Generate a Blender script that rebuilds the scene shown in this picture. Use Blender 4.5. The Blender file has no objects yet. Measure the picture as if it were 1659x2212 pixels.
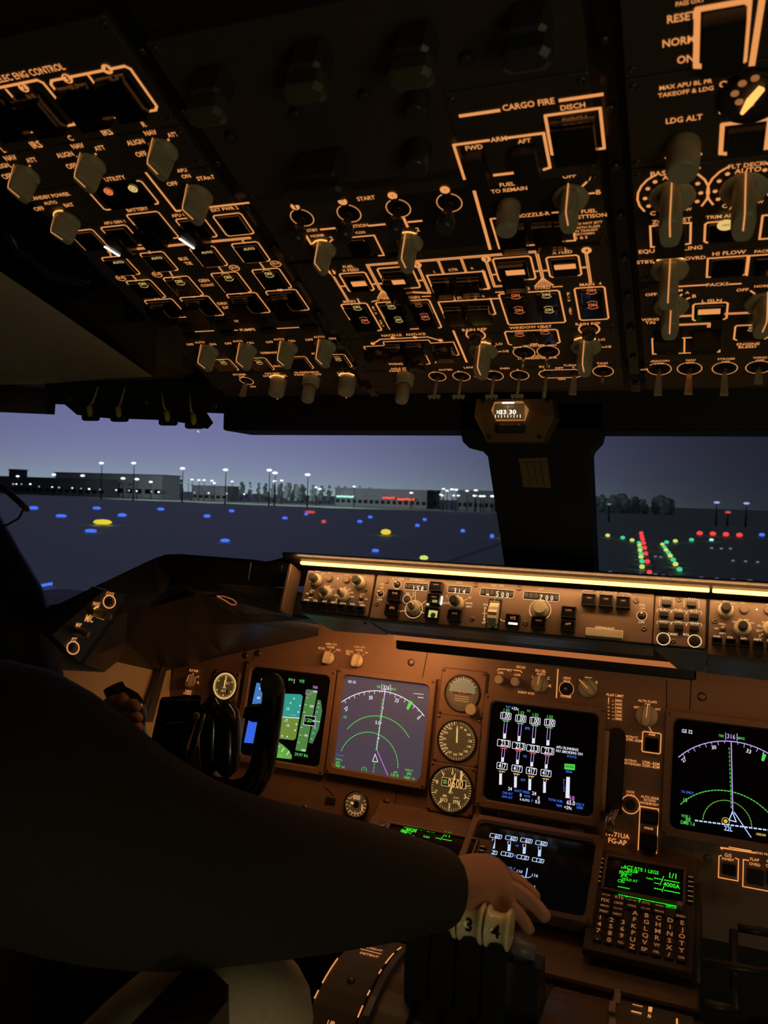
import bpy, math, random
from mathutils import Vector, Matrix
random.seed(7)
R = math.radians
SC = bpy.context.scene
COL = SC.collection
# ------------------------------------------------------------------ camera
# world: X right, Y towards the nose, Z up, metres, cockpit floor at Z=0, aircraft centreline X=0
CAM = Vector((0.235, 0.0, 1.40))
YAW, PITCH, ROLL, FPX = 0.36624, -0.018564, 0.032935, 1723.4
_f = Vector((-math.sin(YAW)*math.cos(PITCH), math.cos(YAW)*math.cos(PITCH), math.sin(PITCH)))
_r = Vector((math.cos(YAW), math.sin(YAW), 0)); _u = _r.cross(_f)
CR = _r*math.cos(ROLL)+_u*math.sin(ROLL); CU = -_r*math.sin(ROLL)+_u*math.cos(ROLL); CF = _f
cd = bpy.data.cameras.new('camera'); cam = bpy.data.objects.new('camera', cd); COL.objects.link(cam)
cam.matrix_world = Matrix(((CR.x,CU.x,-CF.x,CAM.x),(CR.y,CU.y,-CF.y,CAM.y),(CR.z,CU.z,-CF.z,CAM.z),(0,0,0,1)))
cd.sensor_fit = 'VERTICAL'; cd.sensor_height = 36.0; cd.lens = FPX*36.0/2212
cd.clip_start = 0.02; cd.clip_end = 20000
cd.dof.use_dof = True; cd.dof.focus_distance = 1.25; cd.dof.aperture_fstop = 13.0
SC.camera = cam
SC.view_settings.view_transform = 'Standard'; SC.view_settings.look = 'None'
SC.view_settings.gamma = 1; SC.view_settings.use_curve_mapping = False
SC.view_settings.exposure = 0.0

# ------------------------------------------------------------------ sky: night haze with the airport's glow
GLOW_AZ = 36.0
W = bpy.data.worlds.new('night_sky'); SC.world = W; W.use_nodes = True
nt = W.node_tree; nt.nodes.clear(); N = nt.nodes.new; L = nt.links.new
def mth(nt, op, a, b=None, clamp=False):
    n = nt.nodes.new('ShaderNodeMath'); n.operation = op; n.use_clamp = clamp
    for i, v in enumerate((a, b)):
        if v is None: continue
        if isinstance(v, (int, float)): n.inputs[i].default_value = v
        else: nt.links.new(v, n.inputs[i])
    return n.outputs[0]
tc = N('ShaderNodeTexCoord'); nrm = N('ShaderNodeVectorMath'); nrm.operation = 'NORMALIZE'; L(tc.outputs['Generated'], nrm.inputs[0])
sx = N('ShaderNodeSeparateXYZ'); L(nrm.outputs[0], sx.inputs[0])
dt = N('ShaderNodeVectorMath'); dt.operation = 'DOT_PRODUCT'; L(nrm.outputs[0], dt.inputs[0])
dt.inputs[1].default_value = (-math.sin(R(GLOW_AZ)), math.cos(R(GLOW_AZ)), 0)
ang = mth(nt, 'ARCCOSINE', dt.outputs['Value'])
def gauss(nt, x, s):
    q = mth(nt, 'DIVIDE', x, s); q = mth(nt, 'POWER', mth(nt, 'ABSOLUTE', q), 2.4); return mth(nt, 'POWER', 2.71828, mth(nt, 'MULTIPLY', q, -1.0))
wide = gauss(nt, ang, R(25.0))
zel = mth(nt, 'DIVIDE', sx.outputs['Z'], 0.040)
low = mth(nt, 'POWER', 2.71828, mth(nt, 'MULTIPLY', mth(nt, 'ABSOLUTE', zel), -1.0))
def rgb(nt, c):
    n = nt.nodes.new('ShaderNodeRGB'); n.outputs[0].default_value = (*c, 1); return n.outputs[0]
def mix(nt, fac, a, b, bt='MIX'):
    n = nt.nodes.new('ShaderNodeMix'); n.data_type = 'RGBA'; n.blend_type = bt
    for i, v in ((0, fac), (6, a), (7, b)):
        if isinstance(v, (int, float)): n.inputs[i].default_value = v
        elif isinstance(v, tuple): n.inputs[i].default_value = (*v, 1)
        else: nt.links.new(v, n.inputs[i])
    return n.outputs[2]
c_hi = mix(nt, wide, (0.010, 0.011, 0.016), (0.150, 0.145, 0.345))
c_lo = mix(nt, wide, (0.012, 0.014, 0.022), (0.28, 0.37, 0.42))
skyc = mix(nt, low, c_hi, c_lo)
bg = N('ShaderNodeBackground'); L(skyc, bg.inputs[0]); bg.inputs[1].default_value = 1.0
wo = N('ShaderNodeOutputWorld'); L(bg.outputs[0], wo.inputs[0])

# ------------------------------------------------------------------ interior lamps and the added fill lights
def area(name, loc, target, sx_, sy_, power, col):
    d = bpy.data.lights.new(name, 'AREA'); d.shape = 'RECTANGLE'; d.size = sx_; d.size_y = sy_
    d.energy = power; d.color = col
    o = bpy.data.objects.new(name, d); COL.objects.link(o); o.location = loc
    o.rotation_euler = (Vector(target)-Vector(loc)).to_track_quat('-Z', 'Y').to_euler(); return o
area('aft_fill', (0.86, -0.40, 0.90), (-0.05, 0.7, 1.60), 0.5, 0.4, 1.25, (1.0, 0.86, 0.50))  # unseen fill behind the camera, added to lift the overhead
area('lap_fill', (0.42, 0.18, 0.62), (-0.12, 0.70, 0.66), 0.10, 0.06, 0.30, (1.0, 0.80, 0.50))  # added fill light for the pilot's lap and the pedestal side
area('left_map_light', (-0.88, 0.95, 1.50), (-0.80, 1.30, 0.95), 0.04, 0.04, 0.35, (1.0, 0.66, 0.34))
area('hood_lamp', (0.08, 1.112, 1.304), (0.08, 1.136, 1.24), 0.84, 0.010, 0.64, (1.0, 0.50, 0.20))
area('glareshield_flood', (-0.26, 1.27, 1.165), (-0.36, 1.42, 0.98), 0.24, 0.012, 0.75, (1.0, 0.38, 0.12))
area('glareshield_flood_centre', (0.02, 1.290, 1.130), (0.0, 1.42, 0.90), 0.60, 0.012, 0.10, (1.0, 0.40, 0.13))
area('glareshield_flood_right', (0.55, 1.28, 1.155), (0.55, 1.42, 0.95), 0.45, 0.012, 0.18, (1.0, 0.38, 0.12))

# ------------------------------------------------------------------ materials
MATS = {}
def mat(name, col, rough=.5, metal=0., emit=None, es=1., spec=.5, noise=0., nscale=60., bump=0., coat=0., trans=0., alpha=1.):
    if name in MATS: return MATS[name]
    m = bpy.data.materials.new(name); m.use_nodes = True; t = m.node_tree; b = t.nodes['Principled BSDF']
    b.inputs['Base Color'].default_value = (*col, 1); b.inputs['Roughness'].default_value = rough
    b.inputs['Metallic'].default_value = metal; b.inputs['Specular IOR Level'].default_value = spec
    if coat: b.inputs['Coat Weight'].default_value = coat
    if trans: b.inputs['Transmission Weight'].default_value = trans
    if emit: b.inputs['Emission Color'].default_value = (*emit, 1); b.inputs['Emission Strength'].default_value = es
    if noise or bump:
        c = t.nodes.new('ShaderNodeTexCoord'); n = t.nodes.new('ShaderNodeTexNoise'); n.inputs['Scale'].default_value = nscale
        n.inputs['Detail'].default_value = 5; t.links.new(c.outputs['Object'], n.inputs['Vector'])
        if noise:
            d = tuple(x*(1-noise) for x in col); l = tuple(min(1, x*(1+noise)) for x in col)
            t.links.new(mix(t, n.outputs['Fac'], d, l), b.inputs['Base Color'])
            t.links.new(mth(t, 'MULTIPLY_ADD', n.outputs['Fac'], .25), b.inputs['Roughness'])
            t.nodes[-1].inputs[2].default_value = max(.05, rough-.12)
        if bump:
            q = t.nodes.new('ShaderNodeBump'); q.inputs['Strength'].default_value = bump; q.inputs['Distance'].default_value = .002
            t.links.new(n.outputs['Fac'], q.inputs['Height']); t.links.new(q.outputs[0], b.inputs['Normal'])
    MATS[name] = m; return m
def emi(name, col, s=1.): return mat(name, (.02,.02,.02), .6, emit=col, es=s)
def srgb(r, g, b): return tuple((c/255/12.92 if c <= 10 else ((c/255+.055)/1.055)**2.4) for c in (r, g, b))
M = dict(
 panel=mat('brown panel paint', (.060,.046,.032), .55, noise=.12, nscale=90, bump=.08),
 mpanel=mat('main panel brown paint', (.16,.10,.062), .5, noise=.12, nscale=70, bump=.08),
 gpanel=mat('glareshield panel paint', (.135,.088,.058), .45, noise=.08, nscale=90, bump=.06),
 black=mat('matt black', (.012,.011,.010), .6), blackg=mat('satin black plastic', (.014,.013,.012), .35),
 screen=mat('black display glass', (.004,.004,.006), .12),
 recess=mat('dark recess', (.004,.004,.004), .8),
 knob=mat('khaki grey knob plastic', (.46,.44,.29), .42, noise=.1, nscale=120),
 knobl=mat('pale knob plastic', (.50,.45,.32), .4, noise=.1, nscale=120),
 knobd=mat('dark knob plastic', (.05,.05,.045), .3),
 metal=mat('bare steel', (.55,.50,.42), .3, 1.), screw=mat('dark screw metal', (.12,.10,.08), .4, .8),
 toggle=mat('ivory toggle plastic', (.40,.36,.24), .4),
 brow=mat('black glareshield leatherette', (.022,.019,.016), .45, noise=.15, nscale=200, bump=.3),
 liner=mat('beige cabin liner', (.66,.56,.32), .6, noise=.1, nscale=30, bump=.1),
 linerd=mat('dark frame paint', (.022,.018,.012), .55, noise=.15, nscale=30),
 cover=mat('dark grey moulded cover', (.034,.036,.037), .42, noise=.1, nscale=50),
 under=mat('grey painted underside', (.14,.15,.15), .38, noise=.15, nscale=60),
 lens=mat('black switch lens', (.006,.006,.006), .15, coat=.5),
 L2=emi('bright cream legend', srgb(250,208,150)), L3=emi('cream legend', srgb(235,185,128)),
 L=emi('amber backlit legend', srgb(232,150,84)), LB=emi('bright amber lamp', (1.0,.42,.10), 1.6), LD=emi('dim amber legend', srgb(150,95,52)),
 LG=emi('pale cream lit legend', srgb(225,190,110)), LW=emi('white lamp', (1,.92,.75), 1.9), LR=emi('red orange lit legend', srgb(235,120,70)),
 W=emi('white symbology', srgb(228,228,240)), G=emi('green symbology', srgb(80,205,80)), C=emi('cyan symbology', srgb(70,110,235)),
 Mg=emi('magenta symbology', srgb(210,120,225)), R=emi('red symbology', srgb(235,60,50)), Y=emi('amber symbology', srgb(215,180,60)), B=emi('blue symbology', srgb(60,110,225)),
 GB=emi('bright green symbology', srgb(40,245,40)), Wb=emi('bright bluish symbology', srgb(190,215,255)),
 ndbg=emi('grey raster', srgb(64,58,72)), Lv=emi('lavender symbology', srgb(190,160,235)),
 gw=emi('gauge legend', srgb(215,170,105)), gd=mat('gauge face', (.05,.042,.03), .5, emit=srgb(58,44,22)),
 skin=mat('skin', (.46,.235,.145), .5, noise=.08, nscale=60, bump=.12),
 cloth=mat('black wool', (.022,.018,.011), .85, noise=.25, nscale=120, bump=.25), band=mat('brown trim band paint', (.13,.075,.03), .55, noise=.2, nscale=20), shirt=mat('white shirt cloth', (.5,.45,.36), .8, noise=.06, nscale=80),
 trous=mat('khaki trouser cloth', (.74,.64,.42), .85, noise=.15, nscale=120, bump=.2),
)
g = bpy.data.materials.new('clear plastic'); g.use_nodes = True; t = g.node_tree; t.nodes.clear()
_o = t.nodes.new('ShaderNodeOutputMaterial'); _m = t.nodes.new('ShaderNodeMixShader'); _t = t.nodes.new('ShaderNodeBsdfTransparent'); _g = t.nodes.new('ShaderNodeBsdfGlossy')
_g.inputs['Roughness'].default_value = .12; _fr = t.nodes.new('ShaderNodeFresnel'); _fr.inputs[0].default_value = 1.45; _t.inputs[0].default_value = (.93,.90,.84,1)
t.links.new(_fr.outputs[0], _m.inputs[0]); t.links.new(_t.outputs[0], _m.inputs[1]); t.links.new(_g.outputs[0], _m.inputs[2]); t.links.new(_m.outputs[0], _o.inputs[0])
M['clear'] = g
g2 = g.copy(); g2.name = 'windshield glass'; [setattr(n.inputs[0], 'default_value', (.985,.985,.985,1)) for n in g2.node_tree.nodes if n.type == 'BSDF_TRANSPARENT']
[setattr(n.inputs['Roughness'], 'default_value', .02) for n in g2.node_tree.nodes if n.type == 'BSDF_GLOSSY']
M['glass'] = g2

# ------------------------------------------------------------------ mesh helpers
class MB:
    def __init__(s): s.v = []; s.f = []; s.sm = []
    def add(s, vs, fs, smooth=False):
        o = len(s.v); s.v += [tuple(v) for v in vs]; s.f += [tuple(i+o for i in f) for f in fs]; s.sm += [smooth]*len(fs)
    def loft(s, rings, cap=True, smooth=True, closed=True):
        n = len(rings[0]); o = len(s.v)
        for r in rings: s.v += [tuple(p) for p in r]
        for i in range(len(rings)-1):
            for j in range(n if closed else n-1):
                k = (j+1) % n; s.f.append((o+i*n+j, o+i*n+k, o+(i+1)*n+k, o+(i+1)*n+j)); s.sm.append(smooth)
        if cap:
            s.f.append(tuple(o+j for j in reversed(range(n)))); s.sm.append(False)
            s.f.append(tuple(o+(len(rings)-1)*n+j for j in range(n))); s.sm.append(False)
    def box(s, c, d, bev=0.0, m=None):
        cx, cy, cz = c; a, b, e = d[0]/2, d[1]/2, d[2]/2
        if not bev:
            vs = [(cx+i*a, cy+j*b, cz+k*e) for k in (-1,1) for j in (-1,1) for i in (-1,1)]
            fs = [(0,2,3,1),(4,5,7,6),(0,1,5,4),(2,6,7,3),(0,4,6,2),(1,3,7,5)]
        else:
            w = min(bev, a*.9, b*.9, e*.9)
            def rr(aa, bb, z): return [(cx+aa, cy-bb+w, z), (cx+aa, cy+bb-w, z), (cx+aa-w, cy+bb, z), (cx-aa+w, cy+bb, z), (cx-aa, cy+bb-w, z), (cx-aa, cy-bb+w, z), (cx-aa+w, cy-bb, z), (cx+aa-w, cy-bb, z)]
            def rs(z, q):
                aa, bb = a-q, b-q; return rr(aa, bb, z)
            rings = [rs(cz-e, w*.7), rs(cz-e+w*.7, 0), rs(cz+e-w*.7, 0), rs(cz+e, w*.7)]
            t = MB(); t.loft(rings, smooth=False); vs, fs = t.v, t.f
        if m is not None: vs = [m @ Vector(v) for v in vs]
        s.add(vs, fs)
    def prism(s, poly, z0, z1, m=None):
        n = len(poly); r0 = [(p[0], p[1], z0) for p in poly]; r1 = [(p[0], p[1], z1) for p in poly]
        if m is not None: r0 = [m @ Vector(p) for p in r0]; r1 = [m @ Vector(p) for p in r1]
        s.loft([r0, r1], smooth=False)
    def lathe(s, prof, c=(0,0,0), n=20, m=None, flute=0., nf=0, smooth=True):
        rings = []
        for r, z in prof:
            rg = []
            for i in range(n):
                a = 2*math.pi*i/n; q = r*(1-(flute if (nf and (i % 2)) else 0))
                p = Vector((c[0]+q*math.cos(a), c[1]+q*math.sin(a), c[2]+z)); rg.append(m @ p if m is not None else p)
            rings.append(rg)
        s.loft(rings, smooth=smooth)
    def tube(s, pts, r, n=8, cap=True):
        pts = [Vector(p) for p in pts]; rs = r if isinstance(r, (list, tuple)) else [r]*len(pts)
        rings = []; pv = None
        for i, p in enumerate(pts):
            d = (pts[min(i+1, len(pts)-1)]-pts[max(i-1, 0)]).normalized()
            if pv is None: pv = d.orthogonal().normalized()
            a = (pv-d*pv.dot(d)); a = a.normalized() if a.length > 1e-6 else d.orthogonal().normalized(); pv = a; b = d.cross(a)
            rings.append([p+(a*math.cos(2*math.pi*k/n)+b*math.sin(2*math.pi*k/n))*rs[i] for k in range(n)])
        s.loft(rings, cap=cap)
    def ball(s, c, r, n=12, k=7, sc=(1,1,1)):
        prof = [(max(1e-5, r*math.sin(math.pi*i/k)), -r*math.cos(math.pi*i/k)) for i in range(k+1)]
        t = MB(); t.lathe(prof, n=n); s.add([(c[0]+v[0]*sc[0], c[1]+v[1]*sc[1], c[2]+v[2]*sc[2]) for v in t.v], t.f, True)
    def build(s, name, m, parent=None):
        me = bpy.data.meshes.new(name); me.from_pydata(s.v, [], s.f); me.materials.append(m if not isinstance(m, str) else M[m])
        me.polygons.foreach_set('use_smooth', s.sm); me.update()
        o = bpy.data.objects.new(name, me); COL.objects.link(o)
        if parent is not None: o.parent = parent
        return o
def tag(o, label=None, cat=None, group=None, kind=None):
    for k, v in (('label', label), ('category', cat), ('group', group), ('kind', kind)):
        if v: o[k] = v
    return o
def empty(name, loc=(0,0,0), mw=None):
    o = bpy.data.objects.new(name, None); o.empty_display_size = .01; COL.objects.link(o)
    if mw is not None: o.matrix_world = mw
    else: o.location = loc
    return o

# ------------------------------------------------------------------ measuring the photograph: pixel -> ray -> true place in the cockpit
CROPS = dict(F=(0,0,1), C1=(0,100,.33755), C2=(150,400,.33153), C3=(600,350,.24111), C4=(960,180,.24111), C5=(700,520,.217), C6=(1000,520,.21097),
 C7=(1350,0,.18992), C8=(1350,350,.23516), L1=(400,680,.33755), G6=(620,1180,.26522), G7=(1020,1200,.22905), G8=(1360,1220,.18023),
 M1=(80,1180,.36166), M2=(220,1400,.30139), M3=(500,1380,.27728), M4=(900,1400,.25316), M5=(1250,1430,.24653), M6=(820,1740,.28933),
 M7=(1270,1800,.23448), M8=(600,1940,.434), W5=(1250,900,.24653), W3=(0,960,.42194), W4=(600,960,.42194))
CUR = CROPS['F']
def crop(k):
    global CUR; CUR = CROPS[k]
def gx(x, y): return CUR[0]+x*CUR[2], CUR[1]+y*CUR[2]
def ray(x, y):
    x, y = gx(x, y); return (CF*FPX+CR*(x-829.5)-CU*(y-1106)).normalized()
def at(x, y, Y):
    d = ray(x, y); return CAM+d*(Y/d.y)
def atz(x, y, Z):
    d = ray(x, y); return CAM+d*((Z-CAM.z)/d.z)
class Plane:
    def __init__(s, U, V, P0): s.U = Vector(U).normalized(); s.V = Vector(V).normalized(); s.N = s.U.cross(s.V); s.O = Vector(P0)
    def hit(s, x, y, n=0.):
        d = ray(x, y); t = ((s.O-CAM).dot(s.N)+n)/d.dot(s.N); return CAM+d*t
    def uv(s, x, y, n=0.):
        p = s.hit(x, y, n)-s.O; return p.dot(s.U), p.dot(s.V)
    def mw(s, u, v, n=0.):
        p = s.O+s.U*u+s.V*v+s.N*n; U, V, Nn = s.U, s.V, s.N
        return Matrix(((U.x,V.x,Nn.x,p.x),(U.y,V.y,Nn.y,p.y),(U.z,V.z,Nn.z,p.z),(0,0,0,1)))
def pl(a, h, up):
    e = Vector((0, math.cos(a), math.sin(a))); n = Vector((0, -math.sin(a), math.cos(a)))
    return Plane((1,0,0), e*up, CAM+n*h)
OH = pl(-0.38156, 0.45, -1)       # overhead panel, sloping down to the front
MP = pl(1.32615, -1.4586, 1)      # main instrument panel
GP = pl(1.16706, -1.10, 1)        # mode control panel on the glareshield

# ------------------------------------------------------------------ text
_tc = {}
def glyphs(s):
    if s in _tc: return _tc[s]
    c = bpy.data.curves.new('t', 'FONT'); c.body = s; c.size = 1; c.resolution_u = 2; c.align_x = 'LEFT'; c.offset = .016
    o = bpy.data.objects.new('t', c); COL.objects.link(o); dg = bpy.context.evaluated_depsgraph_get()
    me = bpy.data.meshes.new_from_object(o.evaluated_get(dg))
    vs = [(v.co.x, v.co.y) for v in me.vertices]; fs = [tuple(p.vertices) for p in me.polygons]
    bpy.data.objects.remove(o); bpy.data.curves.remove(c); bpy.data.meshes.remove(me)
    x0 = min(v[0] for v in vs); x1 = max(v[0] for v in vs)
    vs = [(v[0]-(x0+x1)/2, v[1]-.34) for v in vs]
    _tc[s] = (vs, fs, x1-x0); return _tc[s]

class Panel:
    """A module on a plane: an Empty with its parts; positions are read from the photograph on that plane."""
    def __init__(s, plane, name, label, cat, tl, br, m='panel', thick=.008, n=0., plate=True, screws=True, bev=.0015, group=None, plate_name='faceplate'):
        s.p = plane; s.n = n; a = plane.uv(*tl, n); b = plane.uv(*br, n)
        s.u0, s.u1 = sorted((a[0], b[0])); s.v0, s.v1 = sorted((a[1], b[1]))
        s.cu, s.cv = (s.u0+s.u1)/2, (s.v0+s.v1)/2; s.w, s.h = s.u1-s.u0, s.v1-s.v0
        s.e = empty(name, mw=plane.mw(s.cu, s.cv, n)); tag(s.e, label, cat, group); s.leg = {}
        if plate:
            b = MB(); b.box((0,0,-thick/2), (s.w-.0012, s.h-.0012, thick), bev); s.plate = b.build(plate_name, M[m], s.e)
            if screws:
                for i in (-1, 1):
                    for j in (-1, 1): s.screw((i*(s.w/2-.006), j*(s.h/2-.006)))
    def q(s, x, y, n=0.):
        a = s.p.uv(x, y, s.n+n); return a[0]-s.cu, a[1]-s.cv
    def sc(s, x, y):  # metres per crop px along u
        a = s.q(x, y); b = s.q(x+1, y); return abs(b[0]-a[0])
    def mb(s, m): return s.leg.setdefault(m, MB())
    def T(s, txt, x, y, w, m='L', h=1., n=.0005, rot=0):
        vs, fs, tw = glyphs(txt); u, v = s.q(x, y, n); k = w*s.sc(x, y)/tw; c, d = math.cos(R(rot)), math.sin(R(rot))
        s.mb(m).add([(u+a*k*c-b*k*h*d, v+a*k*d+b*k*h*c, n) for a, b in vs], fs)
    def TU(s, txt, u, v, w, m='L', h=1., n=.0005):
        vs, fs, tw = glyphs(txt); k = w/tw; s.mb(m).add([(u+a*k, v+b*k*h, n) for a, b in vs], fs)
    def poly(s, pts, wmm=.8, m='L', n=.0004, closed=False):
        b = s.mb(m); w = wmm/2000
        P = [Vector(p) for p in pts]; c = len(P)
        for i in range(c if closed else c-1):
            p, q = P[i], P[(i+1) % c]; d = (q-p)
            if d.length < 1e-7: continue
            d.normalize(); o = Vector((-d.y, d.x))*w; e = d*w*.6
            b.add([(*(p-e-o), n), (*(q+e-o), n), (*(q+e+o), n), (*(p-e+o), n)], [(0,1,2,3)])
    def Ln(s, pts, wmm=.9, m='L', n=.0004, hv=True):
        P = [s.q(*p) for p in pts]
        if hv:   # snap nearly straight runs to the panel's own axes
            P = [list(p) for p in P]
            for i in range(1, len(P)):
                du, dv = P[i][0]-P[i-1][0], P[i][1]-P[i-1][1]
                if abs(dv) < .14*abs(du): P[i][1] = P[i-1][1]
                elif abs(du) < .14*abs(dv): P[i][0] = P[i-1][0]
        s.poly(P, wmm, m, n)
    def rc(s, x0, y0, x1, y1, n=0.):
        a = s.q(x0, y0, n); b = s.q(x1, y1, n); return min(a[0],b[0]), max(a[0],b[0]), min(a[1],b[1]), max(a[1],b[1])
    def Fr(s, x0, y0, x1, y1, wmm=.9, m='L', r=.0018, n=.0004):
        a, b, c, d = s.rc(x0, y0, x1, y1); r = min(r, (b-a)/3, (d-c)/3)
        s.poly([(a+r,c),(b-r,c),(b,c+r),(b,d-r),(b-r,d),(a+r,d),(a,d-r),(a,c+r)], wmm, m, n, True); return a, b, c, d
    def Fill(s, x0, y0, x1, y1, m='L', n=.0003):
        a, b, c, d = s.rc(x0, y0, x1, y1, n); s.mb(m).add([(a,c,n),(b,c,n),(b,d,n),(a,d,n)], [(0,1,2,3)])
    def Pg(s, pts, m='L', n=.0003):
        s.mb(m).add([(*s.q(*p), n) for p in pts], [tuple(range(len(pts)))])
    def Arc(s, x, y, rmm, a0=0, a1=360, wmm=.9, m='L', n=.0004, uv=None):
        u, v = uv or s.q(x, y, n); k = max(4, int(abs(a1-a0)/15)); r = rmm/1000
        s.poly([(u+r*math.sin(R(a0+(a1-a0)*i/k)), v+r*math.cos(R(a0+(a1-a0)*i/k))) for i in range(k+1)], wmm, m, n)
    def Dot(s, x, y, rmm, m='L', n=.0005, uv=None, k=12):
        u, v = uv or s.q(x, y, n); r = rmm/1000; s.mb(m).add([(u+r*math.cos(2*math.pi*i/k), v+r*math.sin(2*math.pi*i/k), n) for i in range(k)], [tuple(range(k))])
    def Tick(s, uv, a, r0, r1, wmm=.7, m='L', n=.0004):
        c = (math.sin(R(a)), math.cos(R(a))); s.poly([(uv[0]+c[0]*r0/1000, uv[1]+c[1]*r0/1000), (uv[0]+c[0]*r1/1000, uv[1]+c[1]*r1/1000)], wmm, m, n)
    def part(s, name, m): b = MB(); return b, (lambda par=None: b.build(name, M[m] if isinstance(m, str) else m, par or s.e))
    def screw(s, uv, r=.0026, m='screw'):
        b = MB(); b.lathe([(r*1.15,-.002),(r*1.15,.0002),(r*.9,.0009),(r*.3,.0010),(r*.28,.0002)], (uv[0],uv[1],0), 10); return b.build('screw', M[m], s.e)
    def Scr(s, x, y, r=.0030, m='screw'): return s.screw(s.q(x, y), r, m)
    # ---- controls
    def Sel(s, x, y, ang=0, size=.021, height=.020, m='knob', pm='L', ring=False, taper=.62, skirt=.55):
        u, v = s.q(x, y); k = size/2
        b = MB(); b.lathe([(k*1.02,0),(k*1.08,.0015),(k*1.0,.0042),(k*skirt,.0065)], (u,v,0), 24, flute=0)
        ca, sa = math.cos(R(-ang)), math.sin(R(-ang))
        def ringp(hw, hl, z):
            pts = []
            for i in range(20):
                a = 2*math.pi*i/20; cc, ss = math.cos(a), math.sin(a)
                px = hw*math.copysign(abs(cc)**.6, cc); py = hl*math.copysign(abs(ss)**.8, ss)
                pts.append((u+px*ca-py*sa, v+px*sa+py*ca, z))
            return pts
        b.loft([ringp(k*.62,k*1.0,.003), ringp(k*.50,k*1.02,.007), ringp(k*.42*taper/.62,k*.98,height*.85), ringp(k*.36*taper/.62,k*.90,height)])
        o = b.build('selector_knob', M[m], s.e)
        t = MB(); w = .0005
        pr = [(-1.0,.0),(-1.0,0)]
        def L3(a, l, z): return (u+a*ca-l*sa, v+a*sa+l*ca, z)
        pts = [(k*1.15,.0012),(k*1.06,height*.5),(k*1.0,height*.86),(k*.90,height+.0004),(-k*.15,height+.0004)]
        for i in range(len(pts)-1):
            (l0,z0),(l1,z1) = pts[i], pts[i+1]
            t.add([L3(-w,l0,z0), L3(w,l0,z0), L3(w,l1,z1), L3(-w,l1,z1)], [(0,1,2,3)])
        t.build('pointer', M[pm], o)
        if ring:
            r_ = MB(); r_.tube([(u+k*1.12*math.sin(a_), v+k*1.12*math.cos(a_), .0012) for a_ in [R(ang-40+8*i) for i in range(11)]], .0006, 5); r_.build('lit_rim', M['LB'], o)
        return o
    def Rnd(s, x, y, size=.014, height=.016, m='knobl', top=None, nf=24, dual=None, lit=False, name='rotary_knob'):
        u, v = s.q(x, y); k = size/2; b = MB()
        b.lathe([(k,0),(k*1.02,.001),(k*.97,height*.85),(k*.86,height)], (u,v,0), nf*2 if nf else 24, flute=.07 if nf else 0, nf=nf)
        o = b.build(name, M[m], s.e)
        if dual:
            d = MB(); kk = dual[0]/2; d.lathe([(kk,height),(kk,height+dual[1]*.85),(kk*.8,height+dual[1])], (u,v,0), 28, flute=.06, nf=1); d.build('inner_knob', M[dual[2]], o)
        if lit:
            r_ = MB(); r_.tube([(u+k*1.1*math.sin(a_), v+k*1.1*math.cos(a_), .001) for a_ in [R(-60+12*i) for i in range(11)]], .0007, 5); r_.build('lit_rim', M['LB'], o)
            p_ = MB(); p_.box((u-k*.2, v-k*.9, height*.7), (.0006,.0006,height*.7)); p_.build('pointer', M['L'], o)
        return o
    def Btn(s, x0, y0, x1, y1, txt=None, tm='LG', tsz=.5, h=.0035, m='lens', txt2=None, inset=.0006, bez=None, name='push_button', ty=.22):
        a, b, c, d = s.rc(x0, y0, x1, y1); q = MB()
        q.box(((a+b)/2, (c+d)/2, h/2-.001), (b-a-2*inset, d-c-2*inset, h+.002), .0006); o = q.build(name, M[m], s.e)
        if bez:
            z = MB(); w = .0011
            for (cu, cv, su, sv) in (((a+b)/2, c+w/2, b-a, w), ((a+b)/2, d-w/2, b-a, w), (a+w/2, (c+d)/2, w, d-c-2*w), (b-w/2, (c+d)/2, w, d-c-2*w)):
                z.box((cu, cv, h*.6), (su, sv, h*1.2+.002))
            z.build('button_bezel', M[bez], o)
        if txt:
            vs, fs, tw = glyphs(txt); k = (b-a)*tsz/tw; t = MB(); t.add([((a+b)/2+p[0]*k, d-(d-c)*ty+p[1]*k, h+.0003) for p in vs], fs); t.build('legend', M[tm], o)
        return o
    def Grd(s, x0, y0, x1, y1, h=.009, ang=0, m='clear'):
        a, b, c, d = s.rc(x0, y0, x1, y1); q = MB(); t = .0012
        q.box(((a+b)/2, (c+d)/2, h), (b-a, d-c, t)); q.box((a+t/2, (c+d)/2, h/2), (t, d-c, h-.001)); q.box((b-t/2, (c+d)/2, h/2), (t, d-c, h-.001)); q.box(((a+b)/2, c+t/2, h/2), (b-a-2*t, t, h-.001))
        q.box(((a+b)/2, d+.0015, h/2), (b-a+.001, .0025, h*.5)); return q.build('guard_cover', M[m], s.e)
    def Tog(s, x, y, kind='bat', ang=0, L_=.016, ring=5.2, gap=None, m='toggle', lean=.0):
        u, v = s.q(x, y)
        if ring: s.Arc(x, y, ring, 0, 360, .8) if gap is None else s.Arc(x, y, ring, gap, 360-gap, .8)
        b = MB(); b.lathe([(.0036,0),(.0036,.0022),(.0022,.003)], (u,v,0), 12)
        o = b.build('toggle_switch', M['screw'], s.e)
        if ring: q_ = MB(); q_.lathe([(ring*.86/1000,-.0005),(ring*.86/1000,.0002)], (u,v,0), 18, smooth=False); q_.build('switch_recess', M['recess'], o)
        dv = -lean*L_; t = MB()
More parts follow.
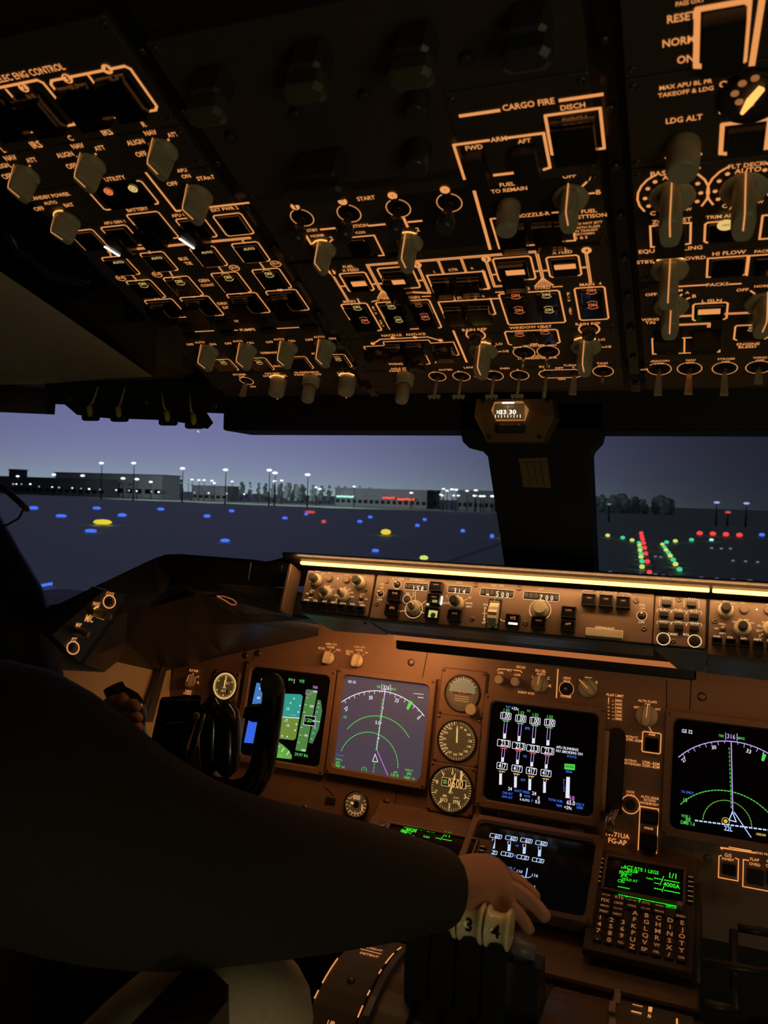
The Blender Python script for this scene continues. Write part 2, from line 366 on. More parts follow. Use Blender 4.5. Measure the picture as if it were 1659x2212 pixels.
        if kind == 'bat': t.tube([(u,v,.002),(u,v+dv*.5,L_*.6),(u,v+dv,L_)], [.0013,.0021,.0024], 10); t.ball((u,v+dv,L_), .0024, 8, 5)
        elif kind == 'tab':
            t.tube([(u,v,.002),(u,v+dv*.3,L_*.3)], .0013, 8)
            r0 = [(u-.0024,v+dv*.3-.0014,L_*.25),(u+.0024,v+dv*.3-.0014,L_*.25),(u+.0024,v+dv*.3+.0014,L_*.25),(u-.0024,v+dv*.3+.0014,L_*.25)]
            r1 = [(u-.0038,v+dv-.002,L_),(u+.0038,v+dv-.002,L_),(u+.0038,v+dv+.002,L_),(u-.0038,v+dv+.002,L_)]
            t.loft([r0, r1], smooth=False)
        elif kind == 'tee':
            t.tube([(u,v,.002),(u,v+dv,L_)], .0016, 10); t.box((u, v+dv, L_+.0015), (.014, .0035, .003), .0006)
            for i in (-1, 0, 1): t.ball((u+i*.0048, v+dv-.001, L_+.0035), .0012, 8, 5)
        elif kind == 'big': t.lathe([(.0030,.002),(.0034,.008),(.0058,.013),(.0072,L_*.6),(.0068,L_)], (u,v,0), 16)
        t.build('lever', M[m], o); return o
    def Win(s, x0, y0, x1, y1, name='readout_window', m='recess', deep=.001):
        a, b, c, d = s.rc(x0, y0, x1, y1); q = MB(); q.box(((a+b)/2, (c+d)/2, 0), (b-a, d-c, .0006)); return q.build(name, M[m], s.e)
    def done(s, name='legend'):
        names = dict(L='backlit_legend', LB='lit_marking', LD='dim_legend', LG='pale_legend', LW='lamp_marking', LR='red_legend', W='white_symbols', G='green_symbols', C='cyan_symbols', B='blue_symbols', Mg='magenta_symbols', Y='amber_symbols', R='red_symbols', recess='switch_recess', black='black_marking')
        for k, b in s.leg.items():
            if b.f: b.build(names.get(k, 'symbols'), M['L3' if (k == 'L' and s.p is GP) else k], s.e)['kind'] = 'stuff'
        return s
# ================================================================== STRUCTURE
def struct(name, b, m, parent=None):
    o = b.build(name, M[m] if isinstance(m, str) else m, parent); o['kind'] = 'structure'; return o
GZ = CAM.z-8.7            # the apron, far below the cockpit floor
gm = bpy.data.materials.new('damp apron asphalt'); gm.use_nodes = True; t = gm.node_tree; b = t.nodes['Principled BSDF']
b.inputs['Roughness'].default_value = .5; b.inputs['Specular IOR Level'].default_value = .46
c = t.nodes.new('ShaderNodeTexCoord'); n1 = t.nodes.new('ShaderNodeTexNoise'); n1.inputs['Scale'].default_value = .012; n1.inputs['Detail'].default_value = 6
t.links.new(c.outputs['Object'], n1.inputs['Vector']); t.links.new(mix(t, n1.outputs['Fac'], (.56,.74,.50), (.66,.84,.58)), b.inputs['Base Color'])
b_ = MB(); b_.add([(-4000,20,GZ),(4000,20,GZ),(4000,9000,GZ),(-4000,9000,GZ)], [(0,1,2,3)]); struct('floor_outside', b_, gm)
concrete = mat('pale apron concrete', (.75,.78,.78), .5, noise=.2, nscale=.02)
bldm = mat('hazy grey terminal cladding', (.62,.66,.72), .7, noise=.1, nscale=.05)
bldd = mat('dark terminal cladding', (.22,.23,.25), .7, noise=.1, nscale=.05)
treem = mat('haze pale foliage', (.50,.60,.58), .9, noise=.25, nscale=.3)  # distance haze is put into this pale foliage colour
trunkm = mat('tree trunk bark', (.05,.045,.04), .9)
paintm = mat('worn taxiway paint', (.42,.46,.48), .6, noise=.2, nscale=.5)
def ord_(i, n): return ['leftmost','second','third','fourth','fifth','sixth','seventh','eighth','ninth','tenth','eleventh','twelfth','thirteenth','fourteenth','fifteenth','sixteenth','seventeenth','eighteenth','nineteenth','twentieth'][i]
def gpatch(name, pts, m, label, cat, lift=.03):
    b = MB(); P = [atz(*p, GZ+lift) for p in pts]
    c0 = sum(P, Vector())/len(P); b.loft([[p-c0-Vector((0,0,.05)) for p in P], [p-c0 for p in P]], smooth=False); o = b.build(name, m); o.location = c0; tag(o, label, cat); return o
crop('W4')
gpatch('taxiway_line', [(815,612),(850,615),(1172,503),(1165,492)], paintm, 'long pale painted taxiway line slanting to the central window post', 'road marking')
gpatch('concrete_patch', [(855,318),(985,320),(965,309),(880,308)], concrete, 'small pale concrete patch on the dark apron beyond the blue lights', 'pavement', .12)
crop('W3')
gpatch('apron_strip', [(470,240),(480,256),(1200,292),(1700,296),(2380,312),(2380,303),(1650,279),(1200,262),(700,244)], concrete, 'long pale concrete apron in front of the terminal buildings', 'pavement')
crop('W5')
gpatch('taxiway_marking', [(440,1312),(530,1345),(540,1330),(450,1305)], paintm, 'short pale marking left of the red centre light row', 'road marking')
gpatch('runway_marking', [(620,1215),(650,1340),(682,1335),(640,1212)], paintm, 'pale painted bar right of the red centre light row', 'road marking')
gpatch('taxiway_stripe', [(685,1385),(700,1365),(820,1335),(830,1348)], paintm, 'pale painted stripe slanting to the right green and yellow row', 'road marking')
gpatch('far_pavement', [(435,872),(640,880),(640,908),(445,902)], concrete, 'small faint pavement patch below the trees right of the window post', 'pavement')
gpatch('far_runway_strip', [(1060,840),(1480,850),(1490,862),(1080,852)], concrete, 'thin pale strip under the lone pinkish lamp at right', 'pavement')

# lights on the ground
LMAT = {k: emi(f'{n} airfield lamp', srgb(*c), s) for k, n, c, s in (('b','blue',(75,115,250),1.1),('y','yellow',(225,205,60),1.1),('r','red',(245,70,70),1.1),('w','white',(235,240,255),1.7),('g','green',(70,215,150),1.),('t','teal white',(170,245,225),1.2),('ye','yellow green',(215,230,110),1.),('d','faint grey',(120,128,150),.9),('o','orange',(250,90,60),1.1),('m','dim bluish',(150,165,210),1.1),('rd','dusky red',(205,75,80),1.0))}
def glight(x, y, col, w, h, name, label, group=None, lift=.25, rot=0):
    p = atz(x, y, GZ+lift); D = (p-CAM).length; k = CUR[2]*D/FPX
    b = MB(); b.lathe([(.0001,-1),(.6,-.85),(1,-.35),(1,.1),(.75,.7),(.0001,1)], n=12)
    o = MB(); o.add([(v[0]*w*k/2, v[1]*w*k/2, v[2]*h*k/2) for v in b.v], b.f, True); ob = o.build(name, LMAT[col]); ob.location = p+Vector((0,0,h*k/2-lift*.5))
    s = MB(); s.lathe([(w*k*.3,-h*k/2-.02),(w*k*.3,-h*k/2+.06)], n=8); s.build('light_base', 'screw', ob)
    tag(ob, label, 'airfield light', group); return ob
crop('W3')
bl = [(172,332,42,17),(313,371,50,15),(495,332,38,15),(465,448,56,18),(625,368,42,17),(823,337,34,15),(1060,373,34,17),(1186,346,28,15),(1152,497,48,18),(1458,382,28,15),(1567,362,20,13)]
bl = [(gx(a,b)+(w*CUR[2],h*CUR[2])) for a,b,w,h in bl]
crop('W4'); bl += [(gx(a,b)+(w*CUR[2],h*CUR[2])) for a,b,w,h in [(420,400,26,16),(473,377,24,15),(500,548,38,18),(715,420,24,16),(752,390,22,15),(947,448,24,18),(1097,477,22,22)]]
crop('F'); bl.sort()
for i, (x, y, w, h) in enumerate(bl):
    glight(x, y, 'b', w, h, 'taxiway_light', f'blue taxiway edge light, {ord_(i,0)} from the left through the left windshield' if i else 'blue taxiway edge light, leftmost one, beside the dark sight bar', 'blue taxiway edge lights')
crop('W5'); glight(1605,1046,'b',44,28,'taxiway_light','blue taxiway edge light alone at the far right beyond the red row','blue taxiway edge lights')
crop('W3')
for i in range(7): glight(178+14*i, 731-2.6*i, 'b', 13, 17, 'edge_lamp', f'small blue lamp of the short row at far left, {ord_(i,0)}' + ('' if i == 0 else ' from the left'), 'short near row of blue lamps')
glight(525,408,'y',86,26,'apron_sign','wide yellow lit sign left of centre on the apron')
glight(1587,352,'rd',52,15,'apron_sign','red lit sign beside a blue light in mid apron')
glight(755,237,'o',26,13,'vehicle_lamp','orange lamp in front of the left terminal building')
glight(905,243,'t',50,15,'lit_sign','long teal lit sign between the left terminal and the dark block')
crop('W4')
glight(235,402,'rd',24,19,'apron_lamp','small dusky red lamp right of the red sign')
glight(553,460,'y',52,30,'apron_sign','yellow lit sign with soft edges in the middle of the apron')
glight(748,587,'ye',44,24,'centreline_light','yellow green light near the glareshield left of the painted line')
glight(1153,475,'ye',28,26,'centreline_light','yellow green light touching the central window post')
glight(1062,295,'o',58,10,'lit_sign','long red lit sign close to the central post')
glight(510,287,'t',44,10,'lit_sign','faint teal lit sign below the lit terminal front')
crop('W5')
for i, (x, y) in enumerate([(548,1032),(553,1060),(560,1086),(568,1120),(577,1162),(587,1213),(602,1282),(620,1376)]):
    glight(x, y, 'r', 36+i*.8, 30+i*1.6, 'stop_light', f'red light of the near centre row, {["farthest","second farthest","third farthest","fourth farthest","fourth nearest","third nearest","second nearest","nearest"][i]}', 'red lights in the near centre row')
for i, (x, y) in enumerate([(528,1110),(532,1134),(538,1156),(538,1180),(545,1212),(546,1240),(555,1280),(555,1328)]):
    glight(x, y, 'g' if i % 2 == 0 else 'ye', 34+i*1.2, 24+i*2.4, 'lead_off_light', f'{"green" if i%2==0 else "yellow"} light of the left converging row, {["farthest","second farthest","third farthest","fourth farthest","fourth nearest","third nearest","second nearest","nearest"][i]}', 'left converging row of green and yellow lights')
for i, (x, y) in enumerate([(733,1126),(750,1150),(765,1177),(786,1203),(802,1230),(828,1266),(848,1305),(883,1352)]):
    glight(x, y, 'ye' if i % 2 == 0 else 'g', 34+i*1.6, 26+i*2.2, 'lead_off_light', f'{"yellow" if i%2==0 else "green"} light of the right converging row, {["farthest","second farthest","third farthest","fourth farthest","fourth nearest","third nearest","second nearest","nearest"][i]}', 'right converging row of green and yellow lights')
for i, (x, y, c_) in enumerate([(254,1051,'ye'),(386,1071,'g'),(468,1092,'ye'),(770,1110,'g'),(847,1100,'ye'),(989,1090,'g')]):
    glight(x, y, c_, 38, 30, 'cross_light', f'{"yellow" if c_=="ye" else "green"} light of the curved cross row, {ord_(i,0)}' + ('' if i == 0 else ' from the left'), 'curved cross row of green and yellow lights')
for i, (x, y) in enumerate([(1060,1036),(1175,1041),(1290,1046),(1408,1052)]):
    glight(x, y, 'r', 48, 36, 'bar_light', f'large red light of the horizontal bar at right, {ord_(i,0)}' + ('' if i == 0 else ' from the left'), 'horizontal bar of large red lights')
glight(1163,1086,'t',34,22,'inset_light','single whitish light below the red bar')
for i, (x, y, w) in enumerate([(275,1370,34),(540,1388,28),(672,1393,38),(740,1402,34),(805,1408,34),(1075,1422,44),(1212,1430,44),(1355,1440,44),(1500,1448,50)]):
    glight(x, y, 'd', w, 26, 'inset_marker', f'faint grey marker in the nearest row over the glareshield, {ord_(i,0)}' + ('' if i == 0 else ' from the left'), 'nearest row of faint markers')
for i, (x, y) in enumerate([(1165,1155),(1250,1160),(1330,1160),(672,1228),(720,1232),(1352,1264),(1463,1270),(1568,1276)]):
    glight(x, y, 'd', 28, 18, 'inset_marker', f'tiny faint grey marker behind the nearest row, {ord_(i,0)} listed from the far side', 'tiny faint markers farther out').scale = (.9,.9,.7)

# lamps on masts
def mast(x, y, D, r, name, label, group, base=True, col='w'):
    p = at(x, y, D); e = empty(name, (p.x, p.y, GZ)); tag(e, label, 'lamp mast', group); k = CUR[2]*D/FPX; hz = p.z-GZ
    b = MB(); b.tube([(0,0,0),(0,0,hz*.6),(0,0,hz)], [.5,.32,.22], 8); b.build('mast', 'screw', e)
    h = MB(); h.ball((0,-.6,hz), r*k, 12, 6, (1.5,.8,.62)); h.build('lamp_head', LMAT[col], e)
    return e
crop('W3')
for i, (x, y) in enumerate([(522,96),(687,96),(937,123),(1157,130),(1381,132),(1410,146),(1577,155)]):
    mast(x, y, 480, 12, 'floodlight_mast', f'tall white floodlight mast standing on the apron, {ord_(i,0)}' + ('' if i == 0 else ' from the left'), 'tall white floodlight masts')
SM = [gx(a,b) for a,b in [(93,163),(278,155),(425,160),(632,174),(703,178),(774,192),(985,180),(1020,183),(1047,183),(1087,186),(1098,198),(1190,190),(1408,188),(1444,185),(1620,220),(1638,228)]]
SZ = [10,12,12,12,12,10,8,8,8,8,9,7,9,8,7,9]
crop('W4'); s2 = [(393,216),(685,248),(850,228),(868,237),(893,230),(915,232),(835,257),(845,262),(900,262),(925,262),(970,238),(1015,235),(1010,263),(1040,265),(1055,265),(1100,265)]
SM += [gx(a,b) for a,b in s2]; SZ += [7,8,7,7,8,8,6,7,7,7,7,8,9,8,8,9]
crop('F')
o_ = sorted(range(len(SM)), key=lambda i: SM[i][0])
def place(x, G, cnt):
    for k, (lim, ph) in enumerate(G):
        if x < lim: cnt[k] = cnt.get(k, -1)+1; return ph, cnt[k]
LG_ = [(100,'over the low building at the far left'),(205,'against the dark pier roof'),(345,'on the pale hall'),(450,'left of the pale mast above the cargo shed'),(560,'right above the cargo shed'),(650,'among the middle trees'),(790,'before the middle pier trees'),(905,'on the middle pier roof'),(980,'between the pier and the gate building'),(2000,'at the gate building by the central post')]
cn_ = {}
for r_, i in enumerate(o_):
    x, y = SM[i]; ph, q_ = place(x, LG_, cn_)
    mast(x, y, 575+(r_%4)*11, SZ[i]*.42194*.95, 'apron_lamp', f'short white lamp {ph}, {ord_(q_,0)}' + ('' if q_ == 0 else ' from the left'), 'short white lamps at the terminals')
# the masts throw their light on the terminal fronts
for i, (x, y) in enumerate([(222,1000),(290,1000),(395,1012),(488,1015),(583,1016),(666,1025)]):
    d = bpy.data.lights.new('apron_floodlight', 'SPOT'); d.energy = 120000; d.spot_size = R(95); d.spot_blend = 1.; d.color = (.80,.92,1.); d.shadow_soft_size = 1.5
    p_ = at(x, y, 480); o = bpy.data.objects.new('apron_floodlight', d); COL.objects.link(o); o.location = p_+Vector((0,2,0)); o.rotation_euler = (R(88),0,R(-(i-2.5)*4))
crop('W5')
for x, y, c_, l in [(268,767,'d','faint lamp under the trees right of the central post'),(1210,752,'m','pale blue lamp, left one of the far right pair'),(1470,760,'m','pale blue lamp, right one of the far right pair'),(1308,838,'rd','lone pinkish lamp above the thin pale strip')]:
    mast(x, y, 420, 16 if c_ != 'd' else 12, 'far_lamp', l, None, col=c_)

# terminals
def building(name, label, x0, x1, ytop, D, depth, m, floors=1, posts=0):
    a = at(x0, ytop, D); c = at(x1, ytop, D); z1 = (a.z+c.z)/2; w = c.x-a.x; e = empty(name, ((a.x+c.x)/2, D+depth/2, GZ)); tag(e, label, 'building')
    h = z1-GZ; b = MB(); b.box((0,0,h/2), (w, depth, h)); b.build('wall', m, e)
    r = MB(); r.box((0,0,h+.4), (w+2, depth+2, .8)); r.build('roof', bldd, e)
    for f in range(floors):
        for i in range(posts):
            q = MB(); q.box((-w/2+w*(i+.5)/posts, -depth/2-.15, h*(.28+.42*f)), (w/posts*.62, .3, h*.2)); q.build('window', M['recess'], e)
    return e
crop('W3')
building('terminal_building', 'long low dark pier building at the left behind the apron lamps', 62, 540, 175, 620, 18, bldd, 1, 14)
building('terminal_hall', 'tall pale terminal hall rising behind the dark pier', 283, 832, 152, 672, 30, bldm, 1, 12)
building('control_block', 'narrow block with stepped top at the far left edge', 46, 82, 130, 668, 16, bldd, 2, 2)
building('service_building', 'low building at the left edge of the windshield', -60, 50, 165, 640, 18, bldd, 1, 4)
building('cargo_shed', 'dark rectangular cargo shed right of the teal sign', 985, 1165, 215, 640, 20, bldd, 1, 6)
crop('W4')
building('pier_building', 'long dark pier building with lit front in the middle distance', 295, 765, 232, 660, 20, bldd, 1, 16)
building('gate_building', 'dark gate building left of the central window post', 920, 1112, 240, 660, 20, bldd, 1, 7)
building('fuel_store', 'pale low block between the pier and the gate building', 770, 815, 238, 690, 10, bldm, 1, 3)
# lit fronts
for (x0, x1, y, c_, l) in [(300,390,265,'t','long white green lit shopfront strip on the middle pier building'),(535,600,272,'o','left red neon strip on the middle pier building'),(610,700,280,'o','right red neon strip on the middle pier building')]:
    a = at(x0, y, 655); d = at(x1, y, 655); b = MB()
    n_ = int((x1-x0)/11)
    for i in range(n_): b.box((a.x+(d.x-a.x)*(i+.5)/n_, 655, a.z+random.uniform(-.25,.25)), ((d.x-a.x)/n_*.85, .5, 1.7))
    tag(b.build('light_strip', LMAT[c_]), l, 'light strip')
crop('W3')
for i, x in enumerate([68,84,110,155,200,267,302,370,415,456,512,595,660,700,775,812,995,1068,1160,1250]):
    y = 205+i*2.6 if i > 3 else 203; p = at(x, y, 560); b = MB(); b.ball((0,0,0), (5.5 if i % 3 else 7)*CUR[2]*560/FPX, 8, 5, (1.25,.8,.8))
    o = b.build('ramp_lamp', LMAT['w' if i % 4 in (1,3) else 'm']); o.location = p
    tag(o, f'small ramp lamp in the low row before the left terminal, {ord_(i,0)}' + ('' if i == 0 else ' from the left'), 'lamp', 'low row of ramp lamps')
    q = MB(); q.tube([(0,0,GZ-p.z),(0,0,0)], .12, 5); q.build('post', 'screw', o)

# trees
def tree(x, ytop, hw, D, label, seed):
    rnd = random.Random(seed); p = at(x, ytop, D); k = CUR[2]*D/FPX; r = hw*k*1.05; H = p.z-GZ
    e = empty('tree', (p.x, D, GZ)); tag(e, label, 'tree', 'dark trees on the far side of the airfield')
    b = MB()
    for i in range(14):
        a = rnd.uniform(0, 6.28); q = rnd.uniform(.05,.7)*r; z = rnd.uniform(.16,.80)*H; rr = min(r, H*.5)*rnd.uniform(.40,.62)*(1.15-.45*z/H)
        t_ = MB(); t_.ball((q*math.cos(a), q*math.sin(a), z), rr, 10, 6, (1,1,1.15)); b.add([(v[0]+rnd.uniform(-.1,.1)*rr, v[1], v[2]+rnd.uniform(-.1,.1)*rr) for v in t_.v], t_.f)
    b.ball((0,0,H-r*.45), r*.45, 10, 6, (1,1,1.2)); b.build('crown', treem, e)
    q = MB(); q.tube([(0,0,0),(0,0,H*.6)], [r*.12, r*.06], 6); q.build('trunk', trunkm, e)
crop('W3')
TR = [(848,178,9),(928,180,18),(965,182,6),(1238,192,24),(1280,192,16),(1325,197,18),(1362,200,20),(1400,203,20),(1440,200,22),(1482,197,24),(1520,205,20),(1545,203,18),(130,140,12),(62,128,10)]
TR = [(*gx(a,b), w*CUR[2]) for a,b,w in TR]
crop('W4'); TR += [(*gx(a,b), w*CUR[2]) for a,b,w in [(10,205,22),(50,198,22),(90,204,20),(130,210,20),(180,207,20),(225,212,20),(265,210,18),(310,212,16),(345,215,16),(385,222,16),(420,212,12),(470,220,14),(520,226,16)]]
crop('F'); TR.sort()
TG_ = [(130,'behind the low building at the far left'),(380,'at the right end of the pale hall'),(470,'between the hall and the cargo shed'),(600,'right of the cargo shed'),(680,'left of the rightmost tall mast'),(740,'right of the rightmost tall mast'),(2000,'above the middle pier building')]
cn_ = {}
for i, (x, y, w) in enumerate(TR):
    ph, q_ = place(x, TG_, cn_); tree(x, y, w, 712+(i%3)*34, f'dark distant tree {ph}, {ord_(q_,0)}' + ('' if q_ == 0 else ' from the left'), 50+i)
crop('W5')
for i, (x, y, w) in enumerate([(150,690,26),(205,682,40),(300,685,46),(362,676,54),(425,715,34),(500,700,40),(575,722,24),(720,692,74),(780,715,44)]):
    tree(x, y+4, w*1.5, 900+(i%2)*60, f'dark tree right of the central window post, {ord_(i,0)}' + ('' if i == 0 else ' from the left'), 90+i)

# ---------------------------------------------------------------- cockpit shell
def slab(name, pts, th, m, kind='structure', parent=None):
    P = [Vector(p) for p in pts]; n = (P[1]-P[0]).cross(P[2]-P[0]).normalized()*th
    b = MB(); b.loft([[p for p in P], [p+n for p in P]], smooth=False); o = b.build(name, M[m] if isinstance(m, str) else m, parent)
    if kind and parent is None: o['kind'] = kind
    return o
XL, XR = -1.12, 1.30
b = MB(); b.box((.09,.35,-.03), (2.5,3.1,.06)); struct('floor', b, 'linerd')
b = MB(); b.box((.09,-.62,1.0), (2.5,.06,2.1)); struct('wall_back', b, 'linerd')
b = MB(); b.box((XR+.03,.3,1.0), (.06,1.9,2.1)); b.box((XR+.03,1.5,.6), (.06,.55,1.2)); struct('wall_right', b, 'linerd')
b = MB(); b.box((.09,.10,2.02), (2.5,1.45,.06)); struct('ceiling', b, 'linerd')
# nose bulkhead in front of the panels, below the windshield sill
b = MB(); b.box((.09,1.62,.53), (2.5,.06,1.10)); struct('wall_front', b, 'linerd')
# header above the windshield
crop('F'); zt = at(1015,930,1.2).z
xh = at(480,915,1.2).x; zh = at(300,846,1.2).z
b = MB(); b.box(((xh+1.36)/2,1.25,zt+.16), (1.36-xh,.10,.32), .004); b.box(((xh-1.22)/2,1.25,(zh+zt+.32)/2), (xh+1.22,.10,zt+.32-zh), .004); struct('trim_1', b, 'linerd')
b = MB(); b.loft([[(-1.2,1.22,zt+.30),(-1.2,.80,1.90),(-1.2,.80,2.02),(-1.2,1.30,zt+.34)],[(1.34,1.22,zt+.30),(1.34,.80,1.90),(1.34,.80,2.02),(1.34,1.30,zt+.34)]], smooth=False); struct('ceiling_front', b, 'linerd')
# overhead console front fascia joining the panel to the header
f0, f1 = OH.hit(480,836), OH.hit(1659,850)
fp = [(f0.y+.006, f0.z-.002), (f0.y+.012, f0.z+.070), (1.203, 1.64), (1.203, 1.86), (f0.y-.02, 1.86), (f0.y-.005, f0.z+.012)]
b = MB(); b.loft([[(x, y, z) for y, z in fp] for x in (f0.x-.02, 1.3)], smooth=False); struct('trim_2', b, 'linerd')
# left wall: lower panel, sill and the frame of the side window
pa = at(88,1312,.98); 
b = MB(); b.box((XL-.03,.45,.56), (.06,2.1,1.12)); struct('wall_left', b, 'linerd')
b = MB(); b.box((XL-.03,.02,1.60), (.06,1.25,1.0)); struct('wall_left_upper', b, 'liner')
# windshield corner post on the left
p0, p1 = at(-30,1095,.95), at(92,1316,.95)
b = MB(); b.tube([p0+Vector((-.05,0,.24)), p0+Vector((-.052,0,0)), p1+Vector((-.064,0,0)), p1+Vector((-.03,.0,-.12))], [.045,.045,.054,.056], 12); struct('window_frame_1', b, 'linerd')
b = MB(); b.box((-1.0,1.12,1.10), (.20,.62,.14), .02); struct('trim_3', b, 'linerd')
# central post with its flared head
Yp = 1.25
def T4(pts, y0, y1, b):
    b.loft([[Vector((p.x, y0+(p.y-Yp), p.z)) for p in pts], [Vector((p.x, y1+(p.y-Yp), p.z)) for p in pts]], smooth=False)
crop('F'); b = MB()
pp = [(1015,880),(1012,935),(1018,960),(1032,973),(1058,978),(1070,990),(1112,1262),(1292,1262),(1280,985),(1284,975),(1300,958),(1306,935),(1308,880)]
T4([at(*p, Yp) for p in pp], 1.20, 1.27, b); struct('window_frame_2', b, 'linerd')
# windshield panes
for i, (x0, x1) in enumerate([(-1.22,.0),(.06,1.32)]):
    b = MB(); b.add([(x0,1.33,1.22),(x1,1.33,1.22),(x1,1.305,zt+.18),(x0,1.305,zt+.18)], [(0,1,2,3)]); o = struct(f'window_{i+1}', b, 'glass')
# beige side and roof liner left of the overhead console
def lin(p, Y): return at(*p, Y)
c0 = OH.hit(478,832); c1 = OH.hit(-200,260)
rows = []
for (ya, xe, ze) in [(1.16,-.62,1.60),(.90,-.60,1.66),(.60,-.60,1.74),(.20,-.60,1.84),(-.30,-.60,1.96)]:
    r = []
    for i in range(9):
        a = i/8; r.append((xe+(XL-xe)*math.sin(a*math.pi/2), ya, ze-.02+(1.66-ze-.10)*(1-math.cos(a*math.pi/2))*(.9)))
    rows.append(r)
b = MB(); b.loft(rows, cap=False, closed=False); struct('ceiling_liner', b, 'liner')
b = MB(); b.box((-1.0,1.15,1.665), (.86,.10,.16), .03); struct('trim_4', b, 'band')
b = MB(); b.loft([[(-1.18,.55,1.57),(-1.18,.55,1.64),(-1.02,.60,1.64),(-1.02,.60,1.57)],[(-1.18,1.2,1.60),(-1.18,1.2,1.67),(-.95,1.2,1.67),(-.95,1.2,1.60)]], smooth=False); struct('trim_5', b, 'linerd')
# ================================================================== OVERHEAD PANEL
_P = Panel.__init__
def ohp(name, label, vt, vb, col, **k):
    """overhead module between two seams (each seam given by one pixel on it) in one of the three columns"""
    crop('F'); p = Panel(OH, name, label, 'control panel', vt, vb, plate=False, **k)
    p.u0, p.u1 = col; p.cu = sum(col)/2; p.w = col[1]-col[0]; p.e.matrix_world = OH.mw(p.cu, p.cv, 0)
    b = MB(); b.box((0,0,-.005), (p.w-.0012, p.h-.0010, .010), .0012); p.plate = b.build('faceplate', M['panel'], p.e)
    for i in (-1, 1):
        for j in (-1, 1): p.screw((i*(p.w/2-.0055), j*(p.h/2-.0065)), .0028)
    return p
LC, CC, RC = (-.572,-.374), (-.360,-.070), (-.050,.300)
# console body behind the modules
e = empty('overhead_console', mw=OH.mw(-.135, -.44, -.011)); tag(e, 'black sloping overhead console carrying all the lit ceiling panels', 'console')
b = MB(); b.box((0,0,-.03), (.90,.74,.06), .004); b.build('housing', M['linerd'], e)
for u in (-.367-.0, -.060):
    q = MB(); q.box((u+.135,0,.0035), (.010,.72,.007)); q.build('rail', M['blackg'], e)
    for j in range(14):
        q = MB(); q.lathe([(.0030,0),(.0034,.0010),(.0026,.0024),(.001,.0026)], (u+.135, -.34+j*.052, .0075), 10); q.build('rail_stud', M['screw'], e)
def pipe(p, pts, w=2.6): p.Ln(pts, w, 'L', .0004); p.Ln(pts, w*.28, 'LD', .0006)
def ball(p, x, y, t, r=3.6):
    p.Dot(x, y, r, 'LG' if False else 'L', .0007, k=16); p.T(t, x, y, r*1.1/1000/p.sc(x,y)*.55, 'black', n=.0010)
def ons(p, x, y, w=46, m='LG', t='ON'):
    p.T(t, x, y, w*.95, m, n=.0040, h=1.15); p.Arc(x, y, w*.70*p.sc(x,y)*1000, 125, 235, .6, m, n=.0040); p.Arc(x, y, w*.70*p.sc(x,y)*1000, -50, 50, .45, m, n=.0040)

# --- electronic engine control
p = ohp('engine_control_panel', 'overhead panel of four guarded engine control switches at the upper left corner', (100,60), (200,302), LC); crop('C1')
p.T('ELEC ENG CONTROL', 190, 172, 500, h=1.15)
p.Fr(310,222,1018,402,2.2,r=.003); p.Fr(-190,300,495,495,2.2,r=.003); p.Ln([(562,178),(618,255)],2.); p.Ln([(40,275),(105,350)],2.)
for x, y, t in [(150,265,'2'),(430,207,'3'),(685,147,'4'),(-100,310,'1')]: p.Dot(x,y,4.2,n=.0007); p.T(t,x,y,26,'black',n=.001)
for x0,y0,x1,y1 in [(385,262,735,448),(640,205,965,392),(-120,355,210,520),(110,322,440,492)]:
    p.Btn(x0+20,y0+10,x1-20,y1-20); p.Grd(x0,y0,x1,y1,.012)
p.done()
# --- inertial reference selectors
p = ohp('reference_selector_panel', 'overhead panel of three olive selector knobs marked ALIGN NAV ATT', (200,302), (180,398), LC); crop('C1')
for x,y,dx in [(1050,655,0),(590,745,0),(170,815,0)]: p.Sel(x,y,-8,.0225,.024)
for t,x,y,w in [('R',920,500,26),('NAV',962,553,85),('ATT',1105,566,72),('ALIGN',866,614,122),('OFF',903,690,76),('C',450,588,30),('NAV',497,638,85),('ATT',637,652,72),('ALIGN',414,694,118),('OFF',459,767,76),
  ('L',20,664,20),('NAV',66,714,85),('ATT',200,729,72),('ALIGN',12,766,105),('OFF',48,832,76),('IRS',682,548,72),('IRS',230,630,72)]: p.T(t,x,y,w,h=1.15)
for x,y in [(1078,598),(955,628),(965,690),(612,690),(495,708),(522,772),(190,765),(75,775)]: p.Dot(x,y,1.0)
p.done()
# --- electrical
p = ohp('electrical_panel', 'large left overhead electrical panel with bus diagram and generator switches', (180,398), (350,700), LC); crop('C1')
p.T('STANDBY POWER',310,962,300); p.T('OFF',250,1040,70); p.T('AUTO',322,1002,92); p.T('BAT',440,1016,66)
p.Sel(435,1105,-20,.0225,.022,ring=True)
p.T('APU',1163,795,68); p.T('ON',1190,832,60); p.T('OFF',1102,880,74); p.T('START',1316,842,122); p.Sel(1272,945,-12,.024,.025)
p.T('UTILITY',735,846,145); p.Fr(545,905,1020,1004,1.5); p.Btn(580,890,1000,1010,h=.002)
p.Dot(693,932,4.2,'LR',n=.0030); p.Dot(850,913,4.2,'LG',n=.0030); p.Arc(693,932,2.2,0,360,.5,'black',n=.0034); p.Arc(850,913,2.2,0,360,.5,'black',n=.0034)
p.Ln([(935,808),(1150,1050),(1590,995)],2.0)
crop('C2')
p.T('BATTERY',443,158,150); p.Fr(368,192,716,340,1.3); p.Btn(420,215,690,335); p.Grd(432,262,655,355,.010)
p.T('APU GEN 2',745,192,175); p.Fr(688,222,967,332,1.3); p.Btn(715,225,945,325); p.Grd(735,262,930,368,.010)
p.T('EXT PWR 2',1010,155,190); p.Fr(932,198,1207,312,1.3); p.Btn(960,200,1190,300)
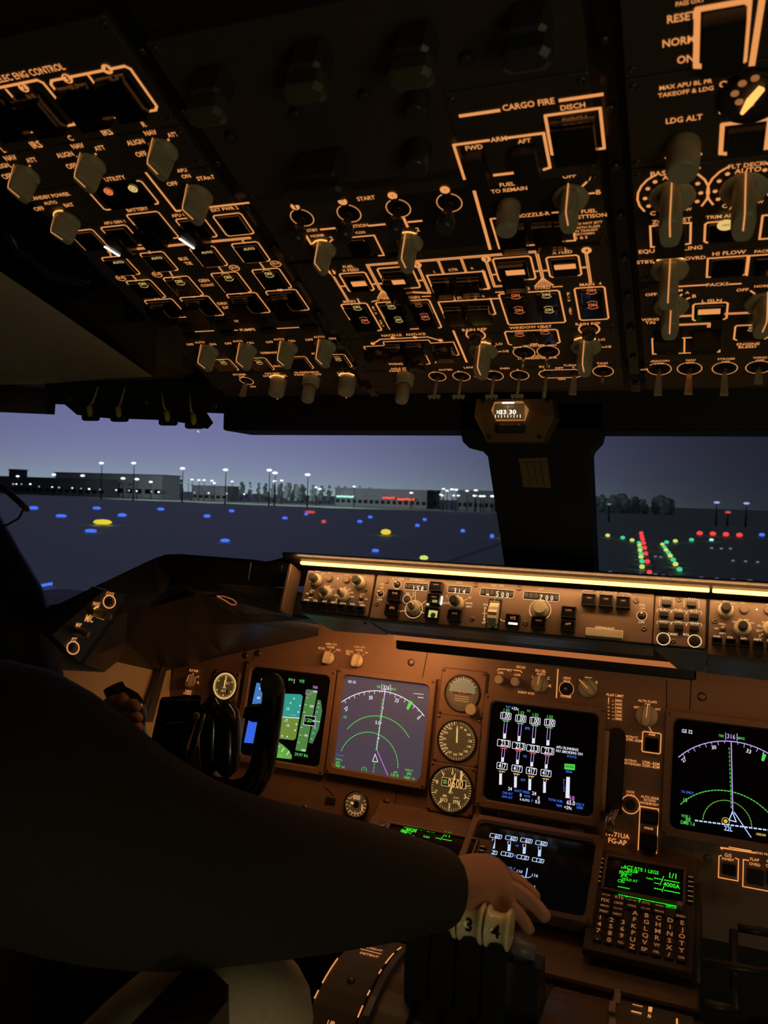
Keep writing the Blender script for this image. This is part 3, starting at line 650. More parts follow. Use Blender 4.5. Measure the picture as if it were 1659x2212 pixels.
p.T('APU GEN 1',292,242,150); p.Fr(200,275,482,386,1.3); p.Btn(225,280,460,380); p.Grd(250,312,445,415,.010)
p.Fr(-10,302,268,412,1.3); p.Btn(10,305,255,405)
for x,y in [(300,365),(785,312)]:
    b = MB(); u,v = p.q(x,y); b.box((0,0,0),(.0026,.0165,.0008),.0004,Matrix.Translation((u,v,.0118)) @ Matrix.Rotation(R(24),4,'Z')); b.build('glint_bar', M['LW'], p.e)  # reflections on the switch guards, modelled as glowing bars
pipe(p,[(255,432),(1180,345)],3.0)
for a,c in [((262,432),(272,464)),((512,412),(525,442)),((840,385),(852,405)),((1125,350),(1138,376))]: pipe(p,[a,c],1.8)
for i,(x0,y0,x1,y1) in enumerate([(205,472,465,577),(455,444,713,551),(780,410,1036,520),(1052,382,1312,491)]):
    p.Fr(x0,y0,x1,y1,1.3); p.Btn(x0+15,y0+8,x1-15,y1-6,h=.003)
for x,y in [(318,503),(568,476),(895,438),(1170,416)]: p.T('AUTO',x,y,76,'LG',n=.0036)
for x,y in [(335,603),(572,580),(1075,537),(1345,510)]:
    p.T('BUS',x,y,44); a,c,d,g_ = p.rc(x-44,y-14,x+44,y+15); r=(g_-d)/2; p.poly([(a+r,d),(c-r,d),(c-r*.2,d+r*.4),(c,d+r),(c-r*.2,g_-r*.4),(c-r,g_),(a+r,g_),(a+r*.2,g_-r*.4),(a,d+r),(a+r*.2,d+r*.4)],.8,closed=True)
for a,c in [((402,578),(432,612)),((648,552),(672,590)),((965,520),(1000,562)),((1235,494),(1265,540))]: pipe(p,[a,c],1.8)
for x0,y0,x1,y1 in [(365,625,632,728),(607,603,878,714),(918,575,1190,692),(1185,552,1452,666)]: p.Fr(x0,y0,x1,y1,1.3); p.Btn(x0+15,y0+8,x1-15,y1-6,h=.003)
for x,y in [(473,643),(712,627),(1030,600),(1295,577)]: ons(p,x,y,50,'LG')
for x,y,t in [(568,740,'1'),(803,722,'2'),(1110,700,'3'),(1370,680,'4')]: p.Dot(x,y,2.9,n=.0007); p.T(t,x,y,8,'black',n=.001)
for x0,y0,x1,y1 in [(485,750,776,856),(715,732,1010,844),(1020,710,1312,826),(1275,690,1566,810)]:
    p.Fr(x0,y0,x1,y1,1.3); p.Btn(x0+18,y0+6,x1-30,y1-8,h=.003); p.Grd(x0+30,y0+22,x1-62,y1+2,.012)
for t,x,y,w in [('BUS',742,480,62),('TIE',775,510,50),('GEN',875,622,72),('CONT',900,652,92),('DRIVE',1008,771,90),('DISC',1034,797,72)]: p.T(t,x,y,w)
p.done()
# --- hydraulics
p = ohp('hydraulic_panel', 'overhead hydraulic pump panel with four selector knobs, low on the left', (350,700), (480,806), LC); crop('C2')
p.T('HYD',1108,885,66); p.T('PUMPS',1160,942,100)
for a,c in [((820,953),(945,951)),((1072,944),(1096,943)),((1355,932),(1493,922))]: p.Ln([a,c],1.4)
for x,y in [(770,915),(1005,897),(1265,880),(1535,858)]: p.Btn(x-60,y-14,x+38,y+10,h=.004,m='black'); p.Btn(x-30,y+44,x+90,y+68,h=.004,m='black')
crop('L1')
for x,y in [(152,222),(395,212),(655,200),(898,190)]: p.Sel(x,y,-10,.0235,.024,taper=.7)
for t,x,y,w in [('OFF',32,190,48),('AUTO',93,177,66),('ON',176,189,42),('OFF',276,184,46),('AUTO',335,169,66),('ON',416,180,42),('OFF',539,175,48),('AUTO',599,157,70),('ON',680,168,44),('OFF',794,160,52),('AUTO',857,142,74),('ON',941,152,46),
  ('DEMAND',542,243,120),('AUX',835,248,60),('ENGINE',612,328,92)]: p.T(t,x,y,w)
for i,(x0,y0,x1,y1) in enumerate([(153,287,347,353),(378,278,575,349),(630,270,826,341),(873,256,1073,331)]):
    p.Fr(x0,y0,x1,y1,1.1); p.Btn(x0+8,y0+4,x1-8,y1-4,h=.003)
for x,y in [(241,304),(470,303),(976,282)]: ons(p,x,y,34,'LG')
p.done()
# --- lighting knobs, left
p = ohp('left_lighting_panel', 'lower left overhead strip with storm switch and ribbed lighting knobs', (480,806), (500,842), LC); crop('L1')
for t,x,y,w in [('STORM',345,383,82),('OFF',363,398,38),('ON',432,460,36),('CKT BKR',557,376,98),('OVHD PANEL',575,391,158),('GLARESHIELD',776,368,160),('PANEL/FLOOD',785,383,174),('DOME',1012,375,76)]: p.T(t,x,y,w)
p.Tog(393,423,'tab',L_=.022,ring=8.6,lean=-.05)
p.Rnd(602,412,.0205,.022,'knobl',lit=True,nf=16); p.Rnd(812,402,.0215,.012,'knobl',nf=16,dual=(.0155,.020,'knobl')); p.Rnd(1045,400,.0205,.022,'knobl',lit=True,nf=16)
p.done()

M['handle'] = mat('dark olive handle plastic', (.085,.08,.05), .5)
# --- fire panel (dark), top centre
p = ohp('engine_fire_panel', 'unlit fire handle panel filling the dark upper middle of the overhead', (700,10), (900,398), (CC[0], CC[1])); 
p.u1 = CC[1]; crop('F')
for i,(x,y) in enumerate([(470,165),(680,110),(905,75),(1150,30)]):
    u,v = p.q(x,y); b = MB(); b.box((u,v,.012),(.024,.020,.024),.003); o = b.build('fire_handle', M['knobd'], p.e)
    q = MB(); q.box((u,v-.001,.031),(.030,.016,.016),.004); q.build('grip', M['handle'] if i<3 else M['knobd'], o)
u,v = p.q(700,340); b = MB(); b.box((u,v,.014),(.040,.018,.028),.004); o = b.build('auxiliary_fire_handle', M['knobd'], p.e); q = MB(); q.box((u,v,.033),(.048,.015,.012),.003); q.build('grip', M['knobd'], o)
p.Rnd(905,318,.020,.022,'knobd'); p.Rnd(905,205,.016,.018,'knobd')
for x,y in [(500,290),(640,240),(790,200),(1010,120)]: p.Rnd(x,y,.009,.006,'knobd',name='bottle_light')
p.done()
# --- cargo fire
crop('F'); ua = OH.uv(985,300)[0]
p = ohp('cargo_fire_panel', 'CARGO FIRE overhead panel with dark ARM and DISCH switches', (1100,175), (1100,392), (ua,CC[1])); p.e.location += OH.N*.002; p.n = .002
crop('C4'); p.T('CARGO FIRE',750,190,478,h=1.1); p.Ln([(140,290),(490,235)],2.6); p.Ln([(1035,150),(1415,97)],2.6)
p.T('DISCH',1150,207,225); p.Ln([(1020,625),(965,630),(915,285),(1395,215),(1415,580),(1320,590)],2.2)
p.T('ARM',485,500,150); p.Ln([(180,855),(90,548),(400,512)],2.2); p.Ln([(570,485),(890,445),(935,752),(890,770)],2.2); p.Ln([(445,820),(615,800)],2.4)
p.T('FWD',265,575,158); p.T('AFT',715,517,122)
p.Btn(150,605,430,860,h=.010,m='black'); p.Btn(590,560,880,790,h=.010,m='black'); p.Btn(960,290,1385,570,h=.004,m='black'); p.Grd(960,290,1385,570,.014,m='clear')
p.done()
# --- engine start
p = ohp('engine_start_panel', 'overhead START panel with four dark pull switches under lit numbered rings', (700,398), (760,556), (CC[0], OH.uv(1040,470)[0])); crop('C3')
p.T('START',790,325,168,h=1.1)
for x,y,cx_,cy_,t in [(218,500,155,400,'1'),(638,462,580,355,'2'),(1080,415,1027,302,'3'),(1537,365,1497,250,'4')]:
    p.Tog(x,y,'big',L_=.027,ring=10.2,m='knobd',gap=22); p.Dot(cx_,cy_,4.0,n=.0007,k=18); p.T(t,cx_,cy_,12,'black',n=.001)
p.T('STBY',310,612,104); p.Ln([(385,602),(515,595)],2.0); p.T('NORM',352,660,122); p.T('2',480,685,30); p.T('1',278,700,22); p.Ln([(455,722),(482,700)],1.4,hv=False)
p.T('IGNITION',700,575,230); p.Ln([(820,568),(960,556)],2.0); p.Ln([(1170,535),(1290,524)],2.0); p.T('CON',738,632,90); p.Ln([(560,682),(865,655),(955,832),(905,840)],1.5); p.Btn(600,690,860,820,h=.003)
p.T('1',1145,540,24); p.T('BOTH',1080,560,70); p.T('2',1253,605,32); p.Ln([(1215,660),(1245,632)],1.4,hv=False)
p.Sel(422,765,-6,.0205,.024,ring=True); p.Sel(1185,705,0,.0225,.027,ring=True,taper=.8)
p.done()
# --- fuel jettison
p = ohp('jettison_panel', 'overhead panel lettered FUEL JETTISON with nozzle switches under clear guards', (1100,392), (1180,541), (OH.uv(1040,470)[0]+.001,CC[1])); crop('C4')
p.Ln([(250,900),(410,1482)],2.6,hv=False); p.T('FUEL',562,905,138); p.T('TO REMAIN',578,955,332); p.T('NOZZLE-R',790,1178,310); p.Ln([(965,1157),(1045,1147)],1.5)
p.Ln([(485,1205),(415,1218),(505,1478)],1.6); p.Ln([(1135,1185),(1165,1405),(1095,1418)],1.6); p.Ln([(765,1448),(830,1442)],1.5)
p.Rnd(583,1090,.0185,.026,'knob',nf=14,name='fuel_quantity_knob')
for x0,y0,x1,y1 in [(480,1265,765,1440),(795,1240,1085,1420)]: p.Btn(x0+15,y0+5,x1-15,y1-15); p.Grd(x0,y0,x1,y1,.010)
p.T('OFF',1118,830,122); p.T('A',1312,855,46); p.T('B',1380,975,42); p.Ln([(1235,920),(1275,880)],1.6,hv=False); p.Ln([(1288,985),(1345,975)],1.6)
p.Sel(1132,1010,0,.026,.026,taper=.8)
p.T('FUEL',1295,1145,140); p.T('JETTISON',1310,1190,290)
for t,x,y,w in [('DO NOT JETT',1292,1252,250),('WITH FLAPS',1282,1288,225),('IN TRANSIT',1272,1318,212),('BETWEEN',1258,1348,172),('1 & 5',1232,1382,100)]: p.T(t,x,y,w)
p.done()
# --- fuel
p = ohp('fuel_pump_panel', 'wide fuel pump panel with lit pipe diagram in the centre of the overhead', (700,566), (800,731), CC); crop('C5')
p.T('FUEL',242,258,112); p.T('X FEED',262,293,172); p.Fr(148,328,504,488,1.6); p.Btn(180,335,480,478); p.Fill(262,412,432,448,'L',n=.0040)
ball(p,78,315,'1'); pipe(p,[(85,335),(242,592)],2.4); pipe(p,[(172,452),(222,450)],2.0)
pipe(p,[(560,482),(440,240),(1659,132)],3.0); pipe(p,[(490,430),(610,425)],2.2); p.Fr(525,275,962,462,1.6); p.Btn(570,290,860,440); p.Grd(600,330,890,525,.012); p.Fill(668,396,815,430,'L',n=.0148)
ball(p,925,242,'2',4.2); pipe(p,[(940,262),(1042,518),(700,503)],2.6); pipe(p,[(925,395),(985,390)],2.2)
def hatch(p, a, b_, c, n=6):
    for i in range(n+1):
        f = i/n; p.Ln([(a[0]+(b_[0]-a[0])*f, a[1]+(b_[1]-a[1])*f),(a[0]+(c[0]-a[0])*f, a[1]+(c[1]-a[1])*f)],.5,hv=False); p.Ln([(b_[0]+(c[0]-b_[0])*f, b_[1]+(c[1]-b_[1])*f), a],.6,hv=False)
    p.Ln([(b_[0],b_[1]),(c[0],c[1]),(a[0],a[1]),(b_[0],b_[1])],1.,hv=False)
hatch(p,(575,488),(532,570),(690,560))
p.T('MAIN',250,605,122); p.T('1',345,600,14); p.Fr(165,632,578,890,1.6)
p.Btn(190,652,472,738); p.Btn(250,765,545,878); ons(p,323,660,75,'LG'); ons(p,402,793,72,'LR')
p.T('OVRD',638,577,135); p.T('2',760,573,28); p.T('MAIN',886,565,132); p.Ln([(475,605),(550,585)],1.3); p.Ln([(975,553),(1060,548)],1.3)
p.Fr(510,614,1172,862,1.6)
for x0,y0,x1,y1 in [(545,625,835,732),(820,605,1095,712),(600,752,870,866),(885,735,1150,850)]: p.Btn(x0,y0,x1,y1)
ons(p,665,650,70,'LG'); ons(p,935,632,62,'LD'); ons(p,740,787,66,'LG'); ons(p,1003,757,76,'LR')
for t,x,y in [('F',492,668),('W',502,690),('D',518,722),('A',560,795),('F',572,822),('T',590,850)]: p.T(t,x,y,22)
p.T('L',1100,308,18); p.T('CTR',1285,290,98); p.T('R',1476,275,24); p.Ln([(1098,512),(1025,342),(1590,292),(1640,470),(1590,480)],1.6)
for x0,y0,x1,y1 in [(1085,378,1312,500),(1335,365,1590,480)]: p.Btn(x0,y0,x1,y1,m='gbtn' if 'gbtn' in M else 'lens'); p.Grd(x0,y0,x1,y1+10,.009)
p.T('L',1195,580,18); p.T('STAB',1385,568,122); p.T('R',1586,553,26); p.Ln([(1208,768),(1140,607),(1740,560)],1.6)
for x0,y0,x1,y1 in [(1200,652,1425,765),(1445,640,1690,750)]: p.Btn(x0,y0,x1,y1); p.Grd(x0,y0,x1,y1+10,.009)
for a,c in [((1135,190),(1180,320)),((1365,175),(1402,305)),((1275,525),(1295,592)),((1485,510),(1502,580))]: pipe(p,[a,c],2.4)
crop('C6')
p.Ln([(200,300),(268,490),(212,495)],1.6); p.Ln([(280,585),(348,745),(300,755)],1.6)
pipe(p,[(815,372),(762,108),(0,168)],3.0); p.Fr(302,182,748,388,1.6); p.Btn(360,195,700,360); p.Grd(378,205,680,425,.012); p.Fill(432,308,640,345,'L',n=.0148)
ball(p,238,188,'3',4.2); pipe(p,[(240,208),(312,466),(512,462)],2.6); pipe(p,[(300,345),(335,342)],2.); pipe(p,[(742,310),(870,300)],2.2)
hatch(p,(815,375),(735,465),(928,452))
p.T('FUEL',1008,85,124); p.T('X FEED',1015,118,212); p.Fr(850,168,1216,350,1.6); p.Btn(885,175,1190,335); p.Fill(930,252,1160,284,'L',n=.0040)
ball(p,1265,100,'4',4.2); pipe(p,[(1262,125),(1298,422)],2.6); pipe(p,[(1215,272),(1258,268)],2.2)
p.T('MAIN',525,498,152); p.T('3',670,490,28); p.T('OVRD',815,482,165); p.Ln([(335,525),(428,512)],1.3); p.Ln([(920,470),(1018,464)],1.3); p.Fr(365,542,1052,832,1.6)
for x0,y0,x1,y1 in [(412,556,672,665),(735,530,988,652),(455,695,702,818),(770,680,1012,800)]: p.Btn(x0,y0,x1,y1)
ons(p,537,560,88,'LR'); ons(p,852,553,84,'LG'); ons(p,573,712,88,'LR'); ons(p,880,707,84,'LG')
for t,x,y in [('F',1080,547),('W',1082,580),('D',1088,612),('A',1098,695),('F',1102,722),('T',1106,750)]: p.T(t,x,y,28)
p.T('MAIN',1270,448,150); p.T('4',1404,438,28); p.Fr(1140,484,1492,798,1.6); p.Btn(1192,490,1440,622); p.Btn(1202,640,1452,772); ons(p,1313,508,96,'LR'); ons(p,1328,660,96,'LR')
p.done()
# --- anti ice and wipers
p = ohp('anti_ice_panel', 'overhead panel for nacelle anti-ice, window heat and two big wiper selectors', (800,731), (900,799), CC); crop('C5')
p.T('NACELLE',672,942,205); p.T('ANTI-ICE',910,932,202); p.Ln([(485,1025),(560,978),(1035,955),(1160,993)],1.6,hv=False)
for x,y in [(485,1025),(685,968),(905,962),(1160,993)]: p.Dot(x,y,2.5,n=.0007)
p.Ln([(425,1105),(395,1052),(600,1040),(590,1003),(1040,985),(1062,1016),(1290,1005),(1345,1132),(1322,1138)],1.2,hv=False)
for x0,y0,x1,y1 in [(415,1078,640,1140),(620,1020,820,1110),(835,1010,1030,1100),(1095,1045,1320,1130),(815,1150,1000,1222)]: p.Btn(x0+12,y0,x1-12,y1,h=.003); p.Grd(x0,y0,x1,y1+8,.010)
p.T('WING',712,1228,142); p.T('ANTI-ICE',1196,1208,198); p.Ln([(1288,895),(1420,1205)],2.2,hv=False); p.Ln([(775,1138),(795,1178)],1.2); p.Ln([(1010,1130),(1050,1222),(1020,1228)],1.2)
crop('C6')
for cx_,cy_,k in [(130,965,'L'),(1292,905,'R')]:
    p.T('RAIN REP',cx_-12,cy_-54,255); p.Arc(cx_,cy_,9.6,45,150,1.6); p.Arc(cx_,cy_,9.6,-150,-45,1.6); p.Rnd(cx_,cy_,.013,.010,'knobd',nf=0,name='repellent_button')
for cx_,cy_ in [(212,1115),(1262,1070)]:
    o = p.Sel(cx_,cy_,0,.0285,.029,taper=.75,ring=True); p.T('OFF',cx_-18,cy_-78,100); p.T('LO',cx_+160,cy_-58,68); p.T('HI',cx_+228,cy_+16,52)
    p.Ln([(cx_+95,cy_-22),(cx_+120,cy_-42)],1.3,hv=False); p.Ln([(cx_+145,cy_+18),(cx_+188,cy_+17)],1.3)
p.T('WINDOW HEAT',690,885,440); p.Fr(425,928,996,1044,1.5); p.Btn(465,930,702,1040); p.Btn(735,918,968,1030); ons(p,575,948,84,'LR'); ons(p,835,925,84,'LR')
p.T('WASHER',730,1075,232); p.Ln([(515,1090),(592,1083)],1.4); p.Ln([(872,1068),(955,1062)],1.4)
p.Tog(625,1145,'bat',L_=.017,ring=11.2,m='metal'); p.Tog(872,1137,'bat',L_=.017,ring=11.2,m='metal'); p.T('ON',755,1183,86); p.T('L-WINDSHIELD-R',762,1203,405,h=.9)
p.done()
# --- landing and taxi lights
p = ohp('landing_light_panel', 'bottom middle overhead strip with landing, runway turnoff and taxi light toggles', (900,799), (900,845), CC); crop('L1')
p.T('AISLE STAND',1395,344,166); p.T('PANEL/FLOOD',1398,358,184); p.Rnd(1412,385,.0215,.013,'knobl',nf=16,dual=(.0155,.022,'knobl'))
crop('C5'); p.T('OUTBD',1210,1285,140); p.T('L',1092,1308,18); p.T('R',1342,1303,24); p.Tog(1128,1352,'tee',L_=.024,ring=9.8,m='knobl'); p.Tog(1368,1350,'tee',L_=.024,ring=9.8,m='knobl')
crop('C6'); p.T('LANDING',110,1297,205); p.T('OFF',148,1392,72,'LD'); p.T('INBD',430,1307,100); p.T('L',293,1332,18); p.T('R',565,1322,24); p.Tog(320,1383,'tee',L_=.024,ring=10,m='knobl'); p.Tog(580,1378,'tee',L_=.024,ring=10,m='knobl')
p.T('RWY',838,1290,116); p.T('L',838,1314,18); p.T('OFF',985,1304,86); p.T('TURNOFF',1135,1276,215); p.T('R',1135,1300,24); p.T('ON',1010,1417,76); p.T('TAXI',1425,1256,114); p.T('OFF',1423,1284,88)
a,c,d,g_ = p.rc(765,1325,1240,1395); r=(g_-d)/2; p.poly([(a+r,d),(c-r,d),(c-r*.3,d+r*.3),(c,d+r),(c-r*.3,g_-r*.3),(c-r,g_),(a+r,g_),(a+r*.3,g_-r*.3),(a,d+r),(a+r*.3,d+r*.3)],1.1,closed=True)
p.Tog(855,1362,'bat',L_=.028,ring=0); p.Tog(1145,1352,'tab',L_=.026,ring=0); p.Tog(1435,1338,'bat',L_=.011,ring=10.4,m='metal')
p.done()

# --- right column
p = ohp('oxygen_panel', 'upper right overhead panel with RESET NORM ON legends and a dark framed switch', (1500,-60), (1500,150), RC); crop('C7')
for t,x,y,w in [('PASS OXY',742,22,330),('RESET',650,196,340),('NORM',612,470,370),('ON',690,672,195)]: p.T(t,x,y,w,h=1.15)
p.Ln([(930,748),(808,748),(868,95),(1410,10),(1310,690),(1260,700)],3.6); p.Btn(880,130,1350,690,h=.012,m='black'); p.Ln([(1560,-10),(1445,728)],3.6,hv=False)
p.done()
p = ohp('pressurization_panel', 'right overhead panel with LDG ALT knob and amber lit needle', (1500,150), (1500,352), RC); crop('C7')
p.T('MAX APU BL PR',690,962,600); p.T('TAKEOFF & LDG',688,1045,630); p.T('OP',1158,952,172); p.T('CL',1125,1272,120); p.T('LDG ALT',672,1355,415,h=1.1)
u,v = p.q(1440,1080); b = MB(); b.lathe([(.020,0),(.020,.003),(.017,.004)],(u,v,0),24); o = b.build('gauge_housing',M['black'],p.e)
b = MB(); w_ = Vector((u-.001,v,.0050)); b.tube([(u-.005,v-.0085,.0055),(u-.001,v,.0055),(u+.005,v+.009,.0055)],[.0012,.0028,.0024],8); b.build('valve_needle', M['LB'], o)
for x,y in [(1335,950),(1250,1065),(1300,1160),(1425,1185),(1480,890)]: p.Dot(x,y,2.6,'LD',n=.0045)
p.Rnd(668,1640,.0225,.026,'knob',nf=0,name='landing_altitude_knob')
for x,y in [(500,1785),(832,1758),(815,1915)]: p.Ln([(x-25,y+12),(x+25,y-14)],3.,hv=False)
p.T('MAN L',1400,1315,340); p.Ln([(1155,1745),(1088,1740),(1130,1410),(1650,1335),(1580,1690)],3.0); p.Btn(1170,1440,1580,1690,h=.006,m='black')
p.done()
p = ohp('air_conditioning_panel', 'right overhead temperature panel with large PASS and FLT DECK selectors', (1500,352), (1500,606), RC); crop('C8')
p.T('PASS',325,105,182); p.T('TEMP',545,62,0.1); p.T('AUTO',455,135,225); p.T('FLT DECK',1120,28,340); p.T('AUTO',1130,75,245)
for cx_,cy_ in [(438,300),(1098,232)]:
    uv = p.q(cx_,cy_)
    p.Arc(0,0,25,-125,-28,1.6,uv=uv); p.Arc(0,0,25,28,125,1.6,uv=uv)
    for a in (-118,-92,-62,-38,38,62,92,118): p.Dot(0,0,1.7,uv=(uv[0]+.0195*math.sin(R(a)),uv[1]+.0195*math.cos(R(a))))
    p.Sel(cx_-4,cy_+6,0,.031,.036,taper=.8)
    p.T('C',cx_-182,cy_+172,50); p.T('W',cx_+145,cy_+135,62)
p.T('A',975,425,40); p.T('ZONE RST',428,540,365); p.Ln([(285,775),(240,775),(246,585),(605,555),(585,745),(545,755)],1.7); p.Btn(270,580,560,790,h=.010,m='black')
p.T('TRIM AIR',878,500,270); p.Fr(738,555,1100,710,1.7); p.Btn(765,560,1085,700); p.Dot(925,580,6.2,'LG',n=.0042,k=18); p.T('ON',925,580,60,'black',n=.0046)
p.Ln([(1360,480),(1265,488),(1228,706),(1400,700)],1.7)
p.T('EQUIP COOLING',415,805,585); p.T('NORM',405,856,225); p.T('STBY',185,918,152); p.T('OVRD',645,882,192); p.Ln([(258,918),(298,942)],1.8,hv=False); p.Ln([(505,925),(548,900)],1.8,hv=False)
p.Sel(412,975,2,.029,.033,taper=.8,ring=True)
p.T('HI FLOW',957,835,308); p.Ln([(800,1052),(752,1052),(770,882),(1130,850),(1098,1030),(1062,1038)],1.6); p.Btn(790,885,1090,1020)
p.T('PACK RST',1320,815,260); p.Ln([(1120,1040),(1185,855),(1500,835)],1.6); p.Btn(1195,870,1500,1010)
p.done()
p = ohp('bleed_air_panel', 'right overhead PACKS panel with isolation valve bar and engine bleed switches', (1500,606), (1500,782), RC); crop('C8')
p.T('PACKS',850,1125,202); p.Ln([(465,1142),(740,1130)],1.8); p.Ln([(960,1120),(1065,1114)],1.8); p.T('OFF',240,1218,108); p.T('NORM',452,1182,150); p.T('A',572,1200,40); p.T('B',636,1232,36)
p.Ln([(315,1222),(345,1245)],1.7,hv=False); p.Ln([(495,1238),(522,1212)],1.7,hv=False); p.Ln([(550,1262),(595,1244)],1.7,hv=False)
p.Sel(424,1310,2,.0285,.029,taper=.8); p.T('OFF',1080,1175,112); p.T('NORM',1265,1140,155); p.Ln([(1155,1180),(1190,1205)],1.7,hv=False); p.Sel(1270,1285,8,.0285,.029,taper=.8)
p.T('L ISLN',797,1275,182); p.Fr(628,1302,932,1440,1.7); p.Btn(650,1310,905,1430); p.Fill(672,1358,875,1395,'L',n=.0040)
pipe(p,[(478,1415),(618,1408)],3.0); pipe(p,[(925,1392),(1180,1382)],3.0); pipe(p,[(450,1495),(772,1480),(762,1512)],3.0)
p.T('WING',232,1447,162); p.T('TAI',232,1476,92)
p.Ln([(275,1620),(250,1622),(255,1762),(545,1752),(560,1612),(515,1615)],1.5); p.Ln([(560,1612),(625,1608)],1.5); p.Ln([(548,1752),(868,1742),(890,1602)],1.5)
for x0,x1 in [(280,500),(605,850)]: p.Btn(x0,1625,x1,1740)
for x0,x1 in [(262,532),(610,890)]: p.Btn(x0,1540,x1,1612,h=.014,m='black')
ons(p,388,1655,80,'LR'); ons(p,730,1640,70,'LD'); p.Fr(1015,1500,1300,1622,1.6); p.Btn(1040,1500,1285,1610); ons(p,1175,1525,80,'LG'); p.T('ENGINE',1132,1672,210); p.T('BLEED',1126,1698,166)
p.done()
p = ohp('exterior_light_panel', 'bottom right overhead strip of beacon, nav, strobe and wing toggles', (1500,782), (1500,838), RC); crop('C8')
for t,x,y,w in [('BEACON',320,1828,172),('LWR',316,1852,86),('OFF',175,1907,66),('NAV',607,1820,92),('OFF',597,1844,76),('STROBE',930,1809,160),('OFF',925,1835,76),('WING',1240,1797,130),('OFF',1240,1822,80)]: p.T(t,x,y,w)
for x,y,k,l,m in [(315,1902,'tab',.030,'toggle'),(593,1898,'tab',.029,'metal'),(917,1896,'tab',.030,'toggle'),(1228,1886,'tab',.018,'toggle')]: p.Tog(x,y,k,L_=l,ring=11.6,m=m)
p.done()
# ================================================================== GLARESHIELD
crop('F')
gt = GP.uv(814,1240.5)[1]; gb = GP.uv(814,1334)[1]     # top and bottom of the panel row in the glareshield plane
gl = GP.uv(655,1225)[0]; gR = .86
e = empty('glareshield', mw=GP.mw(.05, gt, 0)); tag(e, 'black padded glareshield hood over the amber lit control panels', 'glareshield')
b = MB(); prof = [(.0085,.026),(.0105,.032),(.0150,.034),(.0190,.026),(.0195,.0),(.0100,-.08),(-.004,-.20),(-.012,-.20),(.006,-.02)]
b.loft([[(x, v, n) for v, n in prof] for x in (gl-.05-.024, gR-.05)], smooth=False); b.build('hood', M['brow'], e)
b = MB(); b.box((gl-.05-.012, gb-gt+.030+.0, .003), (.006, .078, .040), .002)
o = b.build('end_plate', M['gpanel'], e)
b = MB(); b.box((.40, -.035, -.050), (gR-.05-gl+.4, .075, .07)); b.build('backing', M['linerd'], e); b = None
e['kind'] = 'structure'; del e['kind']
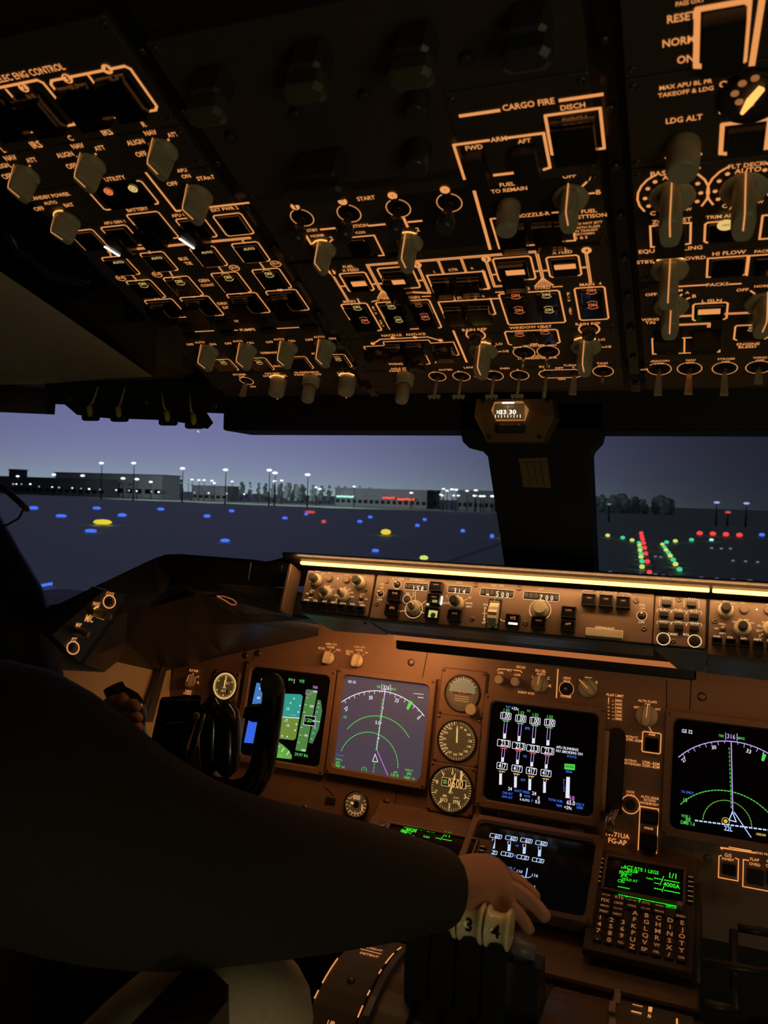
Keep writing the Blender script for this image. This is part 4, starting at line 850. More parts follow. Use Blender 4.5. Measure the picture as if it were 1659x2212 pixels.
# lamps under the hood: fluorescent strips in three lengths
for x0, x1, l in [(gl+.002,.028,'long glowing strip lamp under the hood above the left and mode panels'),(.0305,.118,'short glowing strip lamp under the hood at the VERT SPD window'),(.1205,.48,'glowing strip lamp under the hood from the ALT window to the right edge')]:
    b = MB(); b.box(((x1-x0)/2, 0, 0), (x1-x0-.001, .0046, .006), .001); o = b.build('strip_lamp', emi('strip lamp glow', (1.0,.47,.11), 4.2)); o.matrix_world = GP.mw(x0, gt+.0050, .016); tag(o, l, 'lamp', 'strip lamps under the hood')
def gpp(name, label, tl, br, **k): crop('F'); return Panel(GP, name, label, 'control panel', tl, br, m='gpanel', screws=False, thick=.02, **k)
def toggle(p, x, y, r, L_=.010, ang=0, m='metal'): return p.Tog(x, y, 'bat', L_=L_, ring=r, m=m)
def efis(p, left):
    if left:
        crop('G6'); T = p.T
        for t,x,y,w in [('RADIO',200,208,46),('MINS',250,206,38),('BARO',296,220,36),('FPV',350,218,30),('MTRS',490,234,38),('IN',558,240,16),('BARO',594,240,36),('HPA',631,248,28),('VOR',313,322,28),('MAP',348,326,28),('APP',280,341,28),('PLN',373,350,26),
          ('40',435,342,18),('80',473,336,18),('160',506,350,26),('320',527,377,28),('640',531,411,28),('20',407,366,18),('5',402,436,9),('10',393,398,16),('VOR L',208,360,40),('OFF',166,385,28),('ADF L',193,419,40),('VOR R',613,392,40),('OFF',643,430,28),('ADF R',602,456,42),
          ('WXR',158,437,44),('STA',232,443,36),('WPT',306,450,40),('ARPT',382,457,50),('DATA',457,465,50),('POS',533,472,38),('TERR',612,480,46)]: T(t,x,y,w,'L')
        p.Rnd(243,280,.020,.010,'knobl',nf=14,dual=(.013,.012,'knobd')); p.Rnd(592,300,.020,.010,'knobl',nf=14,dual=(.013,.012,'knobd'))
        p.Rnd(346,262,.011,.004,'gpanel',nf=0,name='round_button'); p.Rnd(488,273,.011,.004,'gpanel',nf=0,name='round_button'); p.Dot(413,263,1.0,'LW')
        p.Rnd(325,390,.021,.010,'knobl',nf=14,dual=(.011,.012,'knobd')); p.Rnd(462,402,.021,.009,'knobl',nf=14,dual=(.009,.013,'metal'))
        for a,c in [((270,240),(285,228)),((285,358),(300,368)),((328,336),(332,346)),((350,362),(362,353)),((440,352),(446,362)),((474,347),(472,360)),((487,370),(498,360)),((495,385),(512,380)),((495,405),(515,410)),((400,405),(412,403)),((408,430),(420,424))]: p.Ln([a,c],.8,hv=False)
        for x,y in [(202,386),(608,424)]: p.Tog(x,y,'bat',L_=.006,ring=0)
        for x,y in [(152,474),(225,481),(298,488),(374,495),(450,503),(526,510),(605,518)]: p.Btn(x-29,y-20,x+29,y+23,h=.006,bez='blackg')
        p.Scr(641,356,.0030)
    else:
        crop('G8'); T = p.T
        for t,x,y,w in [('RADIO',1055,448,82),('MINS',1155,439,70),('BARO',1245,461,76),('FPV',1365,463,55),('APP',1255,683,52),('VOR',1325,655,54),('MAP',1402,661,60),('PLN',1467,696,54),('VOR L',1114,711,92),('OFF',1042,763,54),('ADF L',1114,821,86),('40',1600,688,38),('20',1550,727,38),('10',1538,790,34),('5',1562,852,18),
          ('WXR',1045,858,86),('STA',1205,870,70),('WPT',1368,885,82),('ARPT',1535,896,102),('DATA',1700,910,102),('MTRS',1680,480,80)]: T(t,x,y,w,'L')
        p.Rnd(1150,555,.020,.010,'knobl',nf=14,dual=(.013,.012,'knobd')); p.Rnd(1372,538,.011,.004,'gpanel',nf=0,name='round_button'); p.Rnd(1665,550,.011,.004,'gpanel',nf=0,name='round_button'); p.Dot(1525,535,1.0,'LW')
        p.Rnd(1350,770,.022,.010,'knobl',nf=14,dual=(.012,.012,'knobd')); p.Rnd(1690,775,.021,.009,'knobl',nf=14,dual=(.009,.013,'metal'))
        p.Scr(1018,680,.0030); p.Tog(1118,768,'bat',L_=.006,ring=0)
        for a,c in [((1280,695),(1302,718)),((1330,672),(1342,695)),((1400,705),(1412,685)),((1430,725),(1448,708)),((1562,790),(1592,792)),((1578,840),(1600,828)),((1575,735),(1598,752)),((1618,705),(1632,728))]: p.Ln([a,c],.8,hv=False)
        for x,y in [(1045,925),(1207,940),(1372,955),(1537,970),(1700,985)]: p.Btn(x-62,y-42,x+66,y+44,h=.006,bez='blackg')
    p.done()
efis(gpp('display_control_panel','left glareshield panel with range knob and WXR STA WPT buttons',(664,1230),(794,1333)), True)
efis(gpp('display_control_panel','right glareshield panel with RADIO MINS BARO knob, cut by the frame edge',(1532,1293),(1790,1440)), False)

M['LD2'] = emi('dim orange legend', srgb(190,110,65))
p = gpp('mode_control_panel','long brown autopilot panel with readouts 158, 314, -500 and 700',(814,1240.5),(1409,1392.5)); crop('G6')
for x,y in [(815,287),(733,470),(1538,313),(1508,595)]: p.Scr(x,y,.0034)
for t,x,y,w in [('A/T ARM',903,263,96),('OFF',890,350,40),('F/D',775,311,35),('ON',772,337,32),('OFF',755,435,42),('IAS/MACH',1062,274,118),('SEL',985,384,35),('HDG',1404,297,52),('5',1303,405,11),('25',1488,416,27),('AUTO',1291,463,58),('BANK',1484,464,62),('LIMIT',1481,491,54)]: p.T(t,x,y,w)
toggle(p,897,312,6.4); toggle(p,762,387,5.4)
def mbtn(p,x0,y0,x1,y1,t,tm='LD2',ty=.3,sz=.42): return p.Btn(x0,y0,x1,y1,t,tm,sz,h=.007,bez='blackg',ty=ty)
mbtn(p,838,363,935,460,'THR'); mbtn(p,818,482,912,577,'SPD')
def readout(p, box, digs, k='L'):
    p.Win(*box); p.Fr(*box,.9,'L'); 
    a,b,c,d = p.rc(*box)
    for i in range(7):  # digit wheels
        q = MB(); w = (b-a)/7; q.box((a+w*(i+.5), (c+d)/2, .0006), (w*.86, (d-c)*.62, .0008), .0003); q.build('digit_wheel', M['blackg'], p.e)
    for t,x,y,w in digs: p.T(t,x,y,w,'W2',n=.0016,h=1.2)
M['W2'] = emi('warm white digits', srgb(250,225,190))
readout(p,(962,292,1146,366),[('1',1033,340,6),('5',1066,342,20),('8',1101,345,20)])
p.Dot(978,430,4.6,'black',n=.0003); p.Arc(978,430,6.6,0,360,.9); p.Rnd(978,430,.009,.004,'knobd',nf=0,name='round_button')
p.Rnd(1040,512,.021,.015,'knobl',nf=12,dual=(.010,.008,'metal')); p.Arc(1032,512,13.6,0,360,1.,m='L')
for l in [[(918,531),(974,523)],[(1085,477),(1150,435)],[(1085,533),(1140,553)],[(1047,370),(1042,452)],[(1030,372),(1030,405),(1012,420)]]: p.Ln(l,.9,hv=False)
mbtn(p,1177,297,1268,380,'LNAV'); o = mbtn(p,1160,395,1250,482,'VNAV'); mbtn(p,1140,505,1238,603,'FLCH')
M['gl'] = emi('green lit lens', srgb(120,150,60)); M['yl'] = emi('pale yellow lit lens', srgb(190,195,110))
p.Fill(1185,435,1222,462,'gl',n=.0076); p.Fill(1156,520,1222,585,'yl',n=.0074); p.Dot(1189,562,4.0,'black',n=.0080)
for x0,x1 in [(1148,1156),(1252,1260)]: p.Fill(x0,405,x1,478,'LW',n=.0020)
readout(p,(1313,317,1495,391),[('3',1368,362,20),('1',1404,365,6),('4',1441,369,21)])
p.Rnd(1388,472,.022,.013,'knobl',nf=14,dual=(.014,.014,'knobd'),name='heading_knob')
for a,c in [((1310,425),(1330,435)),((1360,405),(1366,415)),((1392,398),(1392,410)),((1428,412),(1420,424)),((1468,430),(1435,446)),((1322,466),(1335,466))]: p.Ln([a,c],.9,hv=False)
mbtn(p,1325,527,1420,621,'HOLD','LD')
crop('G7')
for x,y in [(33,277),(443,308),(503,640),(1547,428),(1620,690)]: p.Scr(x,y,.0036)
for t,x,y,w in [('VERT SPD',238,283,128),('DN',127,463,42),('UP',110,632,34),('ALT',653,315,50),('A/P ENGAGE',1266,348,200),('L',1105,355,12),('C',1265,371,16),('R',1425,382,16),('F/D',1605,468,54),('ON',1604,498,48),('OFF',1597,630,60),('DISENGAGE',1250,684,180)]: p.T(t,x,y,w)
readout(p,(80,306,390,404),[('-',148,354,26),('5',238,362,26),('0',287,369,26),('0',334,373,26)])
p.Ln([(213,402),(213,428)],.9); p.Ln([(170,458),(172,430),(250,436),(248,462)],1.); p.Ln([(150,655),(150,672),(182,676)],1.); p.Ln([(210,678),(230,678),(232,660)],1.)
p.Ln([(123,485),(121,545)],.9); p.Ln([(100,546),(140,549)],.9); p.Ln([(117,555),(115,612)],.9); p.Pg([(123,480),(112,500),(134,501)]); p.Pg([(114,618),(104,595),(126,597)]); p.Ln([(258,590),(280,615),(312,620)],.9,hv=False)
u,v = p.q(205,556); b = MB(); b.box((u,v,0),(.020,.046,.0008)); b.build('wheel_slot',M['recess'],p.e)
b = MB(); t_ = MB(); t_.lathe([(.018,-.007),(.0195,-.006),(.0195,.006),(.018,.007)],n=28,flute=.07,nf=1); b.add([(u+z, v+y*1.0, -.006+x) for x,y,z in t_.v], t_.f); b.build('thumb_wheel', M['knobl'], p.e)
mbtn(p,330,564,448,680,'V/S'); p.Fill(342,628,425,660,'Wb2' if 'Wb2' in M else 'LW',n=.0076)
readout(p,(487,336,818,438),[('7',650,394,26),('0',705,399,26),('0',752,403,26)])
p.Rnd(655,520,.020,.020,'knob',nf=0,name='altitude_knob'); p.Arc(641,513,16.2*.62*1.5,0,360,1.); p.Ln([(645,432),(645,448)],.9)
mbtn(p,570,587,694,705,'HOLD','LD'); mbtn(p,852,492,978,605,'LOC'); mbtn(p,846,622,970,732,'APP')
p.Ln([(1040,340),(1055,328),(1138,333)],1.,hv=False); p.Ln([(1395,353),(1470,358),(1498,375)],1.,hv=False)
for x0,y0,x1,y1 in [(1042,372,1168,488),(1202,382,1328,500),(1362,398,1490,516)]: mbtn(p,x0,y0,x1,y1,'CMD','LD2',.34,.34)
toggle(p,1600,567,6.6)
a,c,d,g_ = p.rc(1077,692,1422,800); b = MB(); b.box(((a+c)/2,(d+g_)/2,.004),(c-a,g_-d,.010),.001); b.build('disengage_bar', M['knobl'], p.e)
p.done()

p = gpp('display_select_panel','small panel of nine brown buttons with ENG STAT and lit CANC RCL rings',(1415,1285),(1524,1403)); crop('G8')
for t,x,y,w in [('ENG',443,397,90),('STAT',745,411,92),('ELEC',413,537,98),('FUEL',590,545,98),('ECS',771,553,82),('HYD',412,681,90),('DRS',588,685,80),('GEAR',778,700,112),('CANC',516,831,122),('RCL',682,836,76)]: p.T(t,x,y,w,'L2')
M['L2'] = emi('bright cream legend', srgb(255,215,160))
for l in [[(357,495),(362,395),(392,396)],[(492,400),(535,403),(530,500)],[(652,510),(658,405),(695,408)],[(790,415),(832,418),(830,520)],[(325,565),(335,530),(365,533)],[(465,538),(495,545),(500,575)],[(502,575),(512,543),(540,545)],[(640,550),(672,556),(680,590)],[(682,590),(695,550),(725,552)],[(818,558),(862,562),(865,600)],
  [(325,705),(335,675),(365,678)],[(462,682),(495,688),(500,715)],[(502,715),(512,685),(545,688)],[(632,692),(672,698),(680,730)],[(682,730),(695,692),(718,695)],[(835,703),(862,708),(865,742)]]: p.Ln(l,.65,'L2',hv=False)
for x0,y0,x1,y1 in [(383,430,506,504),(680,445,804,518),(352,567,472,640),(530,580,652,655),(708,590,832,664),(350,710,474,785),(530,722,652,797),(710,736,835,806)]: p.Btn(x0,y0,x1,y1,h=.006,m='knobd2' if 'knobd2' in M else 'blackg')
for x,y in [(405,888),(780,914)]: p.Arc(x,y,8.2,0,360,1.2,'L2'); p.Dot(x,y,6.9,'black'); p.Rnd(x,y,.0105,.003,'blackg',nf=0,name='round_button')
p.Scr(592,422,.0030); p.Scr(522,918,.0030)
p.done()

# underside of the glareshield boxes
def quad3(name, pts, th, m, label=None, cat=None, up=(0,0,-1)):
    P = [at(*p) for p in pts]; c = sum(P, Vector())/len(P); t = Vector(up)*th
    b = MB(); b.loft([[p-c for p in P], [p-c+t for p in P]], smooth=False); o = b.build(name, M[m] if isinstance(m, str) else m); o.location = c
    if label: tag(o, label, cat)
    return o
crop('F')
o = quad3('panel_underside', [(651,1320,1.118),(795,1336,1.118),(838,1367,1.205),(719,1358,1.215)], .004, 'under', 'grey metal box bottom with screws under the left display control panel', 'panel', up=(0,.3,-1))
c = o.location
for x,y,Y in [(683,1333,1.145),(790,1345,1.135),(718,1352,1.195),(768,1356,1.20),(822,1362,1.19),(705,1340,1.16)]:
    q = at(x,y,Y)-c; b = MB(); b.ball((q.x,q.y-.001,q.z), .0028, 8, 5); b.build('screw', M['screw'], o)
o = quad3('panel_underside', [(796,1336,1.118),(1412,1395,1.118),(1412,1412,1.16),(838,1357,1.16)], .004, 'under', 'long dark sloping bottom of the mode control panel', 'panel', up=(0,.3,-1))
o = quad3('panel_underside', [(1532,1405,1.118),(1790,1432,1.118),(1790,1480,1.215),(1524,1448,1.215)], .004, 'under', 'grey metal bottom of the right display control panel', 'panel', up=(0,.3,-1))
c = o.location
for x,y,Y in [(1548,1418,1.14),(1538,1436,1.19),(1612,1424,1.14),(1622,1440,1.18),(1632,1424,1.14)]:
    q = at(x,y,Y)-c; b = MB(); b.ball((q.x,q.y-.001,q.z), .0028, 8, 5); b.build('screw', M['screw'], o)
o = quad3('panel_underside', [(1414,1396,1.118),(1530,1405,1.118),(1522,1446,1.205),(1462,1438,1.205)], .004, 'under', 'small dark metal bottom with bracket under the display select panel', 'panel', up=(0,.3,-1))
b = MB(); A_, B_ = at(852,1377,1.24), at(1505,1442,1.24); b.tube([A_, B_], .0042, 8); o = b.build('glow_lip', emi('orange lip glow', srgb(175,100,52))); tag(o, 'thin orange lip with painted glow running along the underside of the mode control panel', 'lamp')  # lip under the panel; the light falling on it is put in as emission
q = MB(); q.box(((A_.x+B_.x)/2, 1.262, A_.z-.010),(B_.x-A_.x,.03,.022),.003); q.build('lip_housing', M['blackg'], o)

# left wing of the glareshield
S_ = [((625,1200),(628,1268),1.150),((586,1211),(600,1268),1.145),((572,1213),(590,1268),1.145),((543,1209),(557,1267),1.15),((387,1197),(405,1254),1.17),((355,1198),(372,1262),1.165),((333,1205),(345,1280),1.14),((225,1256),(238,1300),1.03),((112,1310),(128,1345),.95),((40,1322),(50,1372),.90)]
b = MB(); rings = []
for t_, bt, Y in S_:
    a = at(*t_, Y); c = at(*bt, Y+.012); rings.append([c, a+Vector((0,-.002,-.006)), a+Vector((0,.004,0)), a+Vector((-.01,.14,-.022)), c+Vector((-.01,.14,-.01))])
b.loft(rings, smooth=False); o = b.build('glareshield_wing', M['brow']); tag(o, 'long black padded glareshield wing curving down to the left window', 'glareshield')
crop('M1'); pv = at(1420,165,1.142); b = MB(); b.box((pv.x,pv.y,pv.z),(.030,.006,.034),.004); b.build('vent_frame', M['blackg'], o); b = MB(); b.box((pv.x,pv.y-.003,pv.z),(.020,.004,.024)); b.build('vent_opening', M['recess'], o)
b = MB(); b.tube([at(1278,95,1.143), at(1262,200,1.148)], .0016, 6); b.build('trim_strip', M['knobl'], o)
# moulded covers below it
crop('M1'); V_ = dict(P0=(545,282,1.12),P1=(645,350,1.17),P2=(860,228,1.185),P3=(965,268,1.185),P9=(1665,432,1.165),P8=(1665,522,1.40),P4=(1105,642,1.395),P5=(725,740,1.37),P6=(450,772,1.30),P7=(250,690,1.08),P10=(1060,470,1.27),P3b=(1210,400,1.26))
VV = {k: at(*v) for k, v in V_.items()}
M['under2'] = mat('dark grey underside paint', (.07,.075,.072), .4, noise=.15, nscale=60)
def facet(name, ks, m, label, dn=(0,.012,-.006)):
    P = [VV[k] for k in ks]; c = sum(P, Vector())/len(P); b = MB()
    n = len(P); b.v = [tuple(p-c) for p in P]+[tuple(p-c+Vector(dn)) for p in P]+[tuple(sum((p-c for p in P), Vector())/n)]
    b.f = [(i,(i+1)%n,2*n) for i in range(n)]+[tuple(n+i for i in reversed(range(n)))]+[(i,n+i,n+(i+1)%n,(i+1)%n) for i in range(n)]; b.sm = [False]*len(b.f)
    o = b.build(name, M[m]); o.location = c; tag(o, label, 'cover'); return o
facet('moulded_cover', ['P0','P1','P5','P6','P7'], 'cover', 'dark left facet of the moulded cover beside the side control strip')
facet('moulded_cover', ['P1','P2','P3','P10','P4','P5'], 'cover', 'large central diamond facet of the moulded cover under the glareshield')
facet('moulded_cover', ['P3','P3b','P9','P8','P4','P10'], 'cover', 'right long facet of the moulded cover reaching the mode panels')
VV.update({k: at(*v) for k, v in dict(Q0=(1665,300,1.155),Q1=(1500,262,1.155),Q2=(1320,236,1.16),Q3=(960,200,1.18),Q4=(840,200,1.18),Q5=(700,270,1.165),Q6=(640,335,1.15),Q7=(545,275,1.10),Q8=(1665,440,1.16)).items()}) if False else None
crop('M1'); VV.update(Q0=at(1665,300,1.17),Q1=at(1500,255,1.17),Q2=at(1320,230,1.17),Q3=at(960,195,1.19),Q4=at(840,195,1.19),Q5=at(700,262,1.175),Q6=at(630,320,1.15),Q7=at(545,265,1.10),Q8=at(1665,440,1.175))
facet('wing_underside', ['Q3','Q2','Q1','Q0','Q8','P3b','P3','P2'], 'under2', 'dark teal tinted underside strip between the glareshield wing and the moulded cover')
facet('wing_underside', ['Q7','Q6','Q5','Q4','Q3','P2','P1','P0'], 'cover', 'dark left underside strip along the slanting glareshield wing')
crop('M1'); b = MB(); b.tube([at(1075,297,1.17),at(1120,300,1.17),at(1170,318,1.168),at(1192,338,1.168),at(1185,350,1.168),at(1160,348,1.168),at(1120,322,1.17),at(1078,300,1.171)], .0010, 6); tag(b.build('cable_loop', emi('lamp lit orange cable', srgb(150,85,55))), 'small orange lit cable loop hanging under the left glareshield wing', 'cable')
# side control strip with CLOCK and PTT
A_,B_,C_ = at(420,258,.985), at(545,285,1.055), at(250,690,.95)
Ux = (B_-A_).normalized(); Vx = (B_-C_); Vx = (Vx-Ux*Vx.dot(Ux)).normalized(); SP = Plane(Ux, Vx, (A_+B_)/2)
pc = []
p = Panel(SP,'side_control_strip','small dark strip with CLOCK and lower lit rings beside the left window','control panel',(455,262),(175,640),plate=False); crop('M1')
b = MB(); P = [p.q(x,y) for x,y in [(400,262),(543,285),(255,692),(92,530)]]
if (P[1][0]-P[0][0])*(P[2][1]-P[0][1])-(P[1][1]-P[0][1])*(P[2][0]-P[0][0]) < 0: P = P[::-1]
b.loft([[(*q,-.02) for q in P],[(*q,0) for q in P]], smooth=False); b.build('faceplate',M['panel'],p.e)
def ppx(p, w): return w*p.sc(400,400)*1000
for x,y in [(427,330),(210,605)]:
    u,v = p.q(x,y); ring = MB(); pts = [(*p.q(x+36*math.cos(t*math.pi/9), y+38*math.sin(t*math.pi/9)), .0015) for t in range(19)]
    ring.tube(pts, .0009, 6, cap=False); ring.build('lit_ring', M['L'], p.e); q = MB(); q.lathe([(.006,0),(.006,.003),(.005,.0035)],(u,v,0),16); q.build('push_button', M['blackg'], p.e)
p.T('CLOCK',437,285,52); p.T('PANEL',357,345,48); p.T('MAP',250,470,34); p.T('PTT',222,558,30); p.T('MIC',315,432,52)
p.Rnd(345,392,.015,.018,'knob',nf=12,lit=True,dual=(.010,.010,'knobl')); p.Rnd(228,502,.012,.018,'knob',nf=12,dual=(.010,.004,'knobl'))
p.done()

# ================================================================== MAIN INSTRUMENT PANEL
crop('F')
a0 = MP.uv(372,1450); a1 = MP.uv(1659,1400)
mtop = MP.uv(930,1376)[1]; mbot = MP.uv(520,1790)[1]
e = empty('main_panel', mw=MP.mw((a0[0]+.75)/2, (mtop+mbot)/2, 0)); tag(e, 'brown main instrument panel board behind all the displays', 'instrument panel')
W_, H_ = .75-a0[0], mtop-mbot+.04
b = MB(); b.box((0,0,-.012),(W_,H_,.016)); b.build('board', M['mpanel'], e)
def mseam(p0, p1):
    crop('F'); u0,v0 = MP.uv(*p0); u1,v1 = MP.uv(*p1); k = e.matrix_world.inverted(); b = MB()
    q0 = k @ MP.hit(*p0); q1 = k @ MP.hit(*p1); w = .0008; d = Vector((q1.x-q0.x, q1.y-q0.y, 0)).normalized(); o = Vector((-d.y,d.x,0))*w
    b.add([q0-o+Vector((0,0,-.0035)),q1-o+Vector((0,0,-.0035)),q1+o+Vector((0,0,-.0035)),q0+o+Vector((0,0,-.0035))],[(0,1,2,3)]); b.build('panel_joint', M['recess'], e)
for s in [((548,1408),(542,1436)),((905,1495),(925,1395)),((912,1465),(965,1470)),((855,1705),(850,1760)),((700,1700),(720,1720)),((705,1772),(820,1776)),((1495,1440),(1490,1535)),((1440,1470),(1440,1530)),((1435,1900),(1430,1830))]: mseam(*s)
Mi = e.matrix_world.inverted()
crop('M3')
for x,y in [(207,112),(107,130),(1400,185),(1208,1278),(565,1318)]:
    q = Mi @ MP.hit(x,y,-.004); b = MB(); b.lathe([(.007,-.002),(.007,.001),(.0045,.0022),(.001,.0022)],(q.x,q.y,q.z),14); b.build('screw', M['screw'], e)
q = Mi @ MP.hit(772,1258,-.004); b = MB(); b.box((q.x,q.y,q.z+.001),(.020,.011,.004),.001); b.build('blank_slot', M['recess'], e)
crop('M5')
q = Mi @ MP.hit(1080,305,-.004); b = MB(); b.lathe([(.0075,-.002),(.0075,.001),(.0045,.0022),(.001,.0022)],(q.x,q.y,q.z),14); b.build('screw', M['screw'], e)

def display(name, label, tl, br, plane=MP, bw=.012, depth=.007, bez='mpanel', bg='screen', sc=True, n=0., cat='display', w=None, h=None):
    crop('F'); p = Panel(plane, name, label, cat, tl, br, plate=False, n=n)
    if w: p.w = w
    if h: p.h = h
    b = MB(); a, c = p.w/2, p.h/2
    b.box((0,0,-.001),(p.w,p.h,.002)); p.glass = b.build('screen', M[bg], p.e)
    b = MB()
    # rounded opening: bezel as a loft between an outer rectangle and an inner rounded rectangle
    def rr(hw, hh, r, z, k=4):
        o_ = []
        for cx_, cy_, a0_ in ((hw-r,hh-r,0),(-hw+r,hh-r,90),(-hw+r,-hh+r,180),(hw-r,-hh+r,270)):
            for i in range(k+1): t = R(a0_+90*i/k); o_.append((cx_+r*math.cos(t), cy_+r*math.sin(t), z))
        return o_
    R_ = [rr(a+bw,c+bw,.003,-.012), rr(a+bw,c+bw,.003,depth-.001), rr(a+bw-.001,c+bw-.001,.003,depth), rr(a+.0015,c+.0015,.011,depth), rr(a-.001,c-.001,.011,.0012)]
    b.loft(R_, cap=False, smooth=False); b.build('bezel', M[bez], p.e)
    if sc:
        for i in (-1,1):
            for j in (-1,1): q = MB(); q.lathe([(.0026,0),(.0026,.0008),(.001,.001)],(i*(a+bw*.55), j*(c+bw*.55), depth),8); q.build('screw', M['screw'], p.e)
    return p
def arcpts(p, c, r, a0, a1, k=24): return [(c[0]+r*math.sin(R(a0+(a1-a0)*i/k)), c[1]+r*math.cos(R(a0+(a1-a0)*i/k))) for i in range(k+1)]
def dash(p, pts, wmm, m, duty=.6, n=.0006, step=.0065):
    P = [Vector(q) for q in pts]; 
    for i in range(len(P)-1):
        L_ = (P[i+1]-P[i]).length; k = max(1, int(round(L_/step)))
        for j in range(k): p.poly([P[i].lerp(P[i+1], j/k), P[i].lerp(P[i+1], (j+duty)/k)], wmm, m, n)
def A2(p, c, x, y): q = p.q(x, y); return math.hypot(q[0]-c[0], q[1]-c[1]), math.degrees(math.atan2(q[0]-c[0], q[1]-c[1]))
for k_, c_ in (('b1',(60,120,185)),('b2',(48,100,225)),('tl',(38,150,135)),('ol',(105,135,52)),('gt',(72,128,62)),('gt2',(62,120,78)),('gh',(95,165,60))): M[k_] = emi('screen tint '+k_, srgb(*c_))

# --- primary flight display
p = display('flight_display','left screen with green altitude tape and teal attitude field, partly behind the yoke',(546,1440),(690,1659)); p.h *= .985; crop('M3')
p.Fill(0,0,1,1,'b1') if False else None
p.Pg([(196,342),(268,350),(232,530),(158,522)],'b1',.0004); p.Pg([(158,522),(232,530),(182,815),(98,808)],'b2',.0004)
p.Pg([(250,420),(540,432),(556,448),(530,616),(218,596)],'tl',.0004); p.Pg([(218,596),(530,616),(502,775),(485,790),(190,755)],'ol',.0004)
p.Ln([(215,597),(530,618)],1.6,'W',.0006,hv=False)
for x,y,w in [(440,545,20),(440,675,20),(470,545,0.1)]: p.T('10',x,y,w,'W') if w>1 else None
for x,y in [(487,465),(460,500),(533,520),(430,630),(521,570),(505,665),(495,712),(395,756),(434,762)]: p.Dot(x,y,1.6,'W')
p.Ln([(430,560),(430,600)],.6,'W'); p.Ln([(410,640),(440,641)],.8,'W'); p.Ln([(455,590),(500,593)],.8,'W')
p.Pg([(590,393),(671,402),(580,882),(498,868)],'gt',.0004); p.Pg([(672,473),(697,480),(707,560),(682,700),(632,817),(603,808)],'gt2',.0004)
for x,y,t in [(652,412,'1000'),(625,525,'200'),(578,752,'-200'),(560,868,'400')]: p.T(t,x,y,34,'W')
for x,y in [(585,458),(573,513),(563,570),(540,688),(530,748),(518,806)]: p.Ln([(x,y),(x+14,y+1)],.9,'W',.0006)
p.Pg([(572,598),(655,606),(650,680),(562,668)],'screen',.0006); p.Ln([(572,598),(655,606),(650,680),(562,668),(572,598)],.9,'W',.0008,hv=False); p.T('120',600,634,50,'G',n=.0009); p.T('00',640,640,20,'W',n=.0009); p.Ln([(660,642),(690,645)],1.2,'W',.0008)
for x,y in [(680,498),(676,528),(668,565),(652,690),(638,730),(625,775)]: p.T('-',x,y,10,'W',n=.0006)
p.T('V/S',548,330,42,'G'); p.T('SPD',462,318,38,'G'); p.Ln([(492,312),(488,348)],.9,'W',hv=False); p.T('700',652,378,38,'Mg'); p.Ln([(590,400),(582,400),(578,430),(618,434),(622,412)],.9,'Mg',.0006,hv=False); p.T('o',648,680,10,'Mg')
p.Pg([(345,790),(400,825),(450,870),(472,912),(468,938),(300,920)],'gh',.0004); p.T('29.97 IN.',545,905,108,'G')
for x,y in [(400,865),(440,890),(360,850)]: p.T('I',x,y,6,'W',n=.0006,rot=-30)
p.T('GS',380,905,28,'G',n=.0006); p.T('80',243,320,26,'W'); p.Fill(0,0,0,0,'W') if False else None
for t,x,y in [('60',228,385),('40',210,460)]: p.T(t,x,y,26,'W',n=.0006)
p.done()

